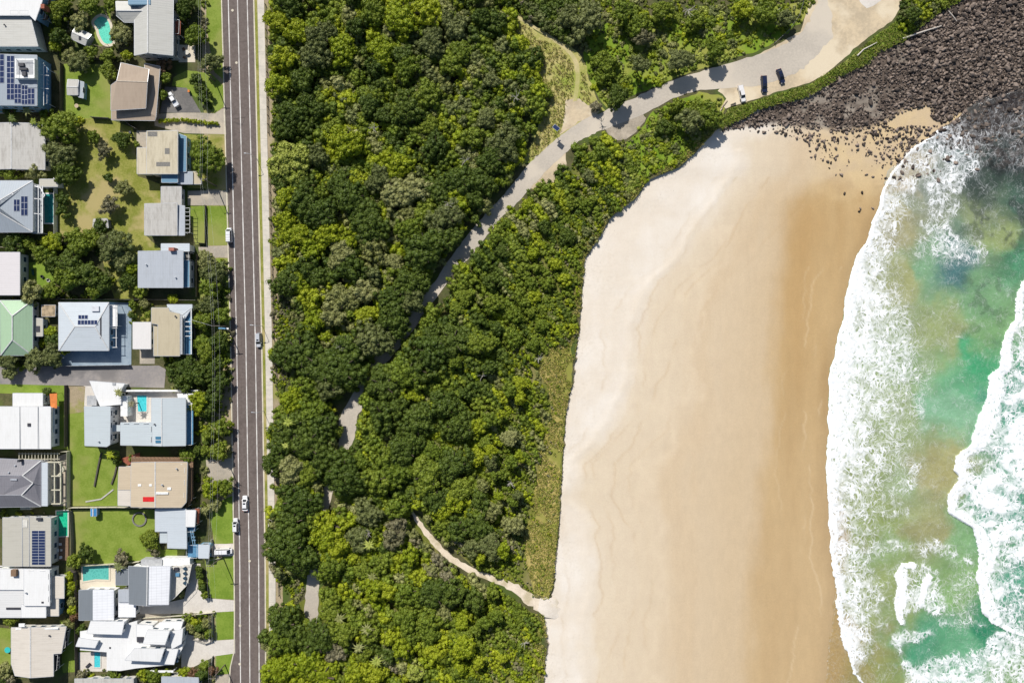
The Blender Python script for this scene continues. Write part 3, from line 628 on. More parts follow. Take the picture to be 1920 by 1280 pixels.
PAVES = [([(309,163),(350,165),(377,211),(300,212)], 'drive_dark', 'driveway'), ([(288,214),(340,211.5),(375,211.5),(402,213),(418,204),(421.5,200),(424,252),(345,250),(290,236)], 'drive', 'driveway'),
 ([(352,358),(427,357),(428,385),(352,385)], 'drive', 'driveway'), ([(372,463),(428,460),(429,483),(374,482)], 'drive', 'driveway'), ([(-80,687),(298,685),(311,692),(308,727),(150,723),(-80,718)], 'lane', 'lane'),
 ([(128,724),(160,724),(157,772),(128,776)], 'dirt', 'path'), ([(113,640),(204,566),(247,568),(246,686),(113,686)], 'blue_conc', 'patio'), ([(386,862),(438,858),(438,926),(390,905)], 'drive', 'driveway'),
 ([(400,1019),(439.5,1019),(439.5,1041),(396,1043)], 'drive_light', 'driveway'), ([(262,1128),(318,1128),(345,1122),(350,1100),(362,1056),(376,1056),(374,1100),(390,1121),(441,1125),(441,1145),(345,1150),(262,1150)], 'drive_light', 'driveway'),
 ([(340,1186),(404,1200),(441,1198),(441,1224),(404,1229),(362,1250),(340,1250)], 'drive_light', 'driveway'), ([(404,1266),(429,1263),(429,1290),(404,1290)], 'drive', 'driveway'),
 ([(150,1087),(217,1058),(217,1107),(150,1107)], 'patio', 'patio'), ([(335,84),(366,86),(366,117),(335,117)], 'patio', 'patio'), ([(241,733),(350,733),(350,795),(210,815),(210,760),(236,745)], 'drive_light', 'patio'),
 ([(157,714),(236,714),(236,762),(158,762)], 'drive_light', 'patio'), ([(262,604),(290,604),(290,682),(262,682)], 'drive', 'driveway'), ([(256,245),(280,245),(280,280),(256,280)], 'drive', 'driveway'),
 ([(148,1222),(202,1222),(202,1258),(148,1258)], 'drive_light', 'patio'), ([(245,1150),(320,1150),(320,1172),(250,1172)], 'drive', 'patio'), ([(98,860),(132,846),(132,948),(98,948)], 'drive', 'patio'), ([(60,1066),(148,1060),(148,1160),(60,1160)], 'litter', 'garden_bed_soil')]
for i, (p_, m_, n_) in enumerate(PAVES): sheet('ground_bed' if n_ == 'garden_bed_soil' else n_, p_, MAT[m_], 0.045+0.002*(i % 6))
# ---- access road, parking, clearing, sand track
ACC = [((1476,82),(1508,122)),((1460,88),(1502,128)),((1419,104),(1480,142)),((1370,117),(1425,160)),((1310,136),(1350,166)),((1266,148),(1305,171)),((1220,169),(1262,185)),((1173,191),(1225,205)),((1130,209),(1180,226)),((1091,227),(1132,243)),((1066,243),(1106,255)),((1048,257),(1086,265)),
 ((1020,281),(1064,283)),((996,303),(1033,312)),((975,328),(1013,333)),((955,353),(994,354)),((930,381),(968,381)),((905,407),(939,411)),((878,439),(908,448)),((852,472),(884,480)),((828,508),(854,510)),((808,536),(826,548)),((770,585),(790,598)),((725,640),(748,652)),((690,690),(708,702)),((664,735),(690,752)),((641,775),(670,780)),((634,800),(668,800)),((636,825),(662,828)),((632,848),(650,848)),((616,885),(634,890)),((604,930),(621,936)),((596,980),(611,980)),((590,1040),(600,1045)),((579,1060),(599,1060)),((574,1100),(598,1105)),((571,1140),(596,1150)),((571,1170),(595,1180)),((560,1260),(585,1260)),((550,1330),(575,1330)),((520,1800),(550,1800))]
sheet('parking_area', rag([(1405,112),(1500,60),(1530,-30),(1700,-30),(1688,14),(1672,40),(1640,62),(1608,86),(1585,108),(1550,138),(1518,156),(1450,175),(1405,190),(1362,203),(1354,196),(1362,184),(1345,170)], 2.5, 8, 3), MAT['tan_gravel'], 0.05)
def dens(L, n=5):
    """smooth a list of points with a spline"""
    out = []
    for i in range(len(L)-1):
        p0 = L[max(i-1, 0)]; p1 = L[i]; p2 = L[i+1]; p3 = L[min(i+2, len(L)-1)]
        for j in range(n):
            t = j/n; out.append(tuple(0.5*((2*p1[c])+(-p0[c]+p2[c])*t+(2*p0[c]-5*p1[c]+4*p2[c]-p3[c])*t*t+(-p0[c]+3*p1[c]-3*p2[c]+p3[c])*t**3) for c in (0, 1)))
    return out+[L[-1]]
_jr = random.Random(3); _j = lambda L: [(x+_jr.uniform(-1.3, 1.3), y+_jr.uniform(-1.3, 1.3)) for x, y in L]
AL = _j(dens([a for a, b in ACC])); AR = _j(dens([b for a, b in ACC]))
strip('access_road', AL, AR, MAT['access'], 0.07)
sheet('access_road', rag([(1452,92),(1480,78),(1500,62),(1518,40),(1532,10),(1540,-30),(1556,-30),(1552,10),(1562,30),(1558,58),(1563,66),(1548,84),(1536,100),(1520,112),(1512,126),(1496,134),(1470,146),(1450,150)], 5, 5, 33), MAT['access'], 0.066)
sheet('access_road', rag([(1606,-30),(1612,4),(1626,17),(1652,2),(1656,-30)], 2, 6, 34), MAT['drive_light'], 0.062)
sheet('gravel_layby', rag([(1132,240),(1165,232),(1205,212),(1212,222),(1195,245),(1175,262),(1158,263),(1140,252)], 2, 6, 5), mottled('layby_gravel', (0.36, 0.31, 0.24), (0.26, 0.225, 0.175), 0.25, 2, bs=6, c=(0.42, 0.36, 0.28), cs=.2), 0.055)
sheet('dirt_shoulder', rag([(1060,285),(1064,318),(1035,345),(1000,356),(994,350),(1020,318)], 2, 6, 6), MAT['tan_gravel'], 0.05)
sheet('clearing', rag([(945,30),(985,38),(1012,66),(1062,80),(1092,106),(1106,150),(1118,185),(1135,206),(1090,230),(1050,258),(1000,300),(975,312),(1000,265),(1012,225),(1012,180),(1000,120),(978,70)], 4, 7, 7), MAT['clearing'], 0.03)
sheet('dirt_shoulder', rag([(1062,186),(1085,186),(1125,210),(1090,226),(1050,252),(1058,220)], 3, 6, 8), MAT['tan_gravel'], 0.04)
MAT['worn'] = grassmat('worn_grass', (0.40, 0.36, 0.17), (0.50, 0.42, 0.22), (0.33, 0.33, 0.10))
tr = dens([(935,-10),(950,10),(968,30),(1000,50),(1035,72),(1065,95),(1080,118),(1083,150),(1078,190)])
strip('path', [(x-4, y+1) for x, y in tr], [(x+4, y-1) for x, y in tr], MAT['worn'], 0.045)
tk = dens([(772,958),(788,983),(808,1008),(830,1033),(855,1052),(886,1071),(927,1086),(964,1102),(1005,1130),(1022,1136)]); hw = np.interp(np.arange(len(tk)), [0, 6, 20, 30, len(tk)-1], [2.5, 5, 6, 6, 12]); _jr = random.Random(4)
strip('sand_track', [(x-h*_jr.uniform(.45, 1), y+h*_jr.uniform(.45, 1)) for (x, y), h in zip(tk, hw)], [(x+h*_jr.uniform(.45, 1), y-h*_jr.uniform(.45, 1)) for (x, y), h in zip(tk, hw)], MAT['track_sand'], 0.045)
_bz = float(beach_z(np.array([1044.]), np.array([1142.]))[0])+0.05
_bz = lambda x, y: float(beach_z(np.array([float(x)]), np.array([float(y)]))[0])+0.04
_o = [(1044,1122),(1048,1129),(1044,1135),(1052,1141),(1045,1148),(1048,1155),(1041,1160)]
MAT['mouth_sand'] = mottled('mouth_sand', (0.70, 0.63, 0.54), (0.62, 0.55, 0.46), 0.25, 2, bs=5, c=(0.55, 0.48, 0.37), cs=0.15)
_V = [W(1012,1121,.06), W(1026,1119,.06)]+[W(x, y, _bz(x, y)) for x, y in _o]+[W(1021,1156,.06), W(1008,1144,.06), W(1030,1128,.07), W(1031,1137,.06), W(1028,1147,.07)]
o = obj('sand_track', _V, [(0, 11, 1), (1, 11, 2), (2, 11, 3), (3, 11, 4), (4, 11, 12), (4, 12, 5), (5, 12, 6), (6, 12, 13), (6, 13, 7), (7, 13, 8), (8, 13, 9), (9, 13, 10), (10, 13, 12), (10, 12, 0), (0, 12, 11)], MAT['mouth_sand'], smooth=True); o['kind'] = 'structure'
# bright vine cover by the car park, dry grass along the footpath
sheet('ground_cover', rag([(1100,60),(1200,20),(1300,60),(1380,20),(1530,0),(1505,40),(1450,82),(1400,104),(1340,120),(1266,146),(1170,188),(1135,200),(1110,160),(1095,110)], 5, 8, 9), MAT['vine'], 0.025)
sheet('ground_cover', rag([(1225,208),(1310,173),(1355,180),(1362,196),(1348,232),(1318,262),(1275,305),(1215,330),(1160,330),(1175,265),(1200,245)], 3, 7, 10), MAT['vine'], 0.028)
sheet('grass_bank', rag([(1352,232),(1365,204),(1405,193),(1455,178),(1520,158),(1590,112),(1645,65),(1678,42),(1692,14),(1702,-30),(1830,-30),(1765,10),(1728,38),(1690,70),(1640,92),(1590,126),(1509,174),(1468,184),(1422,198),(1395,216)], 2, 7, 12), MAT['lawn'], 0.035)
MAT['dune'] = grassmat('dune_grass_mat', (0.31, 0.26, 0.075), (0.40, 0.325, 0.12), (0.23, 0.23, 0.05), 0.07)
DUNE = [(1068,640),(1030,655),(1006,690),(1024,720),(1036,760),(1028,800),(1012,850),(1006,900),(996,960),(982,1010),(988,1060),(1003,1112),(1026,1122),(1034,1094),(1040,1050),(1043,995),(1050,881),(1053,830),(1057,777),(1071,715),(1074,680)]
sheet('dune_ground', rag(DUNE, 2, 7, 13), MAT['dune'], 0.03)
# ------------------------------------------------------------------ foliage
PAL = {'dk': ((0.0647, 0.1024, 0.0138), (0.1146, 0.1572, 0.0219)), 'md': ((0.1296, 0.1848, 0.0172), (0.2112, 0.2586, 0.0286)), 'lm': ((0.2099, 0.2736, 0.0115), (0.3395, 0.3762, 0.0207)), 'ol': ((0.1995, 0.2152, 0.0609), (0.3255, 0.3308, 0.1313)), 'gr': ((0.1155, 0.1408, 0.0396), (0.2035, 0.2255, 0.0792)), 'yl': ((0.264, 0.319, 0.044), (0.407, 0.44, 0.099)), 'br': ((0.143, 0.077, 0.0385), (0.22, 0.132, 0.066)), 'gy': ((0.165, 0.1595, 0.077), (0.286, 0.2585, 0.1595))}
PN = {'dk': 'dark green', 'md': 'mid green', 'lm': 'lime green', 'ol': 'pale olive', 'gr': 'grey green', 'yl': 'pale yellow green', 'br': 'reddish brown', 'gy': 'bare greyish'}
def leaf_mat(name, a, b, attr=False):
    k = NT(name); v = k.obj(); lv = k.n('ShaderNodeAttribute', attribute_name='lv').outputs['Fac']
    if attr: base = k.n('ShaderNodeAttribute', attribute_name='Col').outputs[0]; c = k.mix(0.5, base, k.mix(lv, (0.28, 0.28, 0.28), (0.74, 0.74, 0.70)), 'OVERLAY')
    else:
        ri = k.n('ShaderNodeObjectInfo').outputs['Random']
        f = k.math('ADD', k.math('MULTIPLY', lv, 0.55), k.math('MULTIPLY', k.noise(v, 0.55, 3), 0.5)); f = k.math('ADD', f, k.math('MULTIPLY', k.math('SUBTRACT', ri, 0.5), 0.35))
        c = k.mix(k.mapr(f, 0.25, 0.85), a, b)
    k.color(c); k.set(0.55, 0, 0.25)
    tr = k.n('ShaderNodeBsdfTranslucent'); k.l(c, tr.inputs[0]); mx_ = k.n('ShaderNodeMixShader'); mx_.inputs[0].default_value = 0.22
    k.l(k.b.outputs[0], mx_.inputs[1]); k.l(tr.outputs[0], mx_.inputs[2]); k.l(mx_.outputs[0], k.out.inputs[0]); return k.m
LM = {p: leaf_mat('leaves_'+PN[p].replace(' ', '_'), *PAL[p]) for p in PAL}
LMA = leaf_mat('leaves_mixed', None, None, True)

_bm = bmesh.new(); bmesh.ops.create_icosphere(_bm, subdivisions=2, radius=1.0)
ICO2 = np.array([v.co[:] for v in _bm.verts]); ICO2F = np.array([[v.index for v in f.verts] for f in _bm.faces]); _bm.free()
_bm = bmesh.new(); bmesh.ops.create_icosphere(_bm, subdivisions=1, radius=1.0)
ICO1 = np.array([v.co[:] for v in _bm.verts]); ICO1F = np.array([[v.index for v in f.verts] for f in _bm.faces]); _bm.free()

def clumps_mesh(cen, rad, nleaf, lsize, r, squash=0.8, core=0.86, dirv=None, colors=None, ico=1, out=0.35):
    """leaf clumps: a knobbly core plus leaf-sized quads over it. Returns V, [tris, quads], lv per face, colour per face"""
    M = len(cen); B, BF = (ICO2, ICO2F) if ico == 2 else (ICO1, ICO1F)
    n = len(B)
    nz = 1+(r.random((M, n))-0.5)*0.34
    sc = np.stack([rad, rad, rad*squash], -1)[:, None, :]
    P_ = B[None]*nz[..., None]*sc*core
    V1 = (P_+cen[:, None, :]).reshape(-1, 3); F1 = (BF[None]+(np.arange(M)*n)[:, None, None]).reshape(-1, 3)
    # leaves
    N = M*nleaf; ci = np.repeat(np.arange(M), nleaf)
    d = r.normal(size=(N, 3)); d[:, 2] = np.abs(d[:, 2])*0.9-0.18; d /= np.linalg.norm(d, axis=1)[:, None]
    rr = rad[ci]*(0.90+0.30*r.random(N)**1.5)
    p = cen[ci]+d*np.stack([rr, rr, rr*squash], -1)
    nn = d+r.normal(size=(N, 3))*out; nn /= np.linalg.norm(nn, axis=1)[:, None]
    t = np.cross(nn, r.normal(size=(N, 3))); t /= np.linalg.norm(t, axis=1)[:, None]+1e-9; b = np.cross(nn, t)
    s = lsize*(0.6+0.8*r.random(N))
    if dirv is not None: pass
    t *= s[:, None]*0.62; b *= s[:, None]*0.42
    V2 = np.stack([p-t, p-b*0.9, p+t, p+b], 1).reshape(-1, 3)
    F2 = np.arange(N*4).reshape(-1, 4)+len(V1)
    lv = np.concatenate([np.repeat(r.random(M)*0.5+0.2, len(BF)), np.clip(np.repeat(r.random(M)*0.4, nleaf)+r.random(N)*0.6, 0, 1)])
    fc = None
    if colors is not None: fc = np.concatenate([np.repeat(colors, len(BF), 0), np.repeat(colors, nleaf, 0)])
    return np.concatenate([V1, V2]), [F1, F2], lv, fc

def crown_mesh(name, R, seed, H=None, style='dome'):
    r = np.random.default_rng(seed); H = H or R*0.42
    rc = 0.46+0.085*R if style != 'fine' else 0.38+0.06*R
    n = int(1.35*(R/rc)**2*1.5)+4
    i = np.arange(n)+0.5; q = np.sqrt(i/n); th = i*2.39996+r.random()*6
    lob = 1+0.20*np.sin(2*th+r.random()*6)+0.17*np.sin(3*th+r.random()*6)+0.13*np.sin(5*th+r.random()*6)
    x = R*q*lob*np.cos(th)*0.86+r.normal(size=n)*rc*0.28; y = R*q*lob*np.sin(th)*0.86+r.normal(size=n)*rc*0.28
    z = H*(1-(q*0.95)**3.2)+r.normal(size=n)*rc*0.34+0.22*H*np.sin(x*1.1+r.random()*6)*np.sin(y*1.1+r.random()*6)
    if style == 'open':
        kp = r.random(n) > 0.28; x, y, z = x[kp], y[kp], z[kp]
    cen = np.stack([x, y, z], -1); rad = rc*(0.75+0.55*r.random(len(cen)))
    V, Fs, lv, _ = clumps_mesh(cen, rad, 50 if R > 2.5 else 40, 0.40 if R > 3 else 0.34, r)
    return big_mesh(name, V, Fs, LM['dk'], attrs={'lv': ('FACE', 'FLOAT', lv)})
def trunk_mesh(name, R, h, seed):
    r = random.Random(seed); pr = []
    pr.append(tube([(0, 0, -0.3), (r.uniform(-.2, .2), r.uniform(-.2, .2), h*0.5), (r.uniform(-.3, .3), r.uniform(-.3, .3), h)], [0.07*R+0.06, 0.05*R+0.05, 0.03*R+0.02], 7))
    for j in range(4):
        a = j*1.57+r.uniform(-.5, .5); pr.append(tube([(0, 0, h*0.55), (math.cos(a)*R*0.35, math.sin(a)*R*0.35, h*0.85), (math.cos(a)*R*0.65, math.sin(a)*R*0.65, h*1.02)], [0.04*R+0.03, 0.03*R+0.02, 0.015*R+0.01], 5))
    return mesh_from(name, *join(pr), MAT['trunk_bark'])
CLS = [1.2, 1.9, 2.8, 4.0, 5.4, 7.2]; CR = {}
for ci, R in enumerate(CLS):
    for q in range(4):
        st = ('dome', 'dome', 'fine', 'open')[q]
        CR[ci, q] = (crown_mesh('crown', R, 100*ci+q, style=st), trunk_mesh('trunk', R, 1.0, 50*ci+q))
def tree(name, px, py, rpx, pal, label, cat='tree', group=None, h=None, q=None, rr=random):
    R = rpx*S; ci = min(range(len(CLS)), key=lambda i: abs(math.log(CLS[i]/R)))
    q = rr.randrange(4) if q is None else q; h = h or (1.6+R*1.05)
    R *= (HC-h)/HC; sc = R/CLS[ci]; base = max(0.25, h-CLS[ci]*0.42*sc)
    p = W(px, py, h*0.8); t = empty(name, (p.x, p.y, 0), label, cat, group, rr.uniform(0, 6.28))
    cm, tm = CR[ci, q]
    c = bpy.data.objects.new('crown', cm); link(c, t); c.location = (0, 0, base); c.scale = (sc, sc*rr.uniform(.9, 1.1), sc*rr.uniform(.85, 1.1))
    c.material_slots[0].link = 'OBJECT'; c.material_slots[0].material = LM[pal]
    k = bpy.data.objects.new('trunk', tm); link(k, t); k.scale = (sc, sc, base+0.35*CLS[ci]*sc)
    return t
# ---- masks of what must stay clear of crowns, in photo-plan space
GX, GY = np.meshgrid(np.arange(-20, 1962, 3.0), np.arange(-30, 1312, 3.0))
_rc = {}
def rin(poly, x, y):
    k_ = tuple(map(tuple, poly))
    if k_ not in _rc: _rc[k_] = poly_in(poly, GX, GY)
    a = int(round((y+30)/3)); b = int(round((x+20)/3)); m = _rc[k_]
    return bool(m[min(max(a, 0), m.shape[0]-1), min(max(b, 0), m.shape[1]-1)])
def road_clear(x, y):
    d = seg_dist([tuple(np.mean(p, 0)) for p in ACC[:24]], x, y); return d
VIS = [[(640,745),(668,742),(676,780),(664,828),(634,850),(630,820),(648,780),(632,790)], [(600,930),(622,930),(618,960),(606,962)], [(574,1075),(598,1040),(600,1100),(597,1165),(574,1165)]]
F1 = [(508,-20),(945,-20),(968,60),(1005,110),(1020,170),(1014,225),(985,262),(975,300),(950,330),(920,370),(890,405),(862,440),(838,474),(812,508),(790,545),(768,580),(730,630),(692,676),(662,715),(655,742),(628,770),(630,810),(632,846),(606,890),(598,925),(590,960),(586,1050),(572,1075),(560,1100),(520,1100),(506,1000),(512,740),(510,640)]
F2 = [(1092,276),(1120,262),(1165,275),(1150,320),(1186,365),(1140,398),(1108,452),(1090,480),(1082,555),(1078,630),(1062,640),(1025,660),(1000,690),(1015,720),(1030,760),(1018,800),(1004,850),(1000,900),(985,960),(978,1010),(975,1040),(930,1080),(886,1062),(838,1020),(800,985),(790,965),(772,955),(790,1010),(840,1060),(880,1085),(940,1110),(995,1145),(1016,1165),(1018,1200),(1018,1250),(1010,1300),(500,1300),(496,1200),(560,1130),(602,1150),(604,1050),(622,960),(640,900),(640,850),(668,820),(680,770),(700,725),(752,660),(795,600),(832,560),(862,516),(915,455),(950,410),(1002,360),(1038,346),(1070,320)]
GAPS = [[(512,545),(540,560),(556,600),(552,640),(520,648),(512,620)], [(510,685),(545,698),(550,722),(520,730),(510,715)], [(520,1085),(562,1078),(570,1095),(568,1125),(540,1120),(525,1100)]]
HERO = [(540,300,40,'yl'),(553,330,22,'yl'),(538,527,29,'dk'),(655,500,32,'dk'),(800,465,44,'dk'),(770,430,28,'md'),(687,592,22,'lm'),(617,441,28,'lm'),(655,450,22,'lm'),(585,470,22,'lm'),(700,462,30,'ol'),(640,478,28,'ol'),
 (740,362,36,'ol'),(775,355,30,'ol'),(640,560,30,'ol'),(680,545,26,'ol'),(565,660,44,'dk'),(600,690,40,'dk'),(535,660,30,'dk'),(655,655,42,'dk'),(640,690,44,'dk'),(690,640,36,'gr'),(612,722,28,'gr'),(552,748,28,'lm'),(585,775,34,'md'),
 (600,800,38,'dk'),(545,800,38,'dk'),(575,830,42,'dk'),(530,835,28,'dk'),(645,890,44,'dk'),(545,880,28,'ol'),(575,885,26,'md'),(560,940,42,'dk'),(545,980,40,'dk'),(540,1030,44,'dk'),(565,1045,34,'dk'),(530,1165,36,'dk'),(555,1190,32,'dk'),(530,1205,28,'md'),
 (528,1255,36,'lm'),(575,1245,34,'lm'),(605,1265,36,'lm'),(555,1275,32,'lm'),(597,1197,36,'dk'),(640,1185,26,'md'),(618,985,32,'lm'),(628,1025,32,'lm'),(608,1010,26,'lm'),(620,1060,28,'md'),(780,1258,20,'yl'),(700,1262,26,'lm'),(870,1215,24,'lm'),
 (600,400,34,'dk'),(570,370,36,'dk'),(660,375,38,'dk'),(690,415,40,'dk'),(640,345,30,'dk'),(540,370,24,'lm'),(535,415,22,'lm'),(555,440,24,'lm'),(575,500,24,'dk'),(590,520,22,'dk'),(560,530,20,'lm'),(585,560,26,'lm'),(590,600,24,'lm'),(620,590,26,'ol'),
 (735,560,36,'dk'),(770,530,34,'dk'),(740,600,34,'dk'),(770,565,28,'gr'),(715,640,30,'gr'),(860,380,26,'lm'),(890,370,22,'dk'),(840,400,30,'gr'),(820,420,26,'gr'),(900,340,28,'dk'),(855,340,34,'dk'),(945,270,34,'gr'),(920,300,30,'dk'),(965,250,26,'dk'),
 (988,172,20,'gr'),(992,202,19,'gr'),(982,132,20,'dk'),(962,92,22,'dk'),(750,30,34,'lm'),(800,25,34,'lm'),(700,20,30,'md'),(640,90,30,'lm'),(560,60,26,'lm'),(520,40,22,'lm'),(530,110,26,'lm'),(520,160,24,'lm'),(600,70,32,'gr'),(590,105,28,'gr'),
 (780,690,34,'dk'),(810,660,40,'dk'),(850,640,36,'dk'),(760,700,36,'md'),(720,720,36,'dk'),(720,780,34,'dk'),(780,790,38,'dk'),(760,840,34,'dk'),(830,760,34,'dk'),(860,800,34,'dk'),(850,870,36,'dk'),(800,890,34,'md'),(740,880,32,'md'),(720,860,34,'md'),(705,900,30,'md'),
 (780,740,14,'lm'),(825,760,22,'lm'),(845,945,24,'lm'),(830,960,18,'lm'),(895,800,16,'lm'),(920,845,14,'lm'),(975,720,14,'lm'),(975,745,12,'lm'),(1000,560,14,'lm'),(1060,525,12,'lm'),(1040,495,12,'lm'),(1000,475,12,'lm'),(760,740,12,'lm'),(880,960,10,'lm'),(900,940,18,'dk'),
 (816,936,28,'dk'),(858,990,26,'dk'),(895,985,28,'dk'),(884,1026,18,'gr'),(918,1022,26,'gr'),(690,960,28,'gr'),(670,1010,24,'gr'),(738,1005,26,'gy'),(744,978,18,'gy'),(700,1100,22,'lm'),(725,1105,18,'lm'),(770,1040,20,'lm'),(765,1110,26,'md'),(815,1110,34,'dk'),(890,1125,24,'dk'),(850,1110,26,'dk')]
fr = random.Random(5); forest = []
_sa = fbm(GX*0.012, GY*0.012, 201); _sb = fbm(GX*0.016+9, GY*0.016, 202)
def spn(x, y):
    a = min(max(int(round((y+30)/3)), 0), GX.shape[0]-1); b = min(max(int(round((x+20)/3)), 0), GX.shape[1]-1); return _sa[a, b], _sb[a, b]
def pick(x, y, r):
    a, b = spn(x, y)
    if x > 945+20*b and y < 700: w_ = dict(md=.40, dk=.20, lm=.24, gr=.08, ol=.08)
    elif y > 1000: w_ = dict(md=.36, lm=.28, dk=.14, ol=.13, gr=.05, gy=.04)
    elif y < 330 and x > 760: w_ = dict(dk=.40, md=.22, gr=.28, lm=.06, ol=.04)
    elif y < 330: w_ = dict(dk=.38, md=.30, gr=.08, lm=.22, ol=.02)
    elif x < 830 and y < 660: w_ = dict(dk=.38, md=.22, ol=.22, lm=.12, gr=.06)
    else: w_ = dict(dk=.30, md=.42, lm=.12, gr=.08, ol=.08)
    ks = list(w_); v = (1.7*a-0.35+0.55*(r.random()-0.5))*0.999; v = min(max(v, 0), 0.999); s_ = 0
    for k_ in ks:
        s_ += w_[k_]
        if v < s_: return k_
    return ks[-1]
CX, CY = np.meshgrid(np.arange(480, 1220, 2.0), np.arange(-30, 1312, 2.0))
_d = seg_dist([tuple(np.mean(p, 0)) for p in ACC[4:24]], CX, CY); _w = np.interp(CX, [815, 900, 1000, 1300], [9, 18, 25, 32])
DRD = np.where(CX > 808, (_d-_w*0.74)/0.95, 1e3)
DGP = np.full(CX.shape, 1e3)
for g in GAPS+VIS: DGP = np.minimum(DGP, np.where(poly_in(g, CX, CY), -1, seg_dist(g, CX, CY, True)/0.75))
DTK = (seg_dist(tk, CX, CY)-6.5)/0.92
DALL = np.minimum(np.minimum(DRD, DGP), DTK)
DALL = np.minimum(DALL, np.where(poly_in(DUNE, CX, CY), 4.5, np.maximum(seg_dist(DUNE, CX, CY, True)/0.7, 4.5)))
_ey = np.arange(-60, 1400, 1.0); _ex = e_x(_ey)
def clear_ok(x, y, rad):
    a = int(round((y+30)/2)); b = int(round((x-480)/2))
    if DALL[min(max(a, 0), CX.shape[0]-1), min(max(b, 0), CX.shape[1]-1)] < rad: return False
    if x-rad*0.9 < np.interp(y, [0, 640, 1280], [502, 513, 512]) and rad > 8 and not (y > 590 and y < 690 or y > 745 and y < 870 or y > 960): return False
    return x+rad*0.8 < _ex[int(y)+60]-4
for h_ in HERO: forest.append(h_)
tries = 0
while len(forest) < 296 and tries < 60000:
    tries += 1; x = fr.uniform(505, 1180); y = fr.uniform(-15, 1295)
    i1 = rin(F1, x, y); i2 = rin(F2, x, y)
    if not (i1 or i2): continue
    shore = _ex[int(y)+60]-x
    if i2 and shore < 60: continue
    rad = fr.uniform(14, 34) if i1 else fr.uniform(11, 25)
    if i2 and (shore < 170 or (x > 880 and y < 640)): rad = fr.uniform(8, 17)
    if tries > 25000: rad *= 0.75
    if not clear_ok(x, y, rad): continue
    if any((x-a)**2+(y-b)**2 < (0.58*(rad+c))**2 for a, b, c, _ in forest): continue
    forest.append((x, y, rad, pick(x, y, fr)))
def where(x, y):
    if x > 945 and y < 700 and poly_in(F2, np.array([x]), np.array([y]))[0]: return 'on the dune slope'
    if y < 170: return 'beside the northern footpath' if x < 640 else ('in the northern forest' if x < 820 else 'near the grass clearing')
    if y < 340: return 'beside the upper footpath' if x < 640 else ('in the upper forest' if x < 820 else 'above the curving access road')
    if y < 520: return 'by the middle footpath' if x < 640 else 'above the narrow access road'
    if y < 720: return 'near the silver car footpath' if x < 640 else 'at the shaded road end'
    if x < 660: return 'beside the lower access road'
    if y < 900: return 'in the central thicket'
    if y < 1080: return 'beside the sandy track'
    return 'in the southern thicket'
SHORTN = {'dk': 'dark', 'md': 'mid green', 'lm': 'lime', 'ol': 'olive', 'gr': 'grey', 'yl': 'pale yellow', 'br': 'brown', 'gy': 'bare'}
def near(i):
    x, y, rad, p_ = forest[i]
    b = min((q for q in range(len(forest)) if forest[q][3] != p_), key=lambda q: (forest[q][0]-x)**2+(forest[q][1]-y)**2); dx, dy = x-forest[b][0], y-forest[b][1]
    d = ('east' if dx > 0 else 'west') if abs(dx) > abs(dy) else ('south' if dy > 0 else 'north')
    return f'{d} of {SHORTN[forest[b][3]]} crown'
LB = [f'{"broad" if f[2] > 30 else "medium" if f[2] > 19 else "small"} {SHORTN[f[3]]} tree {where(f[0], f[1])}, {near(i)}' for i, f in enumerate(forest)]
ORD = ['northernmost', 'second', 'third', 'fourth', 'fifth', 'sixth', 'seventh', 'eighth', 'ninth', 'tenth']
for lb in set(LB):
    ii = sorted([i for i in range(len(LB)) if LB[i] == lb], key=lambda i: forest[i][1])
    if len(ii) > 1:
        for k_, i in enumerate(ii): LB[i] = (ORD[k_]+' southward ' if 0 < k_ else ORD[k_]+' ')+lb
for i, (x, y, rad, p_) in enumerate(forest):
    dune = x > 945 and y < 700
    tree('coastal_tree', x, y, rad, p_, LB[i], 'tree', 'coastal forest trees', h=(1.6+rad*0.045 if dune else (3.6+rad*0.085))*fr.uniform(.92, 1.12), q=(3 if p_ in ('gy', 'ol') and rad > 20 and fr.random() < .5 else None), rr=fr)

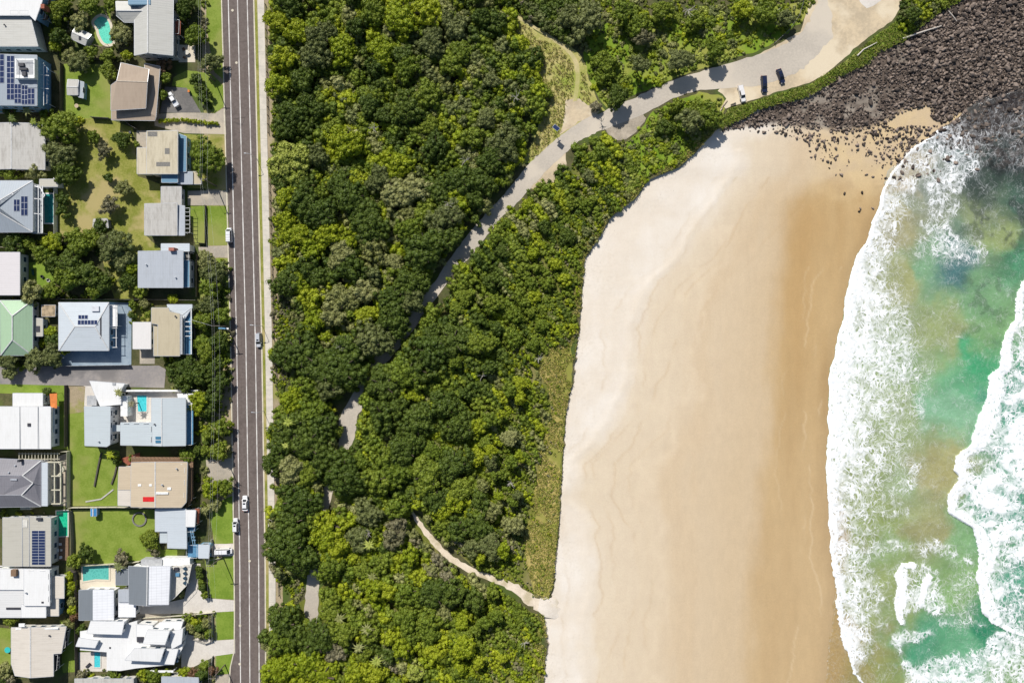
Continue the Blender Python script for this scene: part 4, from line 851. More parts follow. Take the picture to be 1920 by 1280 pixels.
# ---- stuff: the scrub that fills in between and the low wind-shorn dune heath
def scrub(name, label, pts, rads, pals, hts, elong=None, nleaf=26, lsize=0.36, seed=1, per=5):
    r = np.random.default_rng(seed); cen = []; rad = []; cols = []
    for (x, y), R, p_, h in zip(pts, rads, pals, hts):
        R = R*S; n = max(2, int(per*R*R/1.4)); a = np.array(PAL[p_][0]); b = np.array(PAL[p_][1]); base = a+(b-a)*r.random()*0.7
        th = r.random(n)*6.283; q = np.sqrt(r.random(n))*0.85*R; ox = q*np.cos(th); oy = q*np.sin(th)
        if elong is not None:
            e = elong(x, y)
            if e:
                ux, uy = 0.62, -0.78; al = ox*ux+oy*uy; ac = -ox*uy+oy*ux; al = al*(1+e); ac = ac*(1-0.35*min(e, 1)); ox = al*ux-ac*uy; oy = al*uy+ac*ux
        p = W(x, y, h*0.7); zz = h*np.sqrt(np.clip(1-(q/(R+0.01))**2*0.8, 0, 1))*(0.75+0.3*r.random(n))
        rr_ = np.clip(R*0.36, 0.3, 0.95)*(0.75+0.5*r.random(n))
        cen.append(np.stack([p.x+ox, p.y+oy, np.maximum(zz-rr_*0.7, 0.12)+0*ox], -1)); rad.append(rr_)
        cols.append(np.clip(base*(0.75+0.5*r.random((n, 1)))+(b-a)*(r.random((n, 1))-0.3)*0.6, 0.005, 1))
    cen = np.concatenate(cen); rad = np.concatenate(rad); cols = np.concatenate(cols)
    V, Fs, lv, fc = clumps_mesh(cen, rad, nleaf, lsize, r, colors=cols)
    me = big_mesh(name, V, Fs, LMA, attrs={'lv': ('FACE', 'FLOAT', lv), 'Col': ('FACE', 'FLOAT_COLOR', np.concatenate([fc, np.ones((len(fc), 1))], -1))})
    o = link(bpy.data.objects.new(name, me)); return tag(o, label, 'plants', None, 'stuff')
sr = random.Random(9)
def fill(n, polys, rfun, palfun, hfun, ok=None, seed=1, spacing=0.7, box_=(490, 1200, -20, 1300)):
    r = random.Random(seed); out = []; grid = {}; t = 0
    while len(out) < n and t < n*25:
        t += 1; x = r.uniform(box_[0], box_[1]); y = r.uniform(box_[2], box_[3])
        if not any(rin(p, x, y) for p in polys): continue
        R = rfun(x, y, r); g = (int(x//20), int(y//20))
        if ok and not ok(x, y, R): continue
        if any((x-a)**2+(y-b)**2 < (spacing*(R+c)*0.7)**2 for gx in (-1, 0, 1) for gy in (-1, 0, 1) for a, b, c in grid.get((g[0]+gx, g[1]+gy), ())): continue
        grid.setdefault(g, []).append((x, y, R)); out.append((x, y, R, palfun(x, y, r), hfun(x, y, R, r)))
    return out
def run_scrub(name, label, L, **k): return scrub(name, label, [(a[0], a[1]) for a in L], [a[2] for a in L], [a[3] for a in L], [a[4] for a in L], **k)
edge_d = lambda x, y: _ex[int(y)+60]-x
inside_scrub = lambda x, y, R: clear_ok(x, y, R*0.8)
L = fill(2900, [F1, F2], lambda x, y, r: (r.uniform(9, 17) if edge_d(x, y) > 130 else r.uniform(6, 12)), lambda x, y, r: pick(x, y, r) if r.random() < .6 else r.choice(['md', 'md', 'lm', 'ol', 'lm']),
         lambda x, y, R, r: (2.9+R*0.10)*(0.75+0.45*r.random()) if edge_d(x, y) > 230 or (edge_d(x, y) > 150 and x < 900) else (1.6+R*0.08)*(0.75+0.45*r.random()) if edge_d(x, y) > 130 else 0.8+R*0.07*r.uniform(.7, 1.4), inside_scrub, 21, 0.45)
run_scrub('scrub', 'dense mixed green scrub filling the gaps below the coastal trees', L, elong=lambda x, y: (1.1 if edge_d(x, y) < 260 and x > 850 else 0.25), seed=31)
r0 = random.Random(77)
MAT['heath'] = grassmat('heath_ground', (0.115, 0.135, 0.024), (0.17, 0.175, 0.04), (0.20, 0.18, 0.07))
HEATH = [(1090,278),(1120,266),(1160,280),(1146,320),(1180,366),(1136,400),(1104,454),(1086,482),(1078,560),(1072,640),(1060,777),(1046,995),(1030,1110),(1005,1120),(930,1080),(886,1060),(838,1020),(800,985),(790,965),(700,900),(690,760),(760,660),(840,560),(920,455),(955,412),(1006,362),(1040,348),(1072,320)]
sheet('heath', rag(HEATH, 3, 9, 91), MAT['heath'], 0.012)
sheet('heath', rag([(560,1130),(780,970),(840,1062),(940,1112),(995,1147),(1014,1167),(1016,1200),(1016,1250),(1008,1296),(520,1296),(530,1200)], 3, 9, 92), MAT['heath'], 0.012)
L = fill(1300, [HEATH, [(860,1085),(940,1112),(995,1147),(1014,1167),(1016,1200),(1016,1250),(1008,1296),(860,1296)]], lambda x, y, r: r.uniform(4, 8.5), lambda x, y, r: r.choice(['md', 'ol', 'md', 'gy', 'lm', 'lm', 'md']), lambda x, y, R, r: 0.35+R*.055*r.uniform(.6, 1.4), lambda x, y, R: edge_d(x, y) < 230 and inside_scrub(x, y, R) and not (rin(DUNE, x, y) and (R > 5.6 or r0.random() < .45)), 23, .6)
run_scrub('heath_scrub', 'low wind shorn olive heath behind the dune grass', L, elong=lambda x, y: 1.3, seed=33, lsize=.3)
L = fill(90, [[(955,-20),(1060,-20),(1100,60),(1088,72),(1065,82),(1040,66),(1005,44),(975,22)]], lambda x, y, r: r.uniform(7, 15), lambda x, y, r: r.choice(['md', 'dk', 'gr', 'dk', 'gy']), lambda x, y, R, r: 1+R*.12, lambda x, y, R: seg_dist(tr, np.array([x]), np.array([y]))[0] > R+3, 24, .6, (950, 1110, -20, 90))
run_scrub('thicket', 'dark thicket of shrubs at the head of the grass path', L, seed=34)
# northern shrubs round the car park and the clearing
NV = [(1088,72),(1060,20),(960,-20),(1540,-20),(1510,30),(1450,78),(1400,98),(1340,114),(1262,142),(1170,182),(1140,192),(1115,160),(1100,110)]
SE_ = [(1140,255),(1180,265),(1205,240),(1225,210),(1310,178),(1350,184),(1358,198),(1340,232),(1310,265),(1270,305),(1218,328),(1180,366),(1150,390),(1110,440),(1120,330),(1110,265)]
L = fill(760, [NV, SE_], lambda x, y, r: r.uniform(4, 12), lambda x, y, r: r.choice(['lm', 'lm', 'md', 'md', 'md', 'gr', 'yl', 'ol']), lambda x, y, R, r: 0.25+R*0.05*r.uniform(.6, 1.6), lambda x, y, R: float(fbm(np.array([x*.02]), np.array([y*.02]), 77)[0]) < 0.60 or R < 7, 41, 0.65, (955, 1545, -20, 445))
run_scrub('ground_cover_shrubs', 'low bright green shrubs and vines around the car park and headland', L, seed=43, lsize=0.32)
# clumps of grass: dune strip, clearing, banks
def tufts(name, label, polys, n, cols, box_, seed, hgt=(0.25, 0.6), ok=None):
    r = np.random.default_rng(seed); x = r.uniform(box_[0], box_[1], n*6); y = r.uniform(box_[2], box_[3], n*6); m = np.zeros(len(x), bool)
    for p_ in polys: m |= poly_in(p_, x, y)
    if ok is not None: m &= ok(x, y)
    x = x[m][:n]; y = y[m][:n]; n = len(x); B = 7
    c = WN(x, y, 0.0); c = np.repeat(c, B, 0); a = r.random(n*B)*6.283; h = r.uniform(hgt[0], hgt[1], n*B); ln = h*r.uniform(.3, 1.0, n*B); wv_ = 0.05+0.05*r.random(n*B)
    dx = np.cos(a); dy = np.sin(a); o_ = r.normal(size=(n*B, 2))*0.16
    p0 = c+np.stack([o_[:, 0]-dy*wv_, o_[:, 1]+dx*wv_, 0*h], -1); p1 = c+np.stack([o_[:, 0]+dy*wv_, o_[:, 1]-dx*wv_, 0*h], -1)
    p2 = c+np.stack([o_[:, 0]+dx*ln*.5+dy*wv_*.8, o_[:, 1]+dy*ln*.5-dx*wv_*.8, h*.8], -1); p3 = c+np.stack([o_[:, 0]+dx*ln*.5-dy*wv_*.8, o_[:, 1]+dy*ln*.5+dx*wv_*.8, h*.8], -1)
    p4 = c+np.stack([o_[:, 0]+dx*ln, o_[:, 1]+dy*ln, h*.95], -1)
    V = np.stack([p0, p1, p2, p3, p4], 1).reshape(-1, 3); i_ = np.arange(n*B)*5
    Fq = np.stack([i_, i_+1, i_+2, i_+3], -1); Ft = np.stack([i_+3, i_+2, i_+4], -1)
    cc = np.array(cols)[r.integers(0, len(cols), n)]*(0.75+0.5*r.random((n, 1))); cc = np.repeat(cc, B, 0)
    lv = r.random(n*B)
    me = big_mesh(name, V, [Fq, Ft], LMA, attrs={'lv': ('FACE', 'FLOAT', np.concatenate([lv, lv])), 'Col': ('FACE', 'FLOAT_COLOR', np.concatenate([np.concatenate([cc, cc]), np.ones((2*n*B, 1))], -1))})
    return tag(link(bpy.data.objects.new(name, me)), label, 'grass', None, 'stuff')
EB = [(1343,243),(1314,274),(1273,313),(1214,337),(1190,372),(1144,407),(1116,454),(1097,481),(1089,559),(1085,630),(1077,680),(1074,715),(1060,777),(1053,881),(1046,995),(1037,1094),(1028,1126)]
EDG = EB+[(x-14, y-6) for x, y in EB[::-1]]
ED2 = [(1019,1150),(1024,1180),(1026,1208),(1021,1245),(1017,1300),(990,1300),(1000,1240),(1004,1190),(1000,1150)]
tufts('dune_grass', 'yellow green dune grass along the top of the beach', [DUNE, EDG, ED2], 12000, [(0.40, 0.36, 0.09), (0.27, 0.30, 0.05), (0.52, 0.43, 0.17), (0.20, 0.25, 0.035), (0.36, 0.34, 0.08)], (960, 1350, 236, 1300), 5, ok=lambda x, y: (x < e_x(y)+1+9*(fbm(x*0.12, y*0.12, 301, 3)-0.45)) & (fbm(x*0.045, y*0.045, 302, 3) > 0.34))
CLR = [(945,40),(985,45),(1010,75),(1060,85),(1085,110),(1100,150),(1110,190),(1130,205),(1090,226),(1050,250),(1000,298),(985,300),(1010,250),(1020,225),(1022,180),(1010,120),(985,70)]
tufts('rank_grass', 'dry yellow grass tussocks in the clearing by the access road', [CLR], 1000, [(0.44, 0.38, 0.14), (0.33, 0.33, 0.07), (0.52, 0.44, 0.20), (0.26, 0.29, 0.05)], (940, 1135, 36, 302), 6, ok=lambda x, y: (seg_dist(tr, x, y) > 7) & ~poly_in([(1062,186),(1085,186),(1125,210),(1090,226),(1050,252),(1058,220)], x, y))
BK = [(1352,232),(1365,204),(1405,193),(1455,178),(1520,158),(1590,112),(1645,65),(1678,42),(1692,14),(1702,-30),(1830,-30),(1765,10),(1728,38),(1690,70),(1640,92),(1590,126),(1509,174),(1468,184),(1422,198),(1395,216)]
BKE = [(1350,245),(1395,222),(1422,206),(1468,193),(1509,185),(1591,136),(1630,118),(1648,97),(1692,80),(1732,46),(1768,19),(1815,-4),(1800,-18),(1758,10),(1722,38),(1684,71),(1640,88),(1620,110),(1586,125),(1505,175),(1462,184),(1418,197),(1396,213),(1345,236)]
tufts('bank_grass', 'lush green grass on the bank above the boulders', [BK, BKE], 4600, [(0.18, 0.25, 0.025), (0.25, 0.30, 0.04), (0.13, 0.20, 0.018), (0.31, 0.31, 0.08)], (1345, 1835, -30, 248), 7)
L = fill(60, [[(1700,-20),(1800,-20),(1740,30),(1715,48),(1695,60),(1690,20)]], lambda x, y, r: r.uniform(6, 12), lambda x, y, r: r.choice(['dk', 'md', 'lm', 'gr']), lambda x, y, R, r: 0.8+R*0.08, None, 47, .6, (1680, 1810, -20, 70))
run_scrub('bank_shrubs', 'leafy shrubs at the top of the boulder bank', L, seed=48)
L = fill(260, [[(505,-10),(514,-10),(521,300),(526,560),(526,640),(521,640),(514,300)], GAPS[0], GAPS[1], GAPS[2], [(514,300),(530,330),(528,380),(518,380)]], lambda x, y, r: r.uniform(4, 8), lambda x, y, r: r.choice(['md', 'lm', 'ol', 'gy', 'dk']), lambda x, y, R, r: 0.3+R*0.05, None, 51, .6, (500, 575, -10, 1130))
run_scrub('verge_scrub', 'dry grassy scrub along the fence beside the footpath', L, seed=52)
# ---- named trees of the headland and the clearing
for (x, y, r_, p_, lb, h) in [(1103,35,34,'gr','tall grey green tree north of the clearing with long shadow',7), (1068,30,20,'gr','thin grey green tree by the head of the grass path',5), (1195,45,24,'md','broad green tree behind the vine covered slope',4.5), (1170,20,20,'md','mid green tree at the northern edge of the slope',6), (1240,20,20,'md','green tree beside the brown heath at the northern edge',5),
 (1200,122,17,'gr','slender drooping grey tree beside the access road',7), (1275,112,22,'gr','wispy grey green tree casting lacy shade on the road',7), (1340,92,19,'md','round green tree with a round shadow on the access road',6.5), (1135,125,28,'md','low wide green bush east of the grass path',3), (1158,182,21,'dk','round dark tree at the road edge beside the clearing',5.5), (1118,200,10,'gy','pale bare bush at the corner of the clearing',2),
 (1205,70,18,'gy','pale twiggy tree on the vine covered slope',4), (1300,40,18,'md','green tree in the middle of the vine slope',3.5), (1390,18,18,'lm','green tree in tangled growth north of the road',5), (1435,20,26,'md','green spreading tree beside the upper car park',5), (1470,35,16,'gr','grey thin tree by the car park fence',4),
 (1245,238,15,'dk','rounded dark bush on the bright vine bank',2.2), (1295,225,26,'gr','grey green tree above the boulders at the beach corner',6), (1330,215,24,'md','green tree beside the log edged car park corner',5.5), (1270,200,18,'md','green bush on the bank below the access road',3), (1712,28,14,'dk','tall dark shrub above the boulder bank',4)]:
    tree('headland_tree', x, y, r_, p_, lb, 'tree', 'headland trees', h, rr=fr)
# palms and dead branches
def palm_mesh(seed, n=11, L=2.2):
    r = random.Random(seed); V = []; F = []
    for j in range(n):
        a = j*6.283/n+r.uniform(-.2, .2); l = L*r.uniform(.8, 1.15); up = r.uniform(.2, .6); prev = None
        for s_ in range(6):
            t = s_/5; d = l*t; z = up*math.sin(t*2.0)-0.5*l*t*t*0.6; wd = 0.30*math.sin(min(1, t*1.2+0.12)*3.0)+0.02; ca, sa = math.cos(a), math.sin(a)
            i0 = len(V); V += [(ca*d-sa*wd, sa*d+ca*wd, z-0.10), (ca*d, sa*d, z), (ca*d+sa*wd, sa*d-ca*wd, z-0.10)]
            if prev is not None: F += [(prev, prev+1, i0+1, i0), (prev+1, prev+2, i0+2, i0+1)]
            prev = i0
    return V, F
PM = []
for q in range(3):
    m_ = mesh_from('fronds', *palm_mesh(q), LM['md']); a = m_.attributes.new('lv', 'FLOAT', 'FACE'); a.data.foreach_set('value', np.random.default_rng(q).random(len(m_.polygons)).astype(np.float32)); PM.append(m_)
PT = mesh_from('trunk', *tube([(0, 0, -.2), (0.1, 0, .5), (0, 0, 1)], [0.2, 0.15, 0.12], 8), MAT['trunk_bark'])
def palm(px, py, r_, pal, label, h=5.5, group=None):
    p = W(px, py, h); t = empty('palm_tree', (p.x, p.y, 0), label, 'palm', group, fr.uniform(0, 6))
    c = bpy.data.objects.new('fronds', PM[fr.randrange(3)]); link(c, t); c.location = (0, 0, h); s_ = r_*S/2.2; c.scale = (s_, s_, s_); c.material_slots[0].link = 'OBJECT'; c.material_slots[0].material = LM[pal]
    k = bpy.data.objects.new('trunk', PT); link(k, t); k.scale = (1, 1, h)
for (x, y, r_, p_, lb, h) in [(540,792,12,'yl','pale star shaped palm poking through dark canopy by the footpath',9.2), (692,1022,13,'yl','pale palm with drooping fronds left of the sandy track',6.5), (698,1082,12,'ol','olive palm in the thicket below the lower road bend',6), (636,1160,14,'ol','spiky palm beside the lower access road',5.5), (688,1180,13,'ol','palm among bushes in the southern thicket',6), (672,1215,13,'ol','pale palm in the lower thicket beside lime trees',6), (706,1240,13,'yl','yellow green palm at the bottom of the thicket',6.5), (535,835,8,'yl','small pale palm in dark trees by the footpath',9.2)]:
    palm(x, y, r_, p_, lb, h, 'palms in the coastal forest')
def dead(px, py, L_, label, seed, h=4.5):
    r = random.Random(seed); p = W(px, py, h); t = empty('dead_branch', (p.x, p.y, 0), label, 'branch'); pr = [tube([(p.x, p.y, 0), (p.x, p.y, h)], [.14, .08], 6)]
    for j in range(9):
        a = r.uniform(0, 6.28); l = L_*r.uniform(.5, 1); q1 = Vector((p.x, p.y, h*0.8)); q2 = q1+Vector((math.cos(a)*l*.5, math.sin(a)*l*.5, .7)); q3 = q2+Vector((math.cos(a+.5)*l*.5, math.sin(a+.5)*l*.5, .5))
        pr.append(tube([q1, q2, q3], [.08, .06, .03], 5))
    obj('limbs', *join(pr), MAT['dead_wood'], t)
dead(968, 180, 2.6, 'bleached dead tree branches at the forest edge by the clearing', 1, 6.2); dead(840, 380, 2.2, 'bare pale branches among grey trees in the mid forest', 2, 7.5); dead(1450, 20, 3.0, 'fallen bare pale branches in green growth by the car park', 3, 5); dead(635, 650, 2.0, 'bare twigs showing between dark crowns near the footpath', 4, 8)
for x, y, l_, lb, sd, hh in [(1292,16,3.2,'tangled dead limbs in the vine slope at the top edge',5,5),(700,238,2.2,'bleached snag in the upper middle of the forest',6,7.5),(872,300,2.4,'grey dead limbs among trees above the curving road',7,7),(905,705,2.6,'bare grey limbs in the wind shorn heath',8,3.2),(1010,672,2.2,'silvery dead shrub at the top of the dune strip',9,2),(958,905,2.2,'bleached branches by the dune grass',10,3),(842,1078,2.4,'dead sticks piled beside the sandy track bend',11,1.6),(985,1205,2.2,'bare branches in the southern dune scrub',12,2),(690,1000,2.0,'pale dead limbs among shrubs left of the track',13,5.5),(1128,228,1.8,'dead twigs beside the road at the layby',14,1.6)]: dead(x, y, l_, lb, sd, hh)
# ------------------------------------------------------------------ houses
def hit(px, py, Pl):
    """point of the plane through three world points that shows at a photo position"""
    n = (Pl[1]-Pl[0]).cross(Pl[2]-Pl[0]); o = Vector((0, 0, HC)); d = W(px, py, 0)-o
    return o+d*((Pl[0]-o).dot(n)/d.dot(n))
def ppx(v): k = S*(HC-v.z)/HC; return (v.x/k+960, 640-v.y/k)
class House:
    def __init__(s, name, label, cx, cy, cat='house', group='houses along the street'):
        p = W(cx, cy, 0); s.e = empty(name, (p.x, p.y, 0), label, cat, group); s.planes = []
    def slab(s, faces, mat, th=0.16, name='roof', ridge=None, lift=0.0):
        key = {}; top = []
        def idx(v):
            k = (round(v.x, 2), round(v.y, 2), round(v.z, 2))
            if k not in key: key[k] = len(top); top.append(v.copy())
            return key[k]
        Ft = []
        for f in faces:
            n = (f[1]-f[0]).cross(f[2]-f[0]); f = list(f) if n.z > 0 else list(f)[::-1]
            Ft.append([idx(v) for v in f]); s.planes.append(f)
        N = len(top); cnt = {}
        for f in Ft:
            for a, b in zip(f, f[1:]+f[:1]): cnt[(a, b)] = 1
        Vv = top+[v-Vector((0, 0, th)) for v in top]; Ff = [tuple(f) for f in Ft]+[tuple(i+N for i in f[::-1]) for f in Ft]
        for (a, b) in cnt:
            if (b, a) not in cnt: Ff.append((a, a+N, b+N, b))
        r = obj(name, Vv, Ff, mat, s.e)
        if ridge:
            parts = [beam(a+Vector((0, 0, .04)), b+Vector((0, 0, .04)), 0.32, 0.10) for a, b in ridge]
            if parts: obj('ridge_cap', *join(parts), P('ridge_metal', (0.58, 0.58, 0.57), 0.5) if mat.name[:4] != 'tan_' else P('tan_ridge', (0.45, 0.38, 0.30)), r)
        # gutter along the outer edge
        g = []
        for (a, b) in cnt:
            if (b, a) not in cnt and (top[a]-top[b]).length > 1.0:
                A, B_ = top[a], top[b]; d = (B_-A).normalized(); o_ = Vector((d.y, -d.x, 0)).normalized()*0.07
                g.append(beam(A+o_-Vector((0, 0, .10)), B_+o_-Vector((0, 0, .10)), 0.12, 0.14))
        if g: obj('gutter', *join(g), MAT['light_metal'], r)
        return r
    def walls(s, outline, ze, mat, over=0.5, z0=-0.2, win=True, storeys=None, wm=None, name='wall'):
        Pw = ccw([tuple(W(x, y, ze)[:2]) for x, y in outline]); Pi = [tuple(p) for p in inset(Pw, over)] if over else Pw
        wl = obj(name, *prism(Pi, z0, ze-0.05), mat, s.e)
        if not win: return wl
        storeys = storeys or ([1.0, 3.9] if ze > 5 else [1.0]); n = len(Pi); tot = 0
        for i in range(n):
            a = Vector((*Pi[i], 0)); b = Vector((*Pi[(i+1) % n], 0)); d = b-a; L_ = d.length
            if L_ < 2.6: continue
            d.normalize(); nrm = Vector((d.y, -d.x, 0)); mid = (a+b)/2
            if nrm.dot(-mid) < 0: continue          # walls the place shows: those that face the open side
            k = max(1, int(L_/3.2))
            for z in storeys:
                for q in range(k):
                    if tot >= 14: break
                    c = a+d*(L_*(q+0.5)/k); wd = min(1.7, L_/k*0.62); tot += 1
                    fr_ = obj('window', *join([beam(c+d*sx*wd/2+nrm*0.02+Vector((0, 0, z)), c+d*sx*wd/2+nrm*0.02+Vector((0, 0, z+1.4)), 0.09) for sx in (-1, 1)]+[beam(c-d*wd/2+nrm*0.02+Vector((0, 0, z+h)), c+d*wd/2+nrm*0.02+Vector((0, 0, z+h)), 0.09) for h in (0, 1.4)]), MAT['white_paint'], s.e)
                    p0 = c-d*wd/2+nrm*0.012; p1 = c+d*wd/2+nrm*0.012
                    obj('pane', [p0+Vector((0, 0, z)), p1+Vector((0, 0, z)), p1+Vector((0, 0, z+1.4)), p0+Vector((0, 0, z+1.4))], [(0, 1, 2, 3)], MAT['window_glass'], fr_)
        return wl
    def flat(s, outline, z, mat, wmat=None, over=0.4, win=True, th=0.18, tilt=(0, 0), name='roof', z0=-0.2):
        """flat or gently pitched roof; tilt = (rise to the east, rise to the north) per metre"""
        c = W(*np.mean(outline, 0), z)
        f = []
        for x, y in outline:
            v = W(x, y, z); zz = z+(v.x-c.x)*tilt[0]+(v.y-c.y)*tilt[1]; f.append(W(x, y, zz))
        zlo = min(v.z for v in f)
        r = s.slab([f], mat, th, name)
        if wmat: s.walls(outline, zlo-0.02, wmat, over, z0, win)
        return r
    def gable(s, q, ze, zr, axis, mat, wmat, over=0.5, win=True, t=0.5):
        """q = NW, NE, SE, SW in the photo plan; ridge runs ns or ew; t moves the ridge across"""
        a, b, c, d = [W(x, y, ze) for x, y in q]; L2 = lambda p, o: p+(o-p)*t
        if axis == 'ns': r0, r1 = L2(a, b), L2(d, c)
        else: r0, r1 = L2(a, d), L2(b, c)
        r0.z = r1.z = zr
        if axis == 'ns': fs = [[a, r0, r1, d], [r0, b, c, r1]]; ge = [(a, b, r0), (c, d, r1)]
        else: fs = [[a, b, r1, r0], [r0, r1, c, d]]; ge = [(d, a, r0), (b, c, r1)]
        rf = s.slab(fs, mat, ridge=[(r0, r1)])
        s.walls(q, ze, wmat, over, win=win); cen = (a+b+c+d)/4
        for x, y, z in ge:
            m = [v+(cen-v)*0.05 for v in (x, y, z)]; m = [Vector((v.x, v.y, w_.z-0.2)) for v, w_ in zip(m, (x, y, z))]
            obj('gable_end', m, [(0, 1, 2)], wmat, s.e)
        return rf
    def hip(s, q, ze, zr, mat, wmat, r0=None, r1=None, over=0.5, win=True):
        a, b, c, d = [W(x, y, ze) for x, y in q]
        p0 = W(*r0, zr); p1 = W(*r1, zr) if r1 else None
        if p1 is None: fs = [[a, b, p0], [b, c, p0], [c, d, p0], [d, a, p0]]; rg = [(a, p0), (b, p0), (c, p0), (d, p0)]
        elif abs(r0[0]-r1[0]) < abs(r0[1]-r1[1]): fs = [[a, b, p0], [b, c, p1, p0], [c, d, p1], [d, a, p0, p1]]; rg = [(p0, p1), (a, p0), (b, p0), (c, p1), (d, p1)]
        else: fs = [[a, b, p1, p0], [b, c, p1], [c, d, p0, p1], [d, a, p0]]; rg = [(p0, p1), (a, p0), (d, p0), (b, p1), (c, p1)]
        rf = s.slab(fs, mat, ridge=rg); s.walls(q, ze, wmat, over, win=win); return rf
    def on_roof(s, px, py):
        best = None
        for f in s.planes:
            if poly_in([ppx(v) for v in f], np.array([px]), np.array([py]))[0]:
                z = hit(px, py, f).z
                if best is None or z > best[0]: best = (z, f)
        return best[1] if best else s.planes[0]
    def solar(s, x0, y0, x1, y1, cols, rows, skew=0):
        f = s.on_roof((x0+x1)/2, (y0+y1)/2); n = (f[1]-f[0]).cross(f[2]-f[0]).normalized()
        Vv = []; Ff = []; mi = []
        def q(xa, ya, xb, yb, up, m):
            k = len(Vv)
            for x, y in ((xa, yb), (xb, yb), (xb, ya), (xa, ya)): Vv.append(hit(x, y, f)+n*up)
            Ff.append((k, k+1, k+2, k+3)); mi.append(m)
        q(x0, y0, x1, y1, 0.10, 0)
        k = len(Vv)
        for x, y in ((x0, y1), (x1, y1), (x1, y0), (x0, y0)): Vv.append(hit(x, y, f)+n*0.01)
        for i in range(4): Ff.append((k+i, k+(i+1) % 4, (i+1) % 4, i)); mi.append(0)
        gx = min(0.35, (x1-x0)/cols*0.07); gy = min(0.35, (y1-y0)/rows*0.07)
        for i in range(cols):
            for j in range(rows):
                q(x0+(x1-x0)*i/cols+gx, y0+(y1-y0)*j/rows+gy, x0+(x1-x0)*(i+1)/cols-gx, y0+(y1-y0)*(j+1)/rows-gy, 0.105, 1)
        obj('solar_panel', Vv, Ff, [MAT['light_metal'], MAT['solar_cell']], s.e, mi)
    def skylight(s, x0, y0, x1, y1, mat='blue_glass', name='skylight', up=0.14):
        f = s.on_roof((x0+x1)/2, (y0+y1)/2); n = (f[1]-f[0]).cross(f[2]-f[0]).normalized(); B = [hit(x, y, f) for x, y in ((x0, y1), (x1, y1), (x1, y0), (x0, y0))]
        Vv = [b-n*0.03 for b in B]+[b+n*up for b in B]; obj(name, Vv, [(4, 5, 6, 7)]+[(i, (i+1) % 4, 4+(i+1) % 4, 4+i) for i in range(4)], MAT[mat], s.e)
    def vent(s, x, y, mat='light_metal', r=0.28, h=0.5):
        p = hit(x, y, s.on_roof(x, y)); obj('roof_vent', *join([tube([p-Vector((0, 0, .1)), p+Vector((0, 0, h))], r*0.6, 8), tube([p+Vector((0, 0, h)), p+Vector((0, 0, h+.12))], [r*1.1, r*.7], 8)]), MAT[mat], s.e)
    def deck(s, outline, z, mat='timber', rail='white_paint', name='balcony', posts=True, th=0.16):
        Pw = ccw([tuple(W(x, y, z)[:2]) for x, y in outline]); d = obj(name, *prism(Pw, z-th, z), MAT[mat], s.e)
        g = []; n = len(Pw)
        for i in range(n):
            a = Vector((*Pw[i], z)); b = Vector((*Pw[(i+1) % n], z)); L_ = (b-a).length; g.append(beam(a+Vector((0, 0, 1.0)), b+Vector((0, 0, 1.0)), 0.07))
            for k in range(max(1, int(L_/1.2))+1): p = a+(b-a)*(k/max(1, int(L_/1.2)+0)) if L_ > 1.2 else a; g.append(beam(p, p+Vector((0, 0, 1.0)), 0.05))
        if rail: obj('railing', *join(g), MAT[rail], d)
        if posts and z > 1: [obj('support_post', *beam((*p, -.1), (*p, z-th), 0.14), MAT['white_paint'], d) for p in [tuple(v) for v in inset(Pw, 0.2)]]
        return d
    def bars(s, segs, mat, wd=0.14, name='pergola'):
        """list of ((px,py,z),(px,py,z)) beams as one part"""
        return obj(name, *join([beam(W(*a), W(*b), wd) for a, b in segs]), MAT[mat], s.e)
    def pergola(s, x0, y0, x1, y1, z, nx, ny, mat='white_paint', wd=0.14):
        sg = [((x0+(x1-x0)*i/max(1, nx-1), y0, z), (x0+(x1-x0)*i/max(1, nx-1), y1, z)) for i in range(nx)]+[((x0, y0+(y1-y0)*j/max(1, ny-1), z+.12), (x1, y0+(y1-y0)*j/max(1, ny-1), z+.12)) for j in range(ny)]
        ps = []
        for x, y in ((x0, y0), (x1, y0), (x1, y1), (x0, y1)): p = W(x, y, z); ps.append(beam((p.x, p.y, -.1), (p.x, p.y, z), wd))
        return obj('pergola', *join([beam(W(*a), W(*b), wd) for a, b in sg]+ps), MAT[mat], s.e)
    def blockpart(s, name, x0, y0, x1, y1, z0, z1, mat):
        a = W(x0, y1, z1); b = W(x1, y0, z1); return obj(name, *prism([(a.x, a.y), (b.x, a.y), (b.x, b.y), (a.x, b.y)], z0, z1), MAT[mat] if isinstance(mat, str) else mat, s.e)
R_white = metal_roof('roof_white', (0.70, 0.70, 0.69), 'x', dirt=0.10, lines=0.07); R_whitey = metal_roof('roof_white_ew', (0.74, 0.74, 0.73), 'y', dirt=0.10, lines=0.07)
R_grey = metal_roof('roof_pale_grey', (0.46, 0.455, 0.42), 'y', dirt=0.15, lines=0.12); R_bluegrey = metal_roof('roof_blue_grey', (0.40, 0.43, 0.47), 'x', dirt=0.15, lines=0.14)
R_solar = metal_roof('roof_slate_blue', (0.30, 0.34, 0.38), 'x', dirt=0.1); R_tan = metal_roof('tan_tiles', (0.37, 0.295, 0.225), 'x', 1.1, 0.3, (0.30, 0.23, 0.17), 0.8, 1.3, 0.10)
R_old = metal_roof('roof_weathered_sheet', (0.50, 0.485, 0.45), 'x', dirt=0.6, dirtcol=(0.26, 0.24, 0.21), rough=0.9, sheet=1.9, lines=0.18)
R_cream = metal_roof('roof_stained_cream', (0.56, 0.50, 0.37), 'x', dirt=0.55, dirtcol=(0.33, 0.28, 0.19), rough=0.9, lines=0.10)
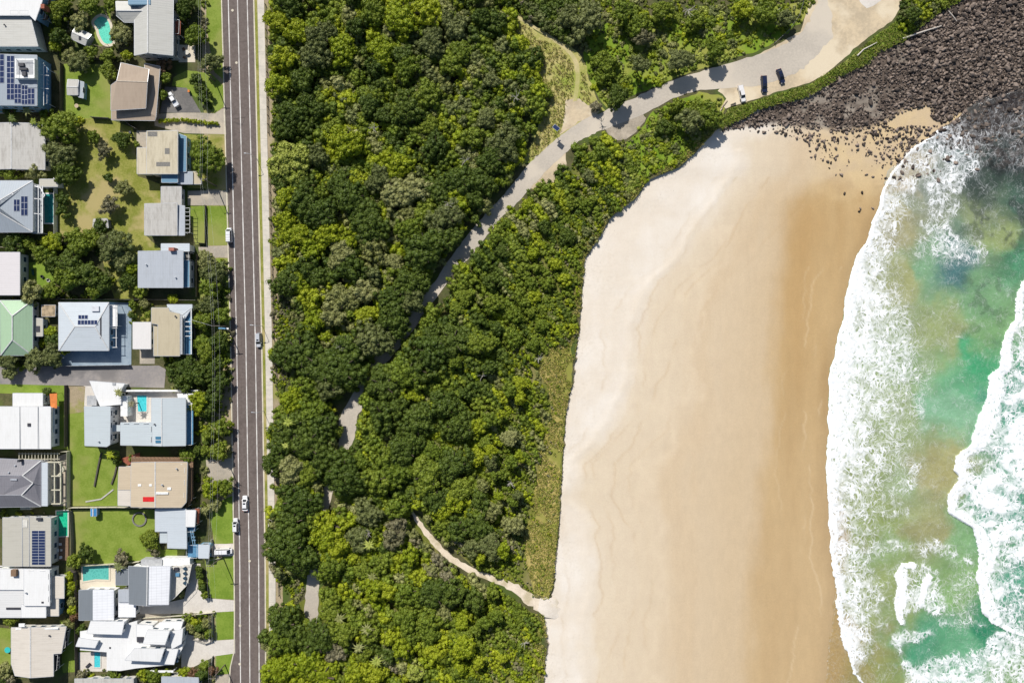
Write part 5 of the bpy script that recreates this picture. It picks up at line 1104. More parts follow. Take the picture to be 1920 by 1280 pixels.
R_hipblue = metal_roof('roof_steel_blue', (0.33, 0.37, 0.41), 'x', dirt=0.12); R_green = metal_roof('roof_pale_green', (0.33, 0.47, 0.31), 'x', dirt=0.10, lines=0.06)
R_pblue = metal_roof('roof_pale_blue', (0.50, 0.545, 0.58), 'y', dirt=0.10, lines=0.06); R_ice = metal_roof('roof_ice_grey', (0.47, 0.52, 0.54), 'y', dirt=0.08, lines=0.08)
R_beige = metal_roof('roof_beige', (0.46, 0.40, 0.28), 'x', dirt=0.15, lines=0.06); R_beige2 = metal_roof('roof_sand_beige', (0.52, 0.43, 0.31), 'y', dirt=0.12, lines=0.05)
R_dark = metal_roof('roof_violet_grey', (0.20, 0.195, 0.215), 'x', dirt=0.12, lines=0.25); R_char = metal_roof('roof_charcoal', (0.17, 0.19, 0.21), 'x', dirt=0.1, lines=0.10)
R_stone = metal_roof('roof_stone', (0.46, 0.44, 0.38), 'y', dirt=0.12, lines=0.08); R_corr = metal_roof('roof_white_corrugated', (0.76, 0.77, 0.79), 'y', 0.9, 0.15, (0.5, 0.5, 0.52), 0.5, 1.5, 0.32)
R_shell = metal_roof('roof_shell', (0.60, 0.55, 0.48), 'y', dirt=0.15, lines=0.06); R_azure = metal_roof('roof_azure', (0.12, 0.24, 0.34), 'y', dirt=0.1)  # last roof: shade with a blue cast, put into the sheet colour
M = MAT
# north-west corner
h = House('house', 'white two storey house with a grey lower roof, top left of the street', 35, 45)
h.flat([(-70,29),(56,29),(71,87),(-70,87)], 5.6, R_grey, M['offwhite_wall'], tilt=(0, -0.03)); h.flat([(-70,-30),(82,-30),(79,2),(66,39),(56,29),(-70,29)], 6.6, R_white, M['blue_wall'], tilt=(0, 0.04))
h.skylight(19,20,34,27); h.skylight(37,20,53,27); h.vent(10,48,'dark_metal'); h.deck([(79,-5),(95,0),(88,38),(70,38)], 3.2, 'timber'); h.blockpart('chimney', 76,8,83,16,3,7.2,'red_timber')
h = House('house', 'slate blue house covered in solar panels with a white roof deck', 35, 150)
h.flat([(-70,100),(69,104),(69,198),(-70,196)], 7.2, R_solar, M['blue_wall'], over=0.1, tilt=(0, 0.02)); h.blockpart('roof_terrace', 28,110,65,147,7.0,8.6,'white_paint'); h.blockpart('terrace_floor', 31,113,62,140,8.4,8.65,'grey_wall')
h.bars([((30,111,9.6),(64,111,9.6)),((64,111,9.6),(64,146,9.6)),((64,146,9.6),(30,146,9.6)),((30,146,9.6),(30,111,9.6)),((30,111,8.5),(30,111,9.6)),((64,146,8.5),(64,146,9.6)),((30,146,8.5),(30,146,9.6)),((64,111,8.5),(64,111,9.6))], 'white_paint', .1, 'railing')
for a in ((34,118,44,124),(36,127,50,131),(41,134,48,142)): h.blockpart('outdoor_furniture', *a, 8.65, 9.3, 'dark_metal')
h.solar(-8,102,8,156,2,5); h.solar(13,105,27,127,2,2); h.solar(13,127,27,187,2,6); h.solar(27.5,158,40,194,2,4); h.solar(41,160,52,196,2,4); h.solar(52.5,166,65,196,2,3)
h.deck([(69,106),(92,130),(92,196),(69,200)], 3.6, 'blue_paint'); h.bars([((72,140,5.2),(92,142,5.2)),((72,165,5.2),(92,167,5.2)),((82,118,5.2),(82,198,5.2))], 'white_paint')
h = House('house', 'pale grey gabled house with a west wing beside the kidney pool', 288, 55)
h.gable([(252,-30),(325,-30),(324,104),(252,104)], 5.4, 7.4, 'ns', R_grey, M['grey_wall'], t=0.43); h.slab([[W(217,3,4.9), W(272,4,4.9), W(270,20,6.6), W(218,20,6.3)], [W(218,20,6.3), W(270,20,6.6), W(253,42,5.1), W(233,42,4.9), W(218,29,4.9)]], R_grey, ridge=[(W(218,20,6.3), W(270,20,6.6))]); h.walls([(219,5),(262,6),(252,40),(234,40),(219,28)], 4.8, M['grey_wall'])
h.blockpart('dark_lower_roof', 240,-20,282,9,5.5,7.35,R_azure); h.deck([(325,40),(339,40),(338,66),(325,66)], 3.0, 'red_timber', 'white_paint'); h.deck([(324,66),(331,66),(331,106),(324,106)], 3.0, 'grey_timber', 'light_metal')  # lower roof lies in shadow, its dark blue is that shade as colour
h = House('house', 'tan tiled angular house with stepped roof above the dark driveway', 250, 172)
h.slab([[W(271,119,3.6), W(300,125,3.6), W(292,219,3.3), W(290,226,3.1), W(209,225,3.1), W(209,206,3.3), W(273,206,4.0)]], R_tan); h.walls([(272,121),(299,126),(290,224),(211,224),(211,207),(268,207)], 3.0, M['tan_wall'])
h.slab([[W(227,118,5.3), W(279,130,5.3), W(276,154,6.2), W(219,152,6.2)], [W(219,152,6.2), W(276,154,6.2), W(273,203,5.3), W(208,207,5.3), W(208,160,5.6)]], R_tan, ridge=[(W(219,152,6.2), W(276,154,6.2))]); h.walls([(228,120),(278,131),(272,203),(209,206),(209,161),(220,153)], 5.1, M['tan_wall'])
h = House('house', 'left edge house with weathered grey sheet roof behind round trees', 35, 275)
h.gable([(-70,232),(84,232),(84,318),(-70,318)], 3.6, 4.6, 'ns', R_old, M['offwhite_wall'], t=0.62); h.blockpart('carport_strip', 76,238,84,312,3.3,3.5,'grey_wall')
h = House('house', 'flat stained cream roofed house with glazed east side tinted shade blue', 300, 285)
h.flat([(275,246),(333,245),(333,326),(275,326)], 5.6, R_cream, M['cream_wall'], tilt=(.01, .02)); h.flat([(257,277),(276,277),(276,326),(257,326)], 4.6, R_cream, M['cream_wall'], tilt=(.03, 0))
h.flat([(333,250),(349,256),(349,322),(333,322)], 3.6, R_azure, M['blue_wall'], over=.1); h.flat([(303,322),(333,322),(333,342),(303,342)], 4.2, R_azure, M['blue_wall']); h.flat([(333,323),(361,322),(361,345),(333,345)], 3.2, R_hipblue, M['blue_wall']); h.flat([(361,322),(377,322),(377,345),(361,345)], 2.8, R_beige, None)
h.skylight(309,278,318,289,'grey_timber','roof_patch',.03); h.skylight(293,304,319,312,'grey_timber','roof_patch',.03); h.skylight(277,247,295,256,'grey_timber','roof_patch',.03)
h.bars([((350,320,2.4),(378,346,2.4)),((377,322,0),(377,322,2.8)),((377,345,0),(377,345,2.8))], 'white_paint', .12, 'carport_posts')
h = House('house', 'low house with worn white sheet roof and pergola beams to the east', 302, 405)
h.flat([(302,350),(340,350),(340,384),(302,384)], 3.4, R_old, M['offwhite_wall'], tilt=(0, .04)); h.flat([(271,382),(332,381),(332,441),(271,441)], 3.9, R_old, M['offwhite_wall'], tilt=(0, .03)); h.flat([(332,384),(346,386),(346,441),(332,441)], 3.3, R_bluegrey, None)
h.pergola(344,390,356,436,3.0,2,7,'white_paint',.1)
h = House('house', 'steel blue hip roofed house with solar panels and a long green lap pool', 20, 388)
h.hip([(-75,339),(61,339),(61,435),(-75,435)], 5.6, 8.2, R_hipblue, M['white_paint'], (-5,387), (-20,387)); h.solar(-10,347,35,355,5,1); h.solar(-10,357,25,365,4,1); h.solar(26,374,37,396,2,2); h.solar(39.5,368,52,404,2,3)
h.deck([(62,345),(80,350),(80,438),(62,438)], 3.2, 'grey_wall', 'white_paint'); h.bars([((62,372,5.2),(80,374,5.2)),((62,400,5.2),(80,402,5.2)),((72,346,5.2),(72,436,5.2)),((80,348,5.2),(80,436,5.2))], 'white_paint', .2); h.flat([(74,336),(108,336),(108,350),(74,350)], 3.4, R_stone, M['white_paint'], over=.2); h.bars([((62,348,5),(76,352,5)),((76,352,5),(84,366,5)),((84,366,5),(80,372,5))], 'white_paint', .3, 'curved_parapet')
h = House('house', 'left edge house with plain pinkish white roof by a small lawn', 10, 513)
h.flat([(-70,473),(37,473),(37,553),(-70,553)], 4.8, metal_roof('roof_pink_white', (0.60, 0.57, 0.57), 'y', dirt=.06, lines=.03), M['offwhite_wall'], tilt=(.02, 0))
h = House('house', 'blue grey skillion roofed house with a front balcony and brick chimney', 300, 503)
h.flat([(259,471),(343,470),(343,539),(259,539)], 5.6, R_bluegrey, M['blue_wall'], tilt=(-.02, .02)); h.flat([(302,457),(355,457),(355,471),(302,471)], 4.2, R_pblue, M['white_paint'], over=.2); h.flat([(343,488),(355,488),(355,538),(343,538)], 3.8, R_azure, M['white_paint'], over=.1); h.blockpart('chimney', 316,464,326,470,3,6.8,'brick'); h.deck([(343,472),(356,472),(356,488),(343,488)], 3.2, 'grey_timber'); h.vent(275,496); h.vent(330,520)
h = House('house', 'mint green hip roofed house at the left edge', 30, 615)
h.hip([(0,563),(61,563),(61,666),(1,666)], 3.8, 6.4, R_green, M['offwhite_wall'], (23,592), (23,637)); h.flat([(61,596),(80,597),(80,630),(61,630)], 2.8, R_stone, M['offwhite_wall'], over=.2); h.flat([(78,572),(104,572),(103,593),(78,593)], 2.6, P('rust_roof', (0.42, 0.32, 0.20), .8, var=.3, s=.8), M['tan_wall'], over=.2); h.skylight(68,611,75,622,'dark_metal')
h = House('house', 'pale blue low pitched house with nine solar panels and shade-blue courtyard', 157, 612)
h.hip([(110,567),(204,567),(204,657),(110,657)], 4.2, 5.4, R_pblue, M['blue_wall'], (140,612), (178,612)); h.solar(147,590.5,165,598,3,1); h.solar(146,600,183,608.5,6,1); h.skylight(173,574,187,584,'light_metal','air_conditioner',.5); h.skylight(187.5,592,190.5,634,'dark_metal','roof_step',.03)  # thin dark strip paints the shading at the step in the roof
h.deck([(204,572),(220,572),(220,612),(204,612)], 3.0, 'white_paint', 'light_metal'); h.bars([((204,615,3),(220,615,3)),((204,633,3),(220,633,3)),((204,651,3),(220,651,3)),((218,572,3),(218,651,3))], 'white_paint', .16)
h = House('house', 'beige skillion roofed house with white annexe and shade-blue front balcony', 310, 622)
h.flat([(284,577),(316,577),(318,584),(337,588),(337,667),(296,667),(296,608),(284,606)], 5.4, R_beige, M['cream_wall'], tilt=(.01, .01)); h.flat([(249,604),(283,604),(283,654),(249,654)], 3.2, metal_roof('roof_annexe_white', (0.64, 0.62, 0.60), 'x', dirt=.06, lines=.03), M['offwhite_wall']); h.flat([(288,607),(298,607),(298,667),(288,667)], 4.6, R_beige, M['cream_wall'])
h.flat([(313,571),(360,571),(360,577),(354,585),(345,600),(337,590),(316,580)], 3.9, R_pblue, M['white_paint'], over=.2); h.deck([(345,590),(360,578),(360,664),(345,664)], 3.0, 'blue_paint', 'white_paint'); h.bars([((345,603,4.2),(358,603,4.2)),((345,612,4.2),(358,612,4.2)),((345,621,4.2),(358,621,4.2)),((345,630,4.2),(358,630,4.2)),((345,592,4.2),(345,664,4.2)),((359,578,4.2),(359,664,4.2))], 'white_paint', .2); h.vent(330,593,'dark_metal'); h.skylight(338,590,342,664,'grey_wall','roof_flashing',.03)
h = House('house', 'bright white roofed house with an orange awning below the lane', 45, 800)
h.flat([(24,737),(80,737),(80,762),(24,762)], 4.2, R_white, M['white_paint']); h.flat([(-70,762),(95,762),(95,841),(-70,841)], 5.2, R_white, M['white_paint'], tilt=(-.01, .01)); h.bars([((71,762,5.35),(71,841,5.35)),((37,762,5.3),(37,841,5.3))], 'grey_wall', .12, 'roof_joint'); h.skylight(52,793,58,799,'dark_metal','roof_vent',.2)
h.bars([((80,744,3.4),(90,744,3.4)),((80,749,3.4),(90,749,3.4)),((80,754,3.4),(90,754,3.4)),((81,742,3.4),(81,760,3.4)),((89,742,3.4),(89,760,3.4))], 'dark_metal', .12); h.deck([(95,764),(101,764),(101,810),(95,810)], 3.0, 'blue_paint', 'white_paint')
o_ = obj('orange_awning', *prism([tuple(W(x, y, 2.9)[:2]) for x, y in ((93,738),(107,737),(107,765),(95,764))], 2.85, 2.92), MAT['orange_cloth'], h.e); [obj('awning_post', *beam((*W(x, y, 2.9)[:2], 0), (*W(x, y, 2.9)[:2], 2.85), .08), MAT['dark_metal'], o_) for x, y in ((94,739),(106,738),(106,764),(96,763))]
h = House('house', 'L shaped ice grey modern house wrapped around a white pool terrace', 260, 785)
h.flat([(158,762),(207,762),(206,833),(200,837),(159,835)], 5.4, R_ice, M['white_paint'], over=.3); h.flat([(168,714),(234,719),(227,730),(227,758),(188,761),(178,740)], 3.4, R_white, M['white_paint'], over=.3); h.flat([(207,797),(227,797),(227,808),(207,808)], 3.4, R_ice, M['white_paint'], over=.1)
h.gable([(284,746),(348,746),(348,835),(284,835)], 5.0, 5.9, 'ns', R_ice, M['white_paint'], t=0.34); h.flat([(226,792),(285,792),(285,835),(226,834)], 5.1, R_ice, M['white_paint'], over=.3); h.skylight(292,818,302,823); h.skylight(292,825,302,830); h.vent(291,795,'dark_metal'); h.vent(186,827)
h.deck([(348,758),(362,758),(362,833),(348,833)], 3.0, 'blue_paint', 'white_paint'); h.flat([(332,738),(363,738),(361,758),(348,758),(348,746),(334,746)], 3.2, R_white, None); h.blockpart('garden_wall', 228,731,371,734,0,2.2,'white_paint'); h.skylight(211,717,217,722,'grey_wall')
h.bars([((209,773,3),(215,773,3)),((209,781,3),(215,781,3)),((209,789,3),(215,789,3)),((209,815,3),(215,815,3)),((209,824,3),(215,824,3))], 'dark_metal', .35, 'clerestory'); h.blockpart('stair', 163,742,181,760,0,2.4,'grey_wall'); h.blockpart('terrace_wall', 226,742,239,780,0,3.0,'white_paint')
h = House('house', 'violet grey ribbed hip and valley roofed house with cream pergola', 45, 903)
h.slab([[W(-40,858,5), W(77,863,5), W(42,891,7), W(-40,891,7)], [W(77,863,5), W(77,909,5), W(62,905,6.4), W(42,891,7)], [W(42,891,7), W(62,905,6.4), W(40,928,7), W(4,928,6.6), W(4,892,6.8)], [W(62,905,6.4), W(77,909,5), W(77,949,5), W(40,928,7)], [W(-40,928,7), W(40,928,7), W(77,949,5), W(-40,951,5)], [W(-40,891,7), W(4,892,6.8), W(4,928,6.6), W(-40,928,7)]], R_dark, ridge=[(W(77,863,5), W(42,891,7)), (W(42,891,7), W(62,905,6.4)), (W(62,905,6.4), W(40,928,7)), (W(40,928,7), W(77,949,5))]); h.walls([(-40,859),(77,864),(77,948),(-40,950)], 4.9, M['grey_wall'])
h.flat([(77,867),(89,867),(89,948),(77,948)], 4.9, R_pblue, M['offwhite_wall'], over=.1); h.pergola(91,866,114,944,3.6,3,4,'fence_cream',.35); h.bars([((112,868,3.2),(120,880,3.2)),((120,880,3.2),(108,892,3.2))], 'fence_cream', .5, 'curved_parapet'); h.blockpart('chimney', 32,862,36,866,5,7,'dark_metal'); h.vent(30,872); h.vent(18,885); h.skylight(20,897,32,900,'light_metal'); h.blockpart('side_wall', 38,949,57,955,0,3.2,'fence_cream'); h.bars([((36+6*i,848,2.6),(36+6*i,862,2.6)) for i in range(13)]+[((34,850,2.5),(112,850,2.5)),((34,860,2.5),(112,860,2.5))], 'fence_cream', .18)
h = House('house', 'sand beige shallow gabled house with red roof panel and timber deck', 295, 905)
h.slab([[W(246,867,5.2), W(291,866,5.9), W(291,951,5.9), W(245,950,5.2)], [W(291,866,5.9), W(351,866,5.2), W(349,941,5.2), W(340,951,5.3), W(291,951,5.9)]], R_beige2, ridge=[(W(291,866,5.9), W(291,951,5.9))]); h.walls([(247,868),(350,867),(348,940),(339,949),(247,949)], 5.1, M['cream_wall']); h.flat([(223,875),(246,875),(246,918),(221,918)], 4.2, R_beige2, M['cream_wall']); h.flat([(221,918),(246,918),(246,948),(221,947)], 4.1, R_shell, M['cream_wall'])
h.skylight(268,931,289,940,'red_paint','red_roof_panel',.05); h.skylight(259,907,265,911,'white_paint'); h.skylight(280,907,285,911,'white_paint'); h.skylight(314,913,321,918,'white_paint'); h.skylight(293,922,316,926,'white_paint','roof_duct',.25); h.vent(305,908); h.vent(332,878)
h.deck([(246,856),(362,857),(362,935),(352,950),(352,866),(246,866)], 2.6, 'timber', 'timber'); h.deck([(225,860),(262,848),(262,862),(240,872)], 0.6, 'red_timber', None, posts=False)
h = House('house', 'small L shaped pale blue house with red brown porch and blue shed stair', 325, 990)
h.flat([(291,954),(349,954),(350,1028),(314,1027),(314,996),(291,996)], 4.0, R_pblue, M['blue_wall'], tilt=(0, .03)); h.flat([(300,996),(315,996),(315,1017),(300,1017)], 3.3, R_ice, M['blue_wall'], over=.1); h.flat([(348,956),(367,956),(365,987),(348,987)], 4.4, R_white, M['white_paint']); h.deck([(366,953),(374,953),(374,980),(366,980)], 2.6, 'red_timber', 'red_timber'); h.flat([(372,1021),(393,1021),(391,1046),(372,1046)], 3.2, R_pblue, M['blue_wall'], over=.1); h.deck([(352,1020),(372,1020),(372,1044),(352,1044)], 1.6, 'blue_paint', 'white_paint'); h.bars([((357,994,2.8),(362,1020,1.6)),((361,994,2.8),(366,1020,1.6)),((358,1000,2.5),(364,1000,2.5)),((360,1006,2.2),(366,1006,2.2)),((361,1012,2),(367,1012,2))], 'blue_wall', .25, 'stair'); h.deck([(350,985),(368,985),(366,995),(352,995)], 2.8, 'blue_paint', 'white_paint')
h = House('house', 'stone grey roofed house with a tall twelve row solar array', 50, 1015)
h.flat([(5,970),(95,970),(95,1061),(5,1061)], 4.8, R_stone, M['offwhite_wall'], tilt=(0, .02)); h.solar(60,994,85,1058,2,12); h.bars([((42,970,4.95),(42,1061,4.7)),((55,970,4.95),(55,1061,4.7))], 'light_metal', .15, 'roof_joint'); h.skylight(43,974,52,988,'offwhite_wall','roof_hatch',.15); h.skylight(70,970,80,974,'dark_metal','air_conditioner',.6)
h = House('house', 'sprawling flat white roofed house with cream east extension', 55, 1112)
h.flat([(-70,1066),(45,1066),(45,1105),(-70,1105)], 4.6, R_white, M['white_paint']); h.flat([(45,1066),(93,1067),(93,1135),(45,1135)], 5.2, R_white, M['white_paint']); h.flat([(93,1080),(120,1080),(120,1121),(93,1121)], 3.6, R_shell, M['offwhite_wall']); h.flat([(-70,1105),(45,1105),(45,1157),(-70,1157)], 4.2, metal_roof('roof_grey_white', (0.62, 0.62, 0.61), 'y', dirt=.1, lines=.05), M['white_paint']); h.flat([(40,1133),(86,1133),(86,1157),(40,1157)], 4.7, R_white, M['white_paint']); h.flat([(88,1122),(110,1122),(110,1154),(88,1154)], 3.4, R_shell, M['blue_wall'], over=.1); h.skylight(12,1138,39,1142,'dark_metal'); h.skylight(78,1127,82,1130,'dark_metal'); h.blockpart('chimney', 20,1068,30,1080,4,5.6,'timber'); h.vent(50,1110)
h = House('house', 'charcoal and white corrugated gabled pair of buildings by a teal pool', 235, 1110)
h.gable([(241,1061),(319,1061),(316,1133),(242,1132)], 5.2, 6.4, 'ns', R_char, M['white_paint'], t=0.5); h.slab([[W(280,1061,6.47), W(319,1061,5.27), W(316,1133,5.27), W(279,1133,6.47)]], R_corr, .05, 'corrugated_slope'); h.slab([[W(148,1106,4.8), W(174,1105,5.8), W(174,1162,5.8), W(148,1162,4.8)]], R_char); h.slab([[W(174,1105,5.8), W(213,1105,4.8), W(213,1162,4.8), W(174,1162,5.8)]], R_corr); h.walls([(149,1107),(212,1107),(212,1161),(149,1161)], 4.7, M['white_paint'])
h.flat([(217,1068),(240,1067),(240,1096),(217,1096)], 4.0, R_char, M['white_paint']); h.flat([(222,1105),(241,1105),(241,1128),(222,1128)], 3.8, R_bluegrey, M['white_paint']); h.flat([(222,1128),(254,1128),(254,1156),(222,1156)], 3.4, R_corr, M['white_paint']); h.deck([(319,1062),(360,1057),(352,1095),(330,1118),(317,1128)], 3.0, 'cloth_pale', 'white_paint', th=.3); h.blockpart('outdoor_table', 326,1064,334,1070,3,3.7,'dark_metal'); h.blockpart('outdoor_seat', 329,1074,336,1080,3,3.5,'blue_paint'); h.bars([((345,1066+9*i,3.1),(350,1063+9*i,3.1)) for i in range(4)], 'window_glass', .9, 'floor_lights'); h.deck([(320,1068),(330,1068),(328,1118),(318,1124)], 2.0, 'blue_paint', None); h.blockpart('parapet', 264,1049,304,1060,0,3.2,'grey_wall'); h.blockpart('parapet', 304,1046,356,1060,0,2.8,'white_paint')
h = House('house', 'large white modern house of stacked angular roofs beside a light driveway', 245, 1210)
h.flat([(150,1183),(232,1170),(257,1163),(258,1200),(290,1195),(343,1186),(342,1215),(330,1235),(325,1245),(256,1252),(225,1257),(200,1256),(200,1222),(150,1218)], 3.6, R_white, M['white_paint'], over=.5)
for i, (q_, z_, tl) in enumerate([([(170,1164),(233,1165),(228,1189),(163,1187)], 5.8, (0, .05)), ([(148,1195),(184,1201),(178,1214),(142,1211)], 5.0, (0, .04)), ([(277,1180),(318,1182),(309,1208),(268,1206)], 6.4, (0, .05)), ([(252,1215),(308,1216),(300,1240),(234,1237)], 6.0, (0, .05)), ([(256,1170),(286,1172),(280,1200),(256,1200)], 4.2, (0, .02)), ([(318,1184),(343,1178),(340,1206),(322,1216)], 4.6, (0, .02)), ([(300,1166),(343,1165),(338,1180),(290,1178)], 3.4, (0, 0)), ([(312,1216),(334,1216),(326,1245),(306,1244)], 4.4, (0, 0))]):
    h.flat(q_, z_, R_white if i % 2 else R_whitey, M['white_paint'], over=.15, tilt=tl)
h.skylight(257,1193,270,1203,'dark_metal'); h.skylight(205,1212,208,1215,'dark_metal'); h.bars([((336,1182,3.4),(341,1206,3.4)),((326,1218,3.4),(333,1240,3.4))], 'window_glass', .8, 'glazed_front'); h.deck([(281,1256),(325,1256),(325,1260),(281,1260)], 2.8, 'white_paint', None)
h = House('house', 'shell coloured long gabled house at the bottom left', 72, 1220)
h.slab([[W(21,1176,4.6), W(57,1176,5.4), W(57,1270,5.4), W(28,1266,4.6), W(21,1244,4.6)], [W(57,1176,5.4), W(124,1174,4.4), W(115,1224,4.4), W(100,1225,4.6), W(100,1267,4.6), W(57,1270,5.4)]], R_shell, ridge=[(W(57,1176,5.4), W(57,1270,5.4))]); h.walls([(22,1177),(122,1176),(114,1223),(99,1224),(99,1266),(57,1268),(29,1265),(22,1243)], 4.3, M['offwhite_wall']); h.deck([(116,1182),(126,1184),(126,1210),(115,1218)], 3.0, 'dark_metal', 'white_paint'); h.deck([(100,1226),(112,1224),(110,1252),(100,1260)], 3.0, 'dark_metal', 'white_paint'); h.bars([((30,1178,4.75),(110,1177,4.75))], 'white_paint', .5, 'parapet'); h.vent(94,1190,'dark_metal'); h.skylight(36,1168,47,1174,'white_paint','roof_hatch',.2)
h = House('house', 'grey roofed building cut by the bottom edge beside flowering shrubs', 330, 1285)
h.flat([(303,1268),(372,1270),(372,1330),(303,1330)], 4.0, R_bluegrey, M['offwhite_wall'])
h = House('house', 'pale paved roofed building at the bottom edge behind the shell house', 180, 1290)
h.flat([(140,1272),(250,1272),(250,1330),(140,1330)], 3.0, R_old, M['offwhite_wall'])
# sheds, cubbies
def shed(name, label, q, ze, zr, ax, mat, wm): h = House(name, label, *np.mean(q, 0), cat='shed', group=None); h.gable(q, ze, zr, ax, mat, wm, over=.15, win=False); return h
h = shed('garden_shed', 'small grey gabled garden shed beside the kidney shaped pool', [(142,51),(171,65),(160,85),(133,73)], 2.4, 3.0, 'ew', R_grey, M['grey_wall']); h.skylight(148,68,152,75,'dark_metal')
h = shed('garden_shed', 'weathered garden shed with blue lean-to on the lawn', [(127,149),(147,150),(146,178),(126,178)], 2.4, 2.7, 'ew', R_old, M['grey_timber']); h.flat([(147,152),(157,154),(156,184),(147,182)], 2.0, R_hipblue, M['blue_wall'], over=.05)
h = shed('garden_shed', 'tiny grey shed under dark trees in the dry back yard', [(175,411),(201,410),(203,427),(174,426)], 2.2, 2.5, 'ns', R_old, M['grey_timber'])
h = shed('cubby_house', 'small blue roofed cubby house on the mown lawn', [(170,953),(181,953),(181,967),(170,967)], 2.0, 2.3, 'ns', P('blue_roof', (0.06, 0.25, 0.50)), M['blue_wall'])
# ------------------------------------------------------------------ vehicles
def loft(layers):
    n = len(layers[0][0]); V = []; F = []
    for pts, z in layers: V += [(x, y, z if not callable(z) else z(x)) for x, y in pts]
    for i in range(len(layers)-1):
        for k in range(n): F.append((i*n+k, i*n+(k+1) % n, (i+1)*n+(k+1) % n, (i+1)*n+k))
    F.append(tuple(range(n-1, -1, -1))); F.append(tuple(range(len(V)-n, len(V)))); return V, F
def rr_outline(x0, x1, hw, r, nose=0.0):
    pts = []
    for cx, cy, a0 in ((x1-r, hw-r-nose, 0), (x0+r, hw-r, 90), (x0+r, -hw+r, 180), (x1-r, -hw+r+nose, 270)):
        for q in range(4): a = math.radians(a0+q*30); pts.append((cx+r*math.cos(a), cy+r*math.sin(a)))
    return pts
def car_paint(name, c): 
    k = NT(name); k.color(c); k.set(0.25, 0.1, 0.5); k.b.inputs['Coat Weight'].default_value = 0.5; k.b.inputs['Coat Roughness'].default_value = 0.05; return k.m
def local(name, V, F, mat, parent, smooth=False):
    return link(bpy.data.objects.new(name, mesh_from(name, V, F, mat, None, smooth)), parent)
def vehicle(name, label, cat, px, py, ang, paint, kind='sedan', L=4.6, wd=1.82, group='cars on the streets'):
    """ang: heading of the bonnet in the photo plan, degrees, 0 = right, 90 = up"""
    p = W(px, py, 0.7); t = empty(name, (p.x, p.y, 0.05), label, cat, group, math.radians(ang)); hw = wd/2; x0, x1 = -L/2, L/2
    hb = {'sedan': .88, 'suv': 1.0, 'van': 1.05, 'ute': 1.0}[kind]; hr = {'sedan': 1.45, 'suv': 1.72, 'van': 1.95, 'ute': 1.7}[kind]
    def hood(x): return hb-0.10*max(0, (x-x1+1.3)/1.3)**1.5
    body = loft([(rr_outline(x0+.05, x1-.05, hw-.06, .25, .10), .22), (rr_outline(x0, x1, hw, .35, .14), .45), (rr_outline(x0+.02, x1-.02, hw-.01, .36, .15), .70), (rr_outline(x0+.10, x1-.10, hw-.09, .34, .15), hood)])
    local('body', *body, paint, t)
    if kind == 'sedan': c0, c1, r0, r1 = x0+.45, x1-1.15, x0+1.05, x1-2.05
    elif kind == 'suv': c0, c1, r0, r1 = x0+.12, x1-1.1, x0+.45, x1-1.85
    elif kind == 'van': c0, c1, r0, r1 = x0+.08, x1-.55, x0+.18, x1-1.35
    else: c0, c1, r0, r1 = x0+1.75, x1-1.15, x0+1.95, x1-1.95
    bw, tw = hw-.10, hw-.30; z0 = hb-.03; z1 = hr
    A = [(c0, -bw, z0), (c1, -bw+.06, z0), (c1, bw-.06, z0), (c0, bw, z0)]; B = [(r0, -tw, z1), (r1, -tw, z1), (r1, tw, z1), (r0, tw, z1)]
    pil = loft([([(a[0], a[1]) for a in A], z0), ([(b[0], b[1]) for b in B], z1)]); local('cabin', *pil, paint, t)
    def pane(nm, i, j, m=.10, k=.12):
        a0, a1, b0, b1 = (Vector(v) for v in (A[i], A[j], B[i], B[j])); n = (a1-a0).cross(b0-a0).normalized()*0.012
        f = lambda u, v: a0.lerp(a1, u).lerp(b0.lerp(b1, u), v)+n
        local(nm, [f(m, k), f(1-m, k), f(1-m, 1-k*.8), f(m, 1-k*.8)], [(0, 1, 2, 3)], M['car_glass'], t)
    pane('windscreen', 1, 2, .07, .06); pane('rear_window', 3, 0, .08, .12); pane('side_window', 0, 1, .06); pane('side_window', 2, 3, .06)
    rf = loft([([(b[0]-.04 if b[0] < 0 else b[0]+.02, b[1]*1.04) for b in B], z1-.01), ([(b[0]*.97, b[1]*.95) for b in B], z1+.06)]); roof = local('roof', *rf, paint, t)
    if kind in ('sedan', 'suv'): local('sunroof', [(r1-.75, -tw*.6, z1+.066), (r1-.25, -tw*.6, z1+.066), (r1-.25, tw*.6, z1+.066), (r1-.75, tw*.6, z1+.066)], [(0, 1, 2, 3)], M['car_glass'], roof)
    if kind == 'van':
        for i in range(3): local('roof_rail', *box((r0+.5+i*.9, 0, z1+.06), .06, tw*1.9, .06), M['light_metal'], roof)
    if kind == 'ute':
        tr_ = local('tray', *join([box(((x0+c0)/2+.05, s_*(hw-.12), hb-.05), c0-x0-.1, .07, .28) for s_ in (-1, 1)]+[box((x0+.10, 0, hb-.05), .07, 2*hw-.24, .28)]), paint, t); local('tray_floor', *box(((x0+c0)/2+.05, 0, hb-.02), c0-x0-.3, 2*hw-.34, .03), M['light_metal'] if 'silver' in label or 'canopy' not in label else paint, tr_)
        if 'white tray' in label: local('tray_cover', *box(((x0+c0)/2+.05, 0, hb+.18), c0-x0-.12, 2*hw-.2, .05), paint, tr_)
    for xw in (x0+.85, x1-.9):
        for s_ in (-1, 1):
            w_ = local('wheel', *tube([(xw, s_*(hw-.24), .33), (xw, s_*(hw-.01), .33)], .33, 14), M['rubber'], t); local('rim', *tube([(xw, s_*(hw-.05), .33), (xw, s_*(hw+.005), .33)], .2, 10), M['light_metal'], w_)
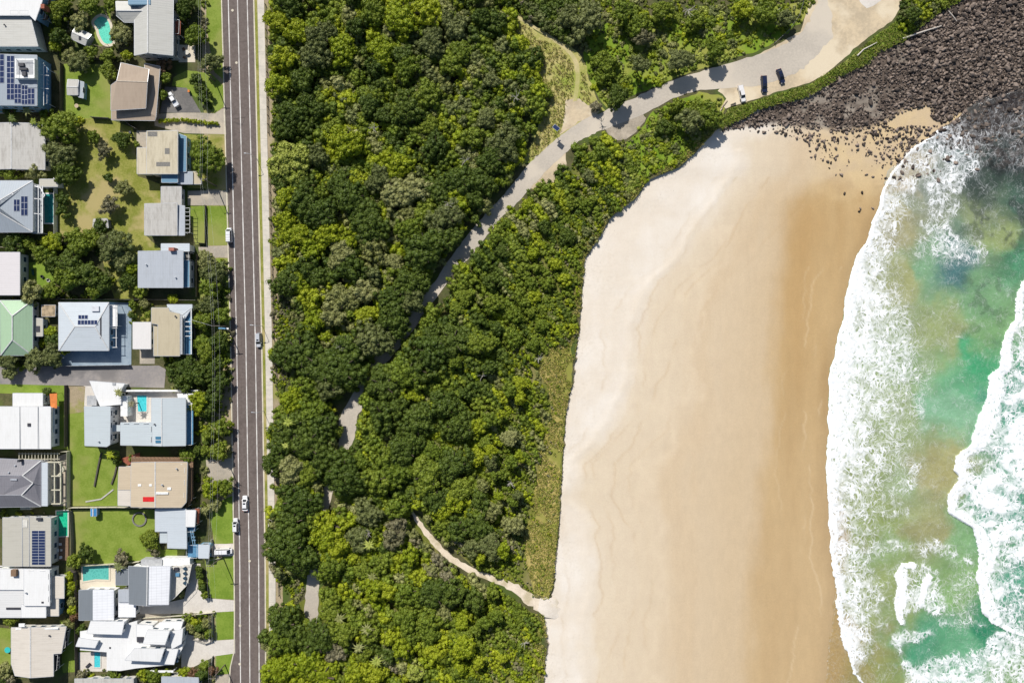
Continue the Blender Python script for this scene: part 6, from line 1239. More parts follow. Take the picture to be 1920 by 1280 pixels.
    for s_ in (-1, 1):
        local('headlight', *box((x1-.18, s_*(hw-.42), .60), .26, .34, .18), M['lamp_lens'], t); local('tail_light', *box((x0+.06, s_*(hw-.25), .62), .12, .28, .22), M['tail_lens'], t)
        local('mirror', *box((c1-.35, s_*(hw+.06), hb), .14, .22, .14), paint, t)
WH = car_paint('paint_white', (0.78, 0.78, 0.78)); SV = car_paint('paint_silver', (0.48, 0.50, 0.53)); NV_ = car_paint('paint_navy', (0.010, 0.016, 0.045)); WP = car_paint('paint_warm_white', (0.74, 0.72, 0.70))
vehicle('parked_van', 'white van parked against the western kerb of the main road', 'van', 430, 441, 91, WH, 'van', 4.9, 1.95)
vehicle('car', 'silver car with sunroof on the eastern edge of the main road', 'car', 485, 637, 271, SV, 'suv', 4.9, 1.85); vehicle('car', 'white car with two dark roof panes driving up the left lane', 'car', 459.5, 943, 91, WH, 'sedan', 5.1, 1.95)
vehicle('parked_car', 'white car parked at the kerb beside the long green verge', 'car', 442, 984, 91, WH, 'suv', 4.7, 1.85); vehicle('parked_van', 'white minibus parked across the short driveway between two lawns', 'van', 420, 1033, 2, WH, 'van', 5.6, 1.95)
vehicle('pickup_truck', 'white pickup with open silver tray parked on the dark driveway', 'pickup', 325, 187, 122, WH, 'ute', 5.4, 1.85); vehicle('pickup_truck', 'white tray pickup parked nose to the bank by the bench', 'pickup', 1391, 176, 283, WP, 'ute', 5.5, 1.85)
vehicle('parked_car', 'dark navy station wagon parked upright between white pickup and angled car', 'car', 1432.5, 158, 273, NV_, 'suv', 5.6, 1.95); vehicle('parked_car', 'dark navy hatchback parked at an angle, nearest to the dirt track', 'car', 1464, 143, 289, NV_, 'sedan', 5.0, 1.85)
# ------------------------------------------------------------------ poles, wires, lamps
tops = []
def pole(px, py, label, h=10.0, arm=2.4, ang=0):
    p = W(px, py, 0); t = empty('power_pole', (p.x, p.y, 0), label, 'power pole', 'power poles along the street'); obj('pole_shaft', *tube([(p.x, p.y, -.3), (p.x, p.y, h)], [.20, .13], 10), M['pole_timber'], t)
    d = Vector((math.cos(ang), math.sin(ang), 0))*arm/2; c = Vector((p.x, p.y, h-.5)); ca = obj('crossarm', *beam(c-d, c+d, .14), M['pole_timber'], t); [obj('insulator', *tube([c+d*k, c+d*k+Vector((0, 0, .25))], .06, 6), M['light_metal'], ca) for k in (-.95, -.4, .4, .95)]
    tops.append([c+d*k+Vector((0, 0, .25)) for k in (-.95, -.4, .95)])
pole(399, -140, 'timber power pole above the top edge of the street'); pole(403, 152, 'timber power pole beside the round tree near the top driveway'); pole(406, 349, 'timber power pole in front of the cream roofed house'); pole(428, 612, 'timber power pole at the kerb with a blue sign arm'); pole(425, 858, 'timber power pole on the bare sandy verge'); pole(418, 1043, 'timber power pole beside the white minibus'); pole(422, 1245, 'timber power pole near the kerb bulge at the bottom'); pole(430, 1420, 'timber power pole beyond the bottom edge')
for a, b in zip(tops, tops[1:]):
    for q in range(3):
        L_ = [a[q].lerp(b[q], s_/10)-Vector((0, 0, 1.1*4*(s_/10)*(1-s_/10))) for s_ in range(11)]; tag(obj('power_line', *tube(L_, .012, 4, False), M['wire']), ['western', 'middle', 'eastern'][q]+' power line strand between '+['the top edge and the first pole', 'first and second pole from the top', 'second and third pole from the top', 'third and fourth pole from the top', 'fourth and fifth pole from the top', 'the minibus pole and the kerb bulge pole', 'the lowest pole and the bottom edge'][tops.index(a)], 'wire', 'overhead power lines')
for a, px, py, z, lb in ((tops[2], 377, 335, 4.2, 'cream roofed house'), (tops[3], 360, 600, 4.5, 'beige house with the shade-blue balcony'), (tops[5], 393, 1040, 3.8, 'small blue house')):
    tag(obj('service_wire', *tube([a[0], a[0].lerp(W(px, py, z), .5)-Vector((0, 0, .4)), W(px, py, z)], .025, 4, False), M['wire']), 'thin service wire running from a power pole to the '+lb, 'wire')
def lamp(px, py, label, out=(-1.6, .2)):
    p = W(px, py, 0); t = empty('street_lamp', (p.x, p.y, 0), label, 'street lamp'); obj('lamp_post', *tube([(p.x, p.y, 0), (p.x, p.y, 5.6), (p.x+out[0]*.5, p.y+out[1]*.5, 6.1), (p.x+out[0], p.y+out[1], 6.2)], [.09, .07, .06, .05], 8), M['light_metal'], t); obj('lamp_head', *box((p.x+out[0], p.y+out[1], 6.1), .6, .28, .14), M['light_metal'], t)
lamp(492.5, 611, 'slim street lamp between the silver car and the footpath'); lamp(482, 298, 'slim street lamp on the verge below the fence gap'); lamp(495, 770, 'slim street lamp on the verge beside the dark canopy')
p = W(424, 616, 1.6); t = empty('street_sign', (p.x, p.y, 0), 'blue and white street sign at the kerb in front of the garden trees', 'sign'); obj('sign_post', *tube([(p.x, p.y, 0), (p.x, p.y, 2.6)], .05, 6), M['light_metal'], t); obj('sign_blade', *box((p.x-.9, p.y+.1, 2.3), 2.6, .5, .08, -.06), M['blue_paint'], t); obj('sign_end_plate', *box((p.x+.75, p.y, 2.31), .8, .55, .08, -.06), M['white_paint'], t)
# solar speed display by the access road
p = W(1041.5, 249, 0); t = empty('warning_sign', (p.x, p.y, 0), 'solar powered yellow warning sign beside the access road', 'sign'); obj('sign_pole', *tube([(p.x, p.y, 0), (p.x, p.y, 4.8)], .09, 8), M['dark_metal'], t)
tp = Vector((p.x-.1, p.y+.15, 4.8)); sr_ = math.radians(-40)
def tilted(c, sx, sy, rz, tx, th=.06):
    m = Matrix.Rotation(rz, 3, 'Z') @ Matrix.Rotation(tx, 3, 'X'); return [c+m @ Vector((x, y, z)) for z in (-th/2, th/2) for x, y in ((-sx/2, -sy/2), (sx/2, -sy/2), (sx/2, sy/2), (-sx/2, sy/2))], [(3, 2, 1, 0), (4, 5, 6, 7), (0, 1, 5, 4), (1, 2, 6, 5), (2, 3, 7, 6), (3, 0, 4, 7)]
V, F = tilted(tp, 2.2, 1.5, sr_, math.radians(-12)); sp_ = obj('solar_panel', V, F, M['light_metal'], t); V, F = tilted(tp+Vector((0, 0, .05)), 2.05, 1.35, sr_, math.radians(-12), .02); obj('solar_cells', V, F, M['solar_cell'], sp_)
V, F = tilted(Vector((p.x, p.y-.15, 3.0)), 1.3, 1.5, math.radians(45), math.radians(35)); obj('warning_plate', V, F, M['sign_yellow'], t)
# ------------------------------------------------------------------ bench, logs, fences
p = W(1375, 196, .4); t = empty('park_bench', (p.x, p.y, 0), 'timber bench beside the white pickup at the car park edge', 'bench', None, .38); local('seat', *box((0, 0, .42), 1.9, .45, .07), M['pale_timber'], t); local('backrest', *box((0, .28, .55), 1.9, .06, .35), M['pale_timber'], t)
for s_ in (-1, 1): local('leg', *box((s_*.75, 0, 0), .1, .45, .42), M['dark_metal'], t)
def log(pts, rad, label, mat='drift_wood', z=.15, name='driftwood_log'):
    L_ = [Vector((*W(x, y, 0)[:2], float(beach_z(np.array([x]), np.array([y]))[0])+z)) for x, y in pts]; return tag(obj(name, *tube(L_, rad, 8), M[mat]), label, 'log')
log([(1692,73),(1730,60),(1765,49)], [.30, .26, .18], 'long pale straight driftwood log across the boulders', z=.9); log([(1606,106),(1618,94),(1630,88),(1643,81)], [.24, .2, .18, .1], 'curved pale driftwood log on the grassy bank', z=.5); log([(1778,21),(1786,30),(1794,40)], [.16, .14, .1], 'short grey driftwood pole among the boulders', z=.9)
for i, (x, y) in enumerate([(1363,189),(1360,193),(1356,198),(1354,203),(1351,208),(1349,214)]): log([(x, y), (x-3.4, y+4.6)], .22, ['topmost', 'second', 'third', 'fourth', 'fifth', 'lowest'][i]+' pale log of the barrier at the car park corner', 'pale_timber', .2, 'barrier_log')
def fence(name, pts, h, mat, label, th=.10, posts=2.4, cat='fence', solid=True, zr=(.3, .8), lift=0):
    Wp = [W(x, y, 0) for x, y in pts]; t = empty(name, tuple(Wp[0]), label, cat); g = []; ps = []
    for a, b in zip(Wp, Wp[1:]):
        d = b-a; L_ = d.length; n = max(1, int(L_/posts))
        for i in range(n+1): q = a+d*(i/n); ps.append(beam((q.x, q.y, -.1), (q.x, q.y, h+.06), th*1.25)) if not ps or (ps[-1][0][0]-q).length > .9 else None
        if solid: g.append(beam((a.x, a.y, h/2), (b.x, b.y, h/2), th*.5, h))
        else: g += [beam((a.x, a.y, z), (b.x, b.y, z), th*.6) for z in zr]
    obj('panels' if solid else 'rails', *join(g), M[mat] if isinstance(mat, str) else mat, t)
    for q in ps[:100]: obj('post', *q, M[mat] if isinstance(mat, str) else mat, t)
fence('rail_fence', [(498.5,10),(501,120),(504,250)], 1.1, 'fence_dark', 'dark post and rail fence along the top of the footpath', .14, 2.6, solid=False); fence('rail_fence', [(506,330),(510,470),(512.5,560),(513.5,636)], 1.1, 'fence_dark', 'dark post and rail fence along the middle of the footpath', .14, 2.6, solid=False); fence('rail_fence', [(519,690),(520,730)], 1.1, 'fence_dark', 'short dark fence by the dry gap below the silver car', .14, 2.6, solid=False); fence('rail_fence', [(520,885),(521,925)], 1.1, 'fence_dark', 'short dark fence between olive shrubs and the footpath', .14, 2.6, solid=False); fence('rail_fence', [(522,1065),(524,1115)], 1.1, 'fence_dark', 'dark fence in the lower gap beside the footpath', .14, 2.6, solid=False)
fence('road_fence', [(1505,5),(1498,30),(1478,58),(1452,82)], 1.0, 'grey_timber', 'weathered rail fence along the north side of the car park', .14, 2.6, solid=False)
for pts, hh, mt, lb in [([(119,122),(119,222)], 1.8, 'fence_dark', 'dark paling fence west of the garden shed lawn'), ([(160,111),(206,114)], 1.8, 'fence_dark', 'dark fence casting shade north of the shed lawn'), ([(208,224),(175,222)], 1.8, 'grey_timber', 'grey paling fence below the tan roofed house'), ([(258,243),(246,236),(240,231)], 1.7, 'grey_timber', 'short angled fence beside the stained cream roof'), ([(-30,462),(40,466)], 1.8, 'fence_cream', 'pale wall north of the small left lawn'), ([(28,562),(110,561),(236,562)], 1.8, 'fence_dark', 'long dark fence north of the pale blue house'), ([(236,562),(300,562),(370,563)], 1.8, 'grey_timber', 'grey fence behind the beige house with the annexe'),
 ([(372,478),(372,556)], 1.7, 'fence_dark', 'dark front fence of the blue grey skillion house'), ([(373,456),(387,457),(387,386)], 1.3, 'fence_dark', 'low dark fence dividing the two front lawns'), ([(106,686),(246,684)], 1.6, 'grey_wall', 'grey wall between the shade-blue courtyard and the lane'), ([(127,722),(127,836)], 1.8, 'fence_dark', 'dark lattice fence beside the dirt path'), ([(122,845),(132,845),(132,948)], 2.0, 'fence_cream', 'cream wall around the curved pergola courtyard'), ([(134,950),(222,949),(290,951)], 1.6, 'fence_cream', 'pale fence between the two mown lawns'),
 ([(136,957),(139,1008),(139,1058)], 1.7, 'grey_timber', 'grey fence on the west side of the cubby lawn'), ([(139,1059),(240,1054),(265,1050)], 1.6, 'fence_cream', 'pale wall between the cubby lawn and the teal pool'), ([(134,1066),(145,1070),(147,1160)], 1.8, 'fence_dark', 'dark fence beside the narrow hedge strip'), ([(262,1157),(345,1152),(404,1146)], 1.0, 'fence_cream', 'low pale terraced wall below the light driveway'), ([(400,1150),(400,1200)], 1.0, 'conc', 'pale upright garden wall beside the square lawn'), ([(400,1200),(386,1205),(362,1196)], .9, 'conc', 'angled low wall at the foot of the shrub bed'), ([(400,1228),(398,1248)], 1.0, 'conc', 'short pale wall beside the lower driveway'), ([(146,1162),(147,1262)], 1.8, 'fence_dark', 'dark fence west of the white modern house'), ([(390,1050),(417,1044)], .8, 'fence_cream', 'thin pale rail by the minibus driveway'),
 ([(108,336),(108,440)], 2.0, 'white_paint', 'white wall along the long green lap pool'), ([(399,1010),(401,1040)], 1.4, 'conc', 'pale gate wall beside the minibus'), ([(363,571),(372,680)], 1.4, 'grey_timber', 'grey front fence of the beige house garden'), ([(228,248),(252,258)], 1.0, 'grey_timber', 'low trellis beside the dry yard rubbish bins')]:
    fence('garden_fence' if 'wall' not in lb else 'garden_wall', pts, hh, mt, lb, .12, 2.6, 'fence' if 'wall' not in lb else 'wall')
def sleepers(pts, label, mat='fence_dark', h=.5): 
    Wp = [W(x, y, 0) for x, y in pts]; tag(obj('retaining_wall', *join([beam((a.x, a.y, h/2), (b.x, b.y, h/2), .45, h) for a, b in zip(Wp, Wp[1:])]), M[mat]), label, 'retaining wall')
sleepers([(191,848),(186,870),(178,911)], 'dark sloping timber retaining wall nearest the pergola house'); sleepers([(222,865),(216,890),(210,907)], 'dark sloping timber retaining wall nearest the red panel house'); sleepers([(161,940),(190,935),(213,917)], 'pale curved garden edging at the bottom of the sloping lawn', 'conc', .2)
ring = [(262+12.5*math.cos(a*.2618), 972.5+12.5*math.sin(a*.2618)) for a in range(25)]; sleepers(ring, 'round stone garden ring on the mown lawn', 'grey_timber', .35)
# ------------------------------------------------------------------ pools
def smooth_closed(P_, n=5):
    out = []; N = len(P_)
    for i in range(N):
        p0, p1, p2, p3 = P_[i-1], P_[i], P_[(i+1) % N], P_[(i+2) % N]
        for j in range(n):
            t = j/n; out.append(tuple(0.5*((2*p1[c])+(-p0[c]+p2[c])*t+(2*p0[c]-5*p1[c]+4*p2[c]-p3[c])*t*t+(-p0[c]+3*p1[c]-3*p2[c]+p3[c])*t**3) for c in (0, 1)))
    return out
def pool(label, P_, wmat, cmat='patio', cw=.55, deep=None, smooth=False, z=.12):
    if smooth: P_ = smooth_closed(P_)
    Pw = ccw([tuple(W(x, y, z)[:2]) for x, y in P_]); c = Vector((*np.mean(Pw, 0), 0)); t = empty('swimming_pool', c, label, 'pool'); out = [tuple(v) for v in inset(Pw, -cw)]; n = len(Pw)
    V = [(x, y, z+.06) for x, y in Pw]+[(x, y, z+.06) for x, y in out]+[(x, y, -.05) for x, y in Pw]+[(x, y, -.05) for x, y in out]; F = []
    for i in range(n): j = (i+1) % n; F += [(i, n+i, n+j, j), (i, j, 2*n+j, 2*n+i), (n+i, 3*n+i, 3*n+j, n+j)]
    obj('coping', V, F, M[cmat], t)
    wv_ = obj('pool_water', [(x, y, z) for x, y in Pw], [tuple(range(n))], M[wmat], t)
    if deep: Q = ccw([tuple(W(x, y, z+.006)[:2]) for x, y in deep]); obj('deep_end', [(x, y, z+.006) for x, y in Q], [tuple(range(len(Q)))], M['pool_deep'], wv_)
    return t
pool('mint green kidney shaped pool beside the small shed', [(177,41),(187,32),(199,35),(206,49),(207,65),(211,79),(203,83),(194,79),(187,66),(184,54),(179,49)], 'pool_mint', smooth=True, cw=.9); pool('bright cyan plunge pool on the white terrace', [(257,741),(275,741),(275,771),(259,771)], 'pool_cyan', 'drive_light', .4); pool('long narrow dark green lap pool beside the white wall', [(82,364),(100,364),(100,418),(84,418)], 'pool_deep', 'white_paint', .4)
pool('emerald green pool above the deck with chairs', [(106,958),(127,957),(127,1004),(106,1005)], 'pool_green', 'offwhite_wall', .35); pool('teal rectangular pool with cream patio by the charcoal roofs', [(155,1060),(204,1059),(204,1086),(180,1085),(156,1089)], 'pool_teal', 'patio', .5); pool('small turquoise pool under the white modern house', [(177,1222),(188,1222),(188,1250),(177,1250)], 'pool_cyan', 'drive_light', .3); pool('bright blue pool at the left edge beside palms', [(-20,196),(16,196),(24,205),(10,211),(-20,211)], 'pool_cyan', 'drive_light', .4)
for pts, lb in (([(160,35),(176,15),(196,16),(206,36)], 'pale pool fence above the kidney pool'), ([(168,85),(195,90),(213,82)], 'pale pool fence below the kidney pool')): fence('pool_fence', pts, 1.2, 'pale_timber', lb, .08, 1.2, solid=False, zr=(.15, 1.1))
# timber deck and its chairs
p = W(119, 1029, .3); t = empty('timber_deck', (p.x, p.y, 0), 'timber deck between the emerald pool and the hedge', 'deck'); obj('boards', *prism([tuple(W(x, y, .35)[:2]) for x, y in ((111,1007),(128,1007),(128,1050),(110,1050))], 0, .35), M['timber'], t)
def chair(px, py, rz, label, mat='white_paint', z=.35, name='outdoor_chair', cat='chair', s=1.0):
    p = W(px, py, z); t = empty(name, (p.x, p.y, z), label, cat, None, rz); local('seat', *box((0, 0, .35*s), .75*s, .75*s, .14), M[mat], t); local('backrest', *box((0, .36*s, .45*s), .75*s, .12, .5*s), M[mat], t)
    for x in (-1, 1): local('armrest', *box((x*.38*s, 0, .45*s), .1, .7*s, .18), M[mat], t)
    for x in (-1, 1):
        for y in (-1, 1): local('leg', *box((x*.32*s, y*.32*s, 0), .06, .06, .36*s), M['dark_metal'], t)
chair(115, 1019, 0, 'white outdoor armchair at the top of the timber deck'); chair(116, 1043, 3.14, 'white outdoor armchair at the bottom of the timber deck'); chair(109.5, 1030, 1.57, 'white outdoor armchair on the left side of the deck', s=1.25); chair(116.5, 1030, -1.57, 'small white deck chair in the middle of the deck', s=.8)
def sunbed(px, py, rz, label, mat, z=.1):
    p = W(px, py, z); t = empty('sun_lounger', (p.x, p.y, z), label, 'lounger', None, rz); local('frame', *box((0, 0, .25), .75, 1.9, .06), M['dark_metal'], t); V, F = box((0, -.2, .31), .68, 1.4, .08); local('cushion', V, F, M[mat], t); V, F = tilted(Vector((0, .75, .5)), .68, .7, 0, math.radians(35), .08); local('backrest', V, F, M[mat], t)
    for x in (-1, 1):
        for y in (-1, 1): local('leg', *box((x*.32, y*.8, 0), .06, .06, .26), M['dark_metal'], t)
sunbed(63, 511, .1, 'dark green sun lounger on the small left lawn', 'green_cloth'); sunbed(166, 1246, -.8, 'dark sun lounger beside the small turquoise pool', 'dark_metal'); chair(81, 519, .7, 'dark square stool on the small left lawn', 'dark_metal', .05); chair(93, 526, .4, 'pale garden chair under the shrub on the small left lawn', 'cloth_pale', .05, s=1.2); chair(68, 648, .3, 'pale blue chair on the mint house terrace, upper one', 'blue_wall', .1); chair(68, 656, -.3, 'pale blue chair on the mint house terrace, lower one', 'blue_wall', .1)
def table(px, py, label, r=.8, mat='cloth_pale', z=.05):
    p = W(px, py, z); t = empty('garden_table', (p.x, p.y, z), label, 'table'); local('table_top', *tube([(0, 0, .70), (0, 0, .76)], r, 14), M[mat], t); local('leg', *tube([(0, 0, 0), (0, 0, .7)], .08, 8), M['dark_metal'], t)
table(352, 100, 'round pale table on the patio beside the grey gabled house'); table(146, 200, 'small pale table on the shed lawn', .7, 'pale_timber'); table(17, 1216, 'round teal table on the bottom left lawn', 1.0, 'teal_cloth'); chair(346, 94, .4, 'brown chair above the round patio table', 'timber', .08); chair(347, 109, 2.6, 'brown chair below the round patio table', 'timber', .08)
def bin_(px, py, label, lid): p = W(px, py, .5); t = empty('wheelie_bin', (p.x, p.y, 0), label, 'bin'); obj('bin_body', *loft([([(p.x+a, p.y+b) for a, b in ((-.25, -.28), (.25, -.28), (.25, .28), (-.25, .28))], .05), ([(p.x+a, p.y+b) for a, b in ((-.3, -.36), (.3, -.36), (.3, .36), (-.3, .36))], 1.0)]), M['green_cloth'], t); obj('lid', *box((p.x, p.y, 1.0), .66, .78, .07), lid, t)
bin_(246, 256, 'wheelie bin with yellow lid beside the stained cream roof', M['sign_yellow']); bin_(245, 249, 'wheelie bin with dark lid above the yellow lidded one', M['dark_metal']); bin_(355, 172, 'wheelie bin with orange lid on the dark driveway', M['orange_cloth'])
# ------------------------------------------------------------------ boulders
def rock_mesh(seed, hi=True):
    r = np.random.default_rng(seed); B, BF = (ICO2, ICO2F) if hi else (ICO1, ICO1F); V = B.copy()
    for _ in range(7):
        n = r.normal(size=3); n /= np.linalg.norm(n); d = V@n; c = r.uniform(.45, .8); V -= np.maximum(d-c, 0)[:, None]*n*0.85
    V *= (1+0.12*(r.random(len(V))-.5))[:, None]; V *= np.array([1, r.uniform(.65, .95), r.uniform(.55, .8)]); return V, BF
k = NT('basalt'); v = k.obj(); ri = k.n('ShaderNodeObjectInfo').outputs['Random']; at = k.n('ShaderNodeAttribute', attribute_name='lv').outputs['Fac']
f_ = k.math('ADD', k.math('MULTIPLY', k.noise(v, 1.3, 4, .6), .5), k.math('MULTIPLY', k.math('FRACT', k.math('ADD', ri, at)), .55)); c = k.mix(k.mapr(f_, .25, .85), (0.038, 0.029, 0.024), (0.250, 0.198, 0.162)); c = k.mix(k.mapr(k.noise(v, .8, 3), .6, .75, 0, .4), c, (0.24, 0.18, 0.13))
k.color(c); k.set(.8, 0, .25); k.bump(k.noise(v, 4, 4), .5, .1); M['basalt'] = k.m
RM = []
for q in range(10):
    V, BF = rock_mesh(q); RM.append(mesh_from('boulder', V, [tuple(f) for f in BF], M['basalt']))
FIELD = [p_ for p_ in RK]; SCAT = [(1395,246),(1460,240),(1540,250),(1640,244),(1690,212),(1745,200),(1762,250),(1722,280),(1690,310),(1665,345),(1640,350),(1600,345),(1540,318),(1515,290),(1500,262),(1440,250)]
br_ = random.Random(17); nr_ = np.random.default_rng(23); placed = []
def dens_f(x, y): return float(fbm(np.array([x*.03]), np.array([y*.03]), 51)[0])
LMK = [(1730,60,'the long driftwood log'),(1625,95,'the curved grassy log'),(1787,30,'the short grey pole'),(1500,190,'the western gravel patch'),(1590,150,'the gravel by the bank'),(1718,215,'the bare sand pocket'),(1370,240,'the shaded beach corner'),(1440,205,'the navy cars'),(1560,290,'the open wet sand'),(1690,270,'the foam at the rocks'),(1800,205,'the rocky water line'),(1880,60,'the far rocky corner'),(1870,130,'the wet dark rocks'),(1560,245,'the ragged field edge'),(1650,180,'the mid boulder field'),(1640,230,'the sandy field edge'),(1800,110,'the upper boulder spread')]
def bl(px, py, r_):
    m = min(LMK, key=lambda q: (q[0]-px)**2+(q[1]-py)**2); dx, dy = px-m[0], py-m[1]
    d = ('just ' if math.hypot(dx, dy) < 22 else '')+(('east' if dx > 0 else 'west') if abs(dx) > abs(dy) else ('south' if dy > 0 else 'north'))
    return f"{'large' if r_ > 1.0 else 'medium' if r_ > .78 else 'small'} dark basalt boulder {d} of {m[2]}"
tt = 0; cand = []
def rock_ok(x, y): return True
while len(cand) < 7500 and tt < 60000:
    tt += 1; x = br_.uniform(1345, 1940); y = br_.uniform(-25, 262)
    if not poly_in(FIELD, np.array([x]), np.array([y]))[0]: continue
    g_ = dens_f(x, y); dgr = math.hypot(x-1580, y-155)
    if g_ > .55 and dgr < 90 and br_.random() < .5: continue
    cand.append((x, y, 0.24+0.52*br_.random()**2.6+(0.32 if br_.random() < .06 else 0)+(0.12 if x > 1700 else 0)))
sc_ = []
tt = 0
while len(sc_) < 520 and tt < 20000:
    tt += 1; x = br_.uniform(1390, 1765); y = br_.uniform(236, 350)
    if not poly_in(SCAT, np.array([x]), np.array([y]))[0]: continue
    pr_ = 1.2*math.exp(-(y-238)/20)*(1.6*float(fbm(np.array([x*.05]), np.array([y*.05]), 99)[0])-.25)+0.9*math.exp(-((x-1690)**2+(y-268)**2)/1500)+.35*math.exp(-((x-1550)**2+(y-285)**2)/500)+.02
    if br_.random() > pr_: continue
    if x > s_x(np.array([y]))[0]+10: continue
    sc_.append((x, y, .2+.55*br_.random()**1.8))
for x, y in ((1613,391),(1636,391),(1611,396),(1616,361),(1583,363),(1672,330),(1690,345),(1697,353),(1684,357),(1660,334),(1707,322),(1722,306),(1713,333),(1680,372)): sc_.append((x, y, .62))
wet_ = []; sst = lambda a, b, x: min(1, max(0, (x-a)/(b-a)))
tt = 0
while len(wet_) < 620 and tt < 20000:
    tt += 1; x = br_.uniform(1670, 1940); y = br_.uniform(160, 345); dd = x-float(s_x(np.array([y]))[0])
    if dd < 0 or dd > 170 or br_.random() > (math.exp(-dd/38) if x < 1790 else math.exp(-dd/75)*sst(345, 250, y)): continue
    wet_.append((x, y, .3+.7*br_.random()**2))
allr = [(x, y, r_, 'f') for x, y, r_ in cand]+[(x, y, r_, 's') for x, y, r_ in sc_]+[(x, y, r_, 'w') for x, y, r_ in wet_]
order = sorted(range(len(allr)), key=lambda i: -allr[i][2]-(0.25 if allr[i][3] == 's' else 0)); ind = set(order[:300])
sx_, sy_ = [], []
for i in ind:
    x, y, r_, kd = allr[i]; z = float(beach_z(np.array([x]), np.array([y]))[0]); z = min(z, -.7) if kd != 's' else z; z = max(z, SZ-.15) if kd == 'w' else z
    o = bpy.data.objects.new('boulder', RM[br_.randrange(10)]); link(o); p = W(x, y, z); o.location = (p.x, p.y, z+r_*.32); o.rotation_euler = (br_.uniform(-.3, .3), br_.uniform(-.3, .3), br_.uniform(0, 6.28)); o.scale = (r_*br_.uniform(.9, 1.25), r_*br_.uniform(.8, 1.05), r_)
    tag(o, bl(x, y, r_), 'boulder', 'boulders at the north end of the beach')
VV, FF, LV = [], [], []; k0 = 0; TM = [rock_mesh(50+q, False) for q in range(12)]
for i in range(len(allr)):
    if i in ind: continue
    x, y, r_, kd = allr[i]; z = float(beach_z(np.array([x]), np.array([y]))[0]); z = min(z, -.7) if kd != 's' else z; z = max(z, SZ-.25) if kd == 'w' else z
    V, BF = TM[br_.randrange(12)]; a = br_.uniform(0, 6.28); ca, sa = math.cos(a), math.sin(a); Q = V*np.array([r_*br_.uniform(.9, 1.3), r_*br_.uniform(.75, 1), r_]); Q = np.stack([Q[:, 0]*ca-Q[:, 1]*sa, Q[:, 0]*sa+Q[:, 1]*ca, Q[:, 2]], -1); p = W(x, y, z)
    VV.append(Q+np.array([p.x, p.y, z+r_*.25])); FF.append(BF+k0); k0 += len(V); LV.append(np.full(len(BF), br_.random()))
me = big_mesh('boulder_field', np.concatenate(VV), np.concatenate(FF), M['basalt'], attrs={'lv': ('FACE', 'FLOAT', np.concatenate(LV))}); tag(link(bpy.data.objects.new('boulder_field', me)), 'dark basalt cobbles and small boulders covering the northern shore', 'rocks', None, 'stuff')
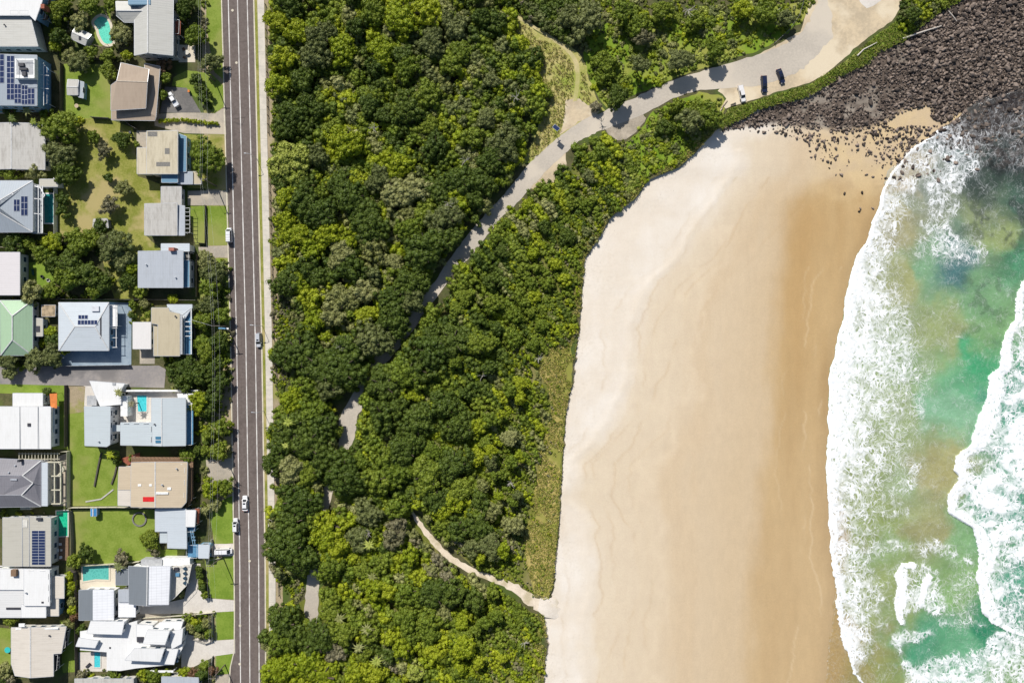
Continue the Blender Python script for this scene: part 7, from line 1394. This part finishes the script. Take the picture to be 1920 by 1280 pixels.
# ------------------------------------------------------------------ garden trees
GT = [(105,22,20,'md','bushy tree between white house and its neighbour, top left'),(122,8,14,'md','small tree at the top edge near the white house'),(112,68,17,'dk','dark shrub tree below the white house corner'),(104,86,10,'lm','lime shrub beside the slate blue house'),(148,40,18,'ol','olive tree between the shed and the top hedge'),(130,104,14,'ol','olive bush above the shed lawn fence'),(150,118,19,'gr','grey tree overhanging the corner of the shed lawn'),(170,100,13,'md','mid green bush below the kidney pool'),(228,62,20,'ol','olive tree between kidney pool and gabled house'),(202,104,12,'md','low bush above the tan roofed house'),(238,104,8,'lm','small lime bush at the gabled house corner'),(203,134,15,'md','round shrub west of the tan roofed house'),(207,8,15,'md','tree at the top edge above the kidney pool'),(170,9,18,'md','broad tree at the top edge left of the pool fence'),(345,15,20,'dk','dark tree beneath the wires at the top verge'),(367,66,22,'md','tree on the verge beside the gabled house porch'),(396,118,20,'gr','round grey green tree shading the road edge near the top'),(308,123,13,'br','dark reddish tree beside the tan roof'),(311,146,10,'md','shrub with flowers by the tan roof side'),(368,150,11,'dk','dark round shrub above the dark driveway'),(384,180,13,'dk','dark shrub along the curved driveway edge'),(374,166,9,'dk','small dark shrub beside the curved driveway'),(304,176,8,'md','narrow bush left of the pickup'),
(112,238,36,'md','big round leafy tree behind the weathered grey roof'),(112,290,28,'gr','grey green tree below the big round tree'),(124,322,28,'dk','dark spreading tree beside the dry back yard'),(118,376,15,'dk','dark shrub along the white lap pool wall, upper'),(119,398,12,'dk','dark shrub along the white lap pool wall, lower'),(229,262,16,'dk','dark bush in the dry yard near the bins'),(196,284,15,'gy','sparse grey shrub in the middle of the dry yard'),(176,256,11,'md','small bush at the top of the dry yard'),(232,352,14,'ol','olive bush in the lower dry yard'),(206,386,18,'gy','sparse leaning tree in the dry yard'),(203,333,7,'dk','tiny dark bush in the dry yard'),(386,293,36,'md','large leafy tree on the verge by the stained cream roof'),(256,270,5,'md','tiny bush at the corner of the stained cream roof'),(15,325,15,'md','low bush below the weathered grey roof, left one'),(66,322,17,'ol','low bush below the weathered grey roof, right one'),(18,208,12,'dk','dark bush beside the bright blue pool'),(88,214,12,'md','bush beside the palms by the blue house'),
(25,456,23,'dk','dark bush below the steel blue hip roof'),(54,456,12,'md','small bush right of the dark bush under the hip roof'),(98,452,16,'lm','lime tree below the lap pool'),(80,478,17,'md','tree above the small left lawn'),(114,446,13,'md','tree right of the lime tree below the lap pool'),(146,456,24,'md','leafy tree left of the big grey green tree'),(170,446,18,'md','tree under the tiny grey shed'),(212,460,32,'gr','big grey green tree in the middle of the back yards'),(228,486,22,'gr','grey green tree above the clear lawn patch'),(188,424,13,'dk','dark shrub around the tiny grey shed'),(100,494,16,'dk','dark tree right of the small left lawn'),(132,492,27,'dk','dark green tree in the left centre clump'),(126,522,25,'md','tree at the lower left of the centre clump'),(164,516,25,'dk','dark tree in the heart of the centre clump'),(190,532,19,'dk','dark tree at the right of the centre clump'),(178,546,15,'md','tree above the pale blue house'),(60,548,23,'ol','olive bush row above the mint green roof'),(95,545,15,'md','bush row above the pale blue roof corner'),(246,505,14,'lm','lime bush at the west side of the blue grey roof'),(241,526,17,'dk','dark bush at the southwest of the blue grey roof'),(264,546,13,'md','bush below the blue grey roof'),(388,488,17,'ol','olive tree on the verge by the lower driveway'),(402,512,21,'gr','grey green tree along the verge, upper middle'),(395,541,20,'md','tree along the verge above the beige house'),(392,572,19,'gr','grey tree before the beige house front'),(380,602,18,'md','tree at the beige house fence'),(412,590,17,'md','tree at the kerb above the blue street sign'),(412,640,17,'dk','dark tree at the kerb below the blue street sign'),(376,642,13,'md','shrub in the beige house front garden'),(325,560,9,'lm','small lime bush behind the beige house'),
(250,572,9,'md','bush at the northwest corner of the beige house yard'),(270,568,8,'ol','olive bush in the beige house back yard'),(280,590,7,'md','bush beside the beige house wall'),(250,592,6,'dk','dark shrub above the white annexe'),(100,640,13,'dk','dark tree between the mint and pale blue roofs'),(95,622,11,'lm','lime bush between the mint and pale blue roofs'),(65,674,21,'gr','grey tree at the lane below the mint roof'),(97,666,21,'gr','grey tree overhanging the lane near the courtyard'),(14,676,19,'gr','grey tree at the lane by the left edge'),(122,654,10,'md','bush at the courtyard corner'),(18,700,11,'gr','small tree over the lane at the left edge'),(326,700,19,'dk','dark tree at the end of the lane'),(350,690,22,'dk','dark tree below the beige house garden'),(345,716,18,'dk','dark tree above the white garden wall'),(376,702,20,'dk','dark tree in the clump beside the lane end'),(404,690,19,'dk','dark tree in the clump nearest the kerb'),(411,716,19,'dk','dark tree at the kerb in the dark clump'),(386,660,19,'md','green tree in the lower front garden of the beige house'),(402,742,20,'dk','dark tree at the bottom of the dark clump'),(374,752,19,'lm','lime tree beside the ice grey house front'),(364,767,12,'lm','small lime shrub at the ice grey house balcony'),(390,768,14,'dk','dark bush beside the lime tree'),(414,802,18,'md','round tree at the kerb by the ice grey house'),(392,815,11,'md','small tree in front of the ice grey house'),(410,845,19,'md','tree above the bare sandy verge'),(388,846,11,'md','bush left of the sandy verge tree'),(88,735,7,'dk','small dark shrub beside the orange awning'),(218,862,8,'dk','dark shrub at the top of the retaining wall'),(350,855,13,'md','bush above the red panel house deck'),(370,844,9,'dk','dark bush by the ice grey house corner'),
(395,915,21,'lm','lime leafy tree beside the red panel house'),(420,914,17,'md','tree joined to the lime leafy tree at the kerb'),(404,944,11,'ol','sparse olive tree at the top of the long verge'),(388,955,8,'ol','thin shrub by the blue house porch'),(161,1036,16,'dk','dark round shrub on the cubby lawn'),(140,1051,13,'md','lime edged shrub at the corner of the cubby lawn'),(280,1010,17,'md','round bush beside the small blue house'),(288,1030,11,'gy','bare brown bush below the round bush'),(131,1080,7,'lm','hedge bush beside the white house, topmost'),(131,1096,8,'lm','hedge bush beside the white house, upper middle'),(130,1110,8,'md','hedge bush beside the white house, lower middle'),(134,1126,9,'ol','olive bush below the hedge'),(136,1143,8,'lm','bright bush near the corner of the sprawling roof'),(139,1156,7,'br','reddish bush below the sprawling white roof'),(373,1066,6,'dk','hedge plant along the curved white driveway, topmost'),(375,1078,6,'dk','hedge plant along the curved white driveway, second'),(377,1090,6,'md','hedge plant along the curved white driveway, third'),(380,1102,6,'dk','hedge plant along the curved white driveway, fourth'),(384,1114,6,'md','hedge plant along the curved white driveway, lowest'),(340,1112,6,'gr','dark plant in the shaded courtyard'),(352,1157,9,'md','shrub at the top of the terraced bed'),(365,1165,8,'lm','lime shrub in the terraced bed'),(359,1176,9,'ol','olive shrub in the left of the terraced bed'),(376,1176,10,'dk','dark shrub in the middle of the terraced bed'),(387,1170,8,'ol','olive shrub at the right of the terraced bed'),(391,1188,9,'md','shrub by the pale upright wall'),(374,1190,7,'ol','pale shrub at the bottom of the terraced bed'),(384,1246,10,'md','shrub beside the lower driveway wall'),(344,1262,13,'lm','lime shrub beside the red shrub at the bottom'),(360,1262,11,'br','red leaved shrub at the bottom edge'),(379,1263,12,'dk','dark shrub right of the red shrub'),(400,1256,9,'br','purple brown shrub near the kerb bulge'),(290,1266,14,'md','shrub at the bottom edge below the white house'),(268,1264,11,'lm','lime shrub at the bottom edge, left of another'),(312,1266,11,'md','shrub at the bottom edge near the grey roof'),(216,1266,9,'md','small shrub at the bottom left of the white house'),(155,1178,8,'dk','dark shrub at the white house northwest corner'),(152,1266,8,'gy','dry shrub at the fence end'),(130,1166,8,'ol','olive bush below the sprawling roof corner'),(20,1160,12,'md','bush above the shell coloured roof'),(10,1256,13,'ol','olive bush at the bottom left corner'),(228,1046,15,'gy','spiky dry plant by the teal pool wall'),(20,1272,10,'gy','dry brush at the bottom left corner edge'),(5,1272,9,'dk','dark bush at the bottom left corner')]
for x, y, r_, p_, lb in GT:
    tree('garden_tree' if r_ > 12 else 'garden_shrub', x, y, r_, p_, f'{PN[p_]} {lb}' if PN[p_].split()[-1] not in lb.split(' ')[0:2] and lb.split()[0] not in ('lime', 'dark', 'olive', 'grey', 'red', 'reddish', 'big', 'tiny', 'pale', 'purple', 'dry', 'bare', 'sparse', 'bright') else lb, 'tree' if r_ > 12 else 'shrub', 'garden trees and shrubs', h=0.9+r_*0.155, rr=fr, q=3 if p_ == 'gy' else None)
for x, y, r_, p_, lb, h_ in [(50,208,12,'ol','palm with arching fronds below the solar panel house',5),(22,222,11,'dk','dark palm shading the weathered grey roof',5.5),(62,228,9,'md','small palm beside the arching palm',4.5),(222,736,11,'ol','palm at the corner of the white wedge roof',5),(246,757,9,'gy','thin palm casting shade on the pool terrace',4.5),(206,852,12,'lm','lime palm at the top of the sloping lawn',3.5),(222,1062,13,'gr','grey palm leaning over the teal pool wall',5)]: palm(x, y, r_, p_, lb, h_, 'garden palms')
def hedge(pts, wd, h, pal, label, seed):
    r = np.random.default_rng(seed); cen = []
    for (x0, y0), (x1, y1) in zip(pts, pts[1:]):
        n = int(math.hypot(x1-x0, y1-y0)*S/0.45); t_ = r.random(n*2)
        cen.append(np.stack([W(0, 0, 0).x*0+((x0+(x1-x0)*t_)-960)*S+r.normal(size=n*2)*wd*.25, (640-(y0+(y1-y0)*t_))*S+r.normal(size=n*2)*wd*.25, h*(.45+.35*r.random(n*2))], -1))
    cen = np.concatenate(cen); V, Fs, lv, _ = clumps_mesh(cen, np.full(len(cen), .42)*(.8+.5*r.random(len(cen))), 26, .3, r)
    tag(link(bpy.data.objects.new('hedge', big_mesh('hedge', V, Fs, LM[pal], attrs={'lv': ('FACE', 'FLOAT', lv)}))), label, 'hedge')
hedge([(300,228),(345,226),(380,230),(410,234)], .9, 1.1, 'lm', 'narrow clipped hedge between the two concrete driveways', 3); hedge([(378,166),(386,190),(402,208)], 1.0, .9, 'dk', 'curved dark hedge edging the dark driveway', 4); hedge([(246,853),(246,862)], .8, 1, 'md', 'short hedge stub by the red timber landing', 5); hedge([(124,232),(112,228)], .8, 1.2, 'md', 'short hedge at the corner of the shed lawn', 6)
yard = [(-10,-10),(416,-10),(432,640),(440,1060),(440,1290),(-10,1290)]
hs = [[ppx(v) for v in [Vector(b) for b in o.bound_box]] for o in ()]
BED = [[(95,0),(160,0),(165,50),(135,50),(128,110),(100,120),(96,90)],[(215,30),(250,45),(250,110),(215,112),(209,86)],[(333,0),(382,0),(385,60),(345,80)],[(122,205),(150,225),(140,340),(112,345)],[(0,445),(110,445),(200,430),(240,470),(255,490),(235,545),(160,560),(20,560),(50,540),(100,540),(100,490),(40,470)],[(374,480),(428,486),(434,640),(434,800),(430,860),(372,850),(365,770),(310,715),(312,690),(372,670)],[(240,568),(284,568),(284,600),(245,605)],[(86,620),(108,640),(110,690),(0,690),(0,668),(62,668)],[(362,575),(402,575),(402,690),(300,685),(300,672),(362,668)],[(348,1150),(402,1150),(400,1198),(362,1194)],[(160,1256),(300,1262),(300,1280),(150,1280)],[(335,1252),(404,1250),(404,1278),(335,1278)],[(365,868),(388,860),(392,960),(370,960)],[(0,1258),(30,1262),(40,1290),(0,1290)],[(0,318),(84,318),(84,334),(0,334)],[(0,950),(36,955),(100,958),(100,968),(0,968)],[(128,1066),(145,1066),(145,1160),(120,1160)]]
L = fill(520, BED, lambda x, y, r: r.uniform(4, 9), lambda x, y, r: r.choice(['dk', 'md', 'md', 'ol', 'gr', 'lm', 'gy']), lambda x, y, R, r: 0.4+R*.09*r.uniform(.6, 1.3), None, 61, .7, (-10, 440, -10, 1290))
run_scrub('garden_undergrowth', 'mixed low garden undergrowth between the houses', L, seed=62, lsize=.3)
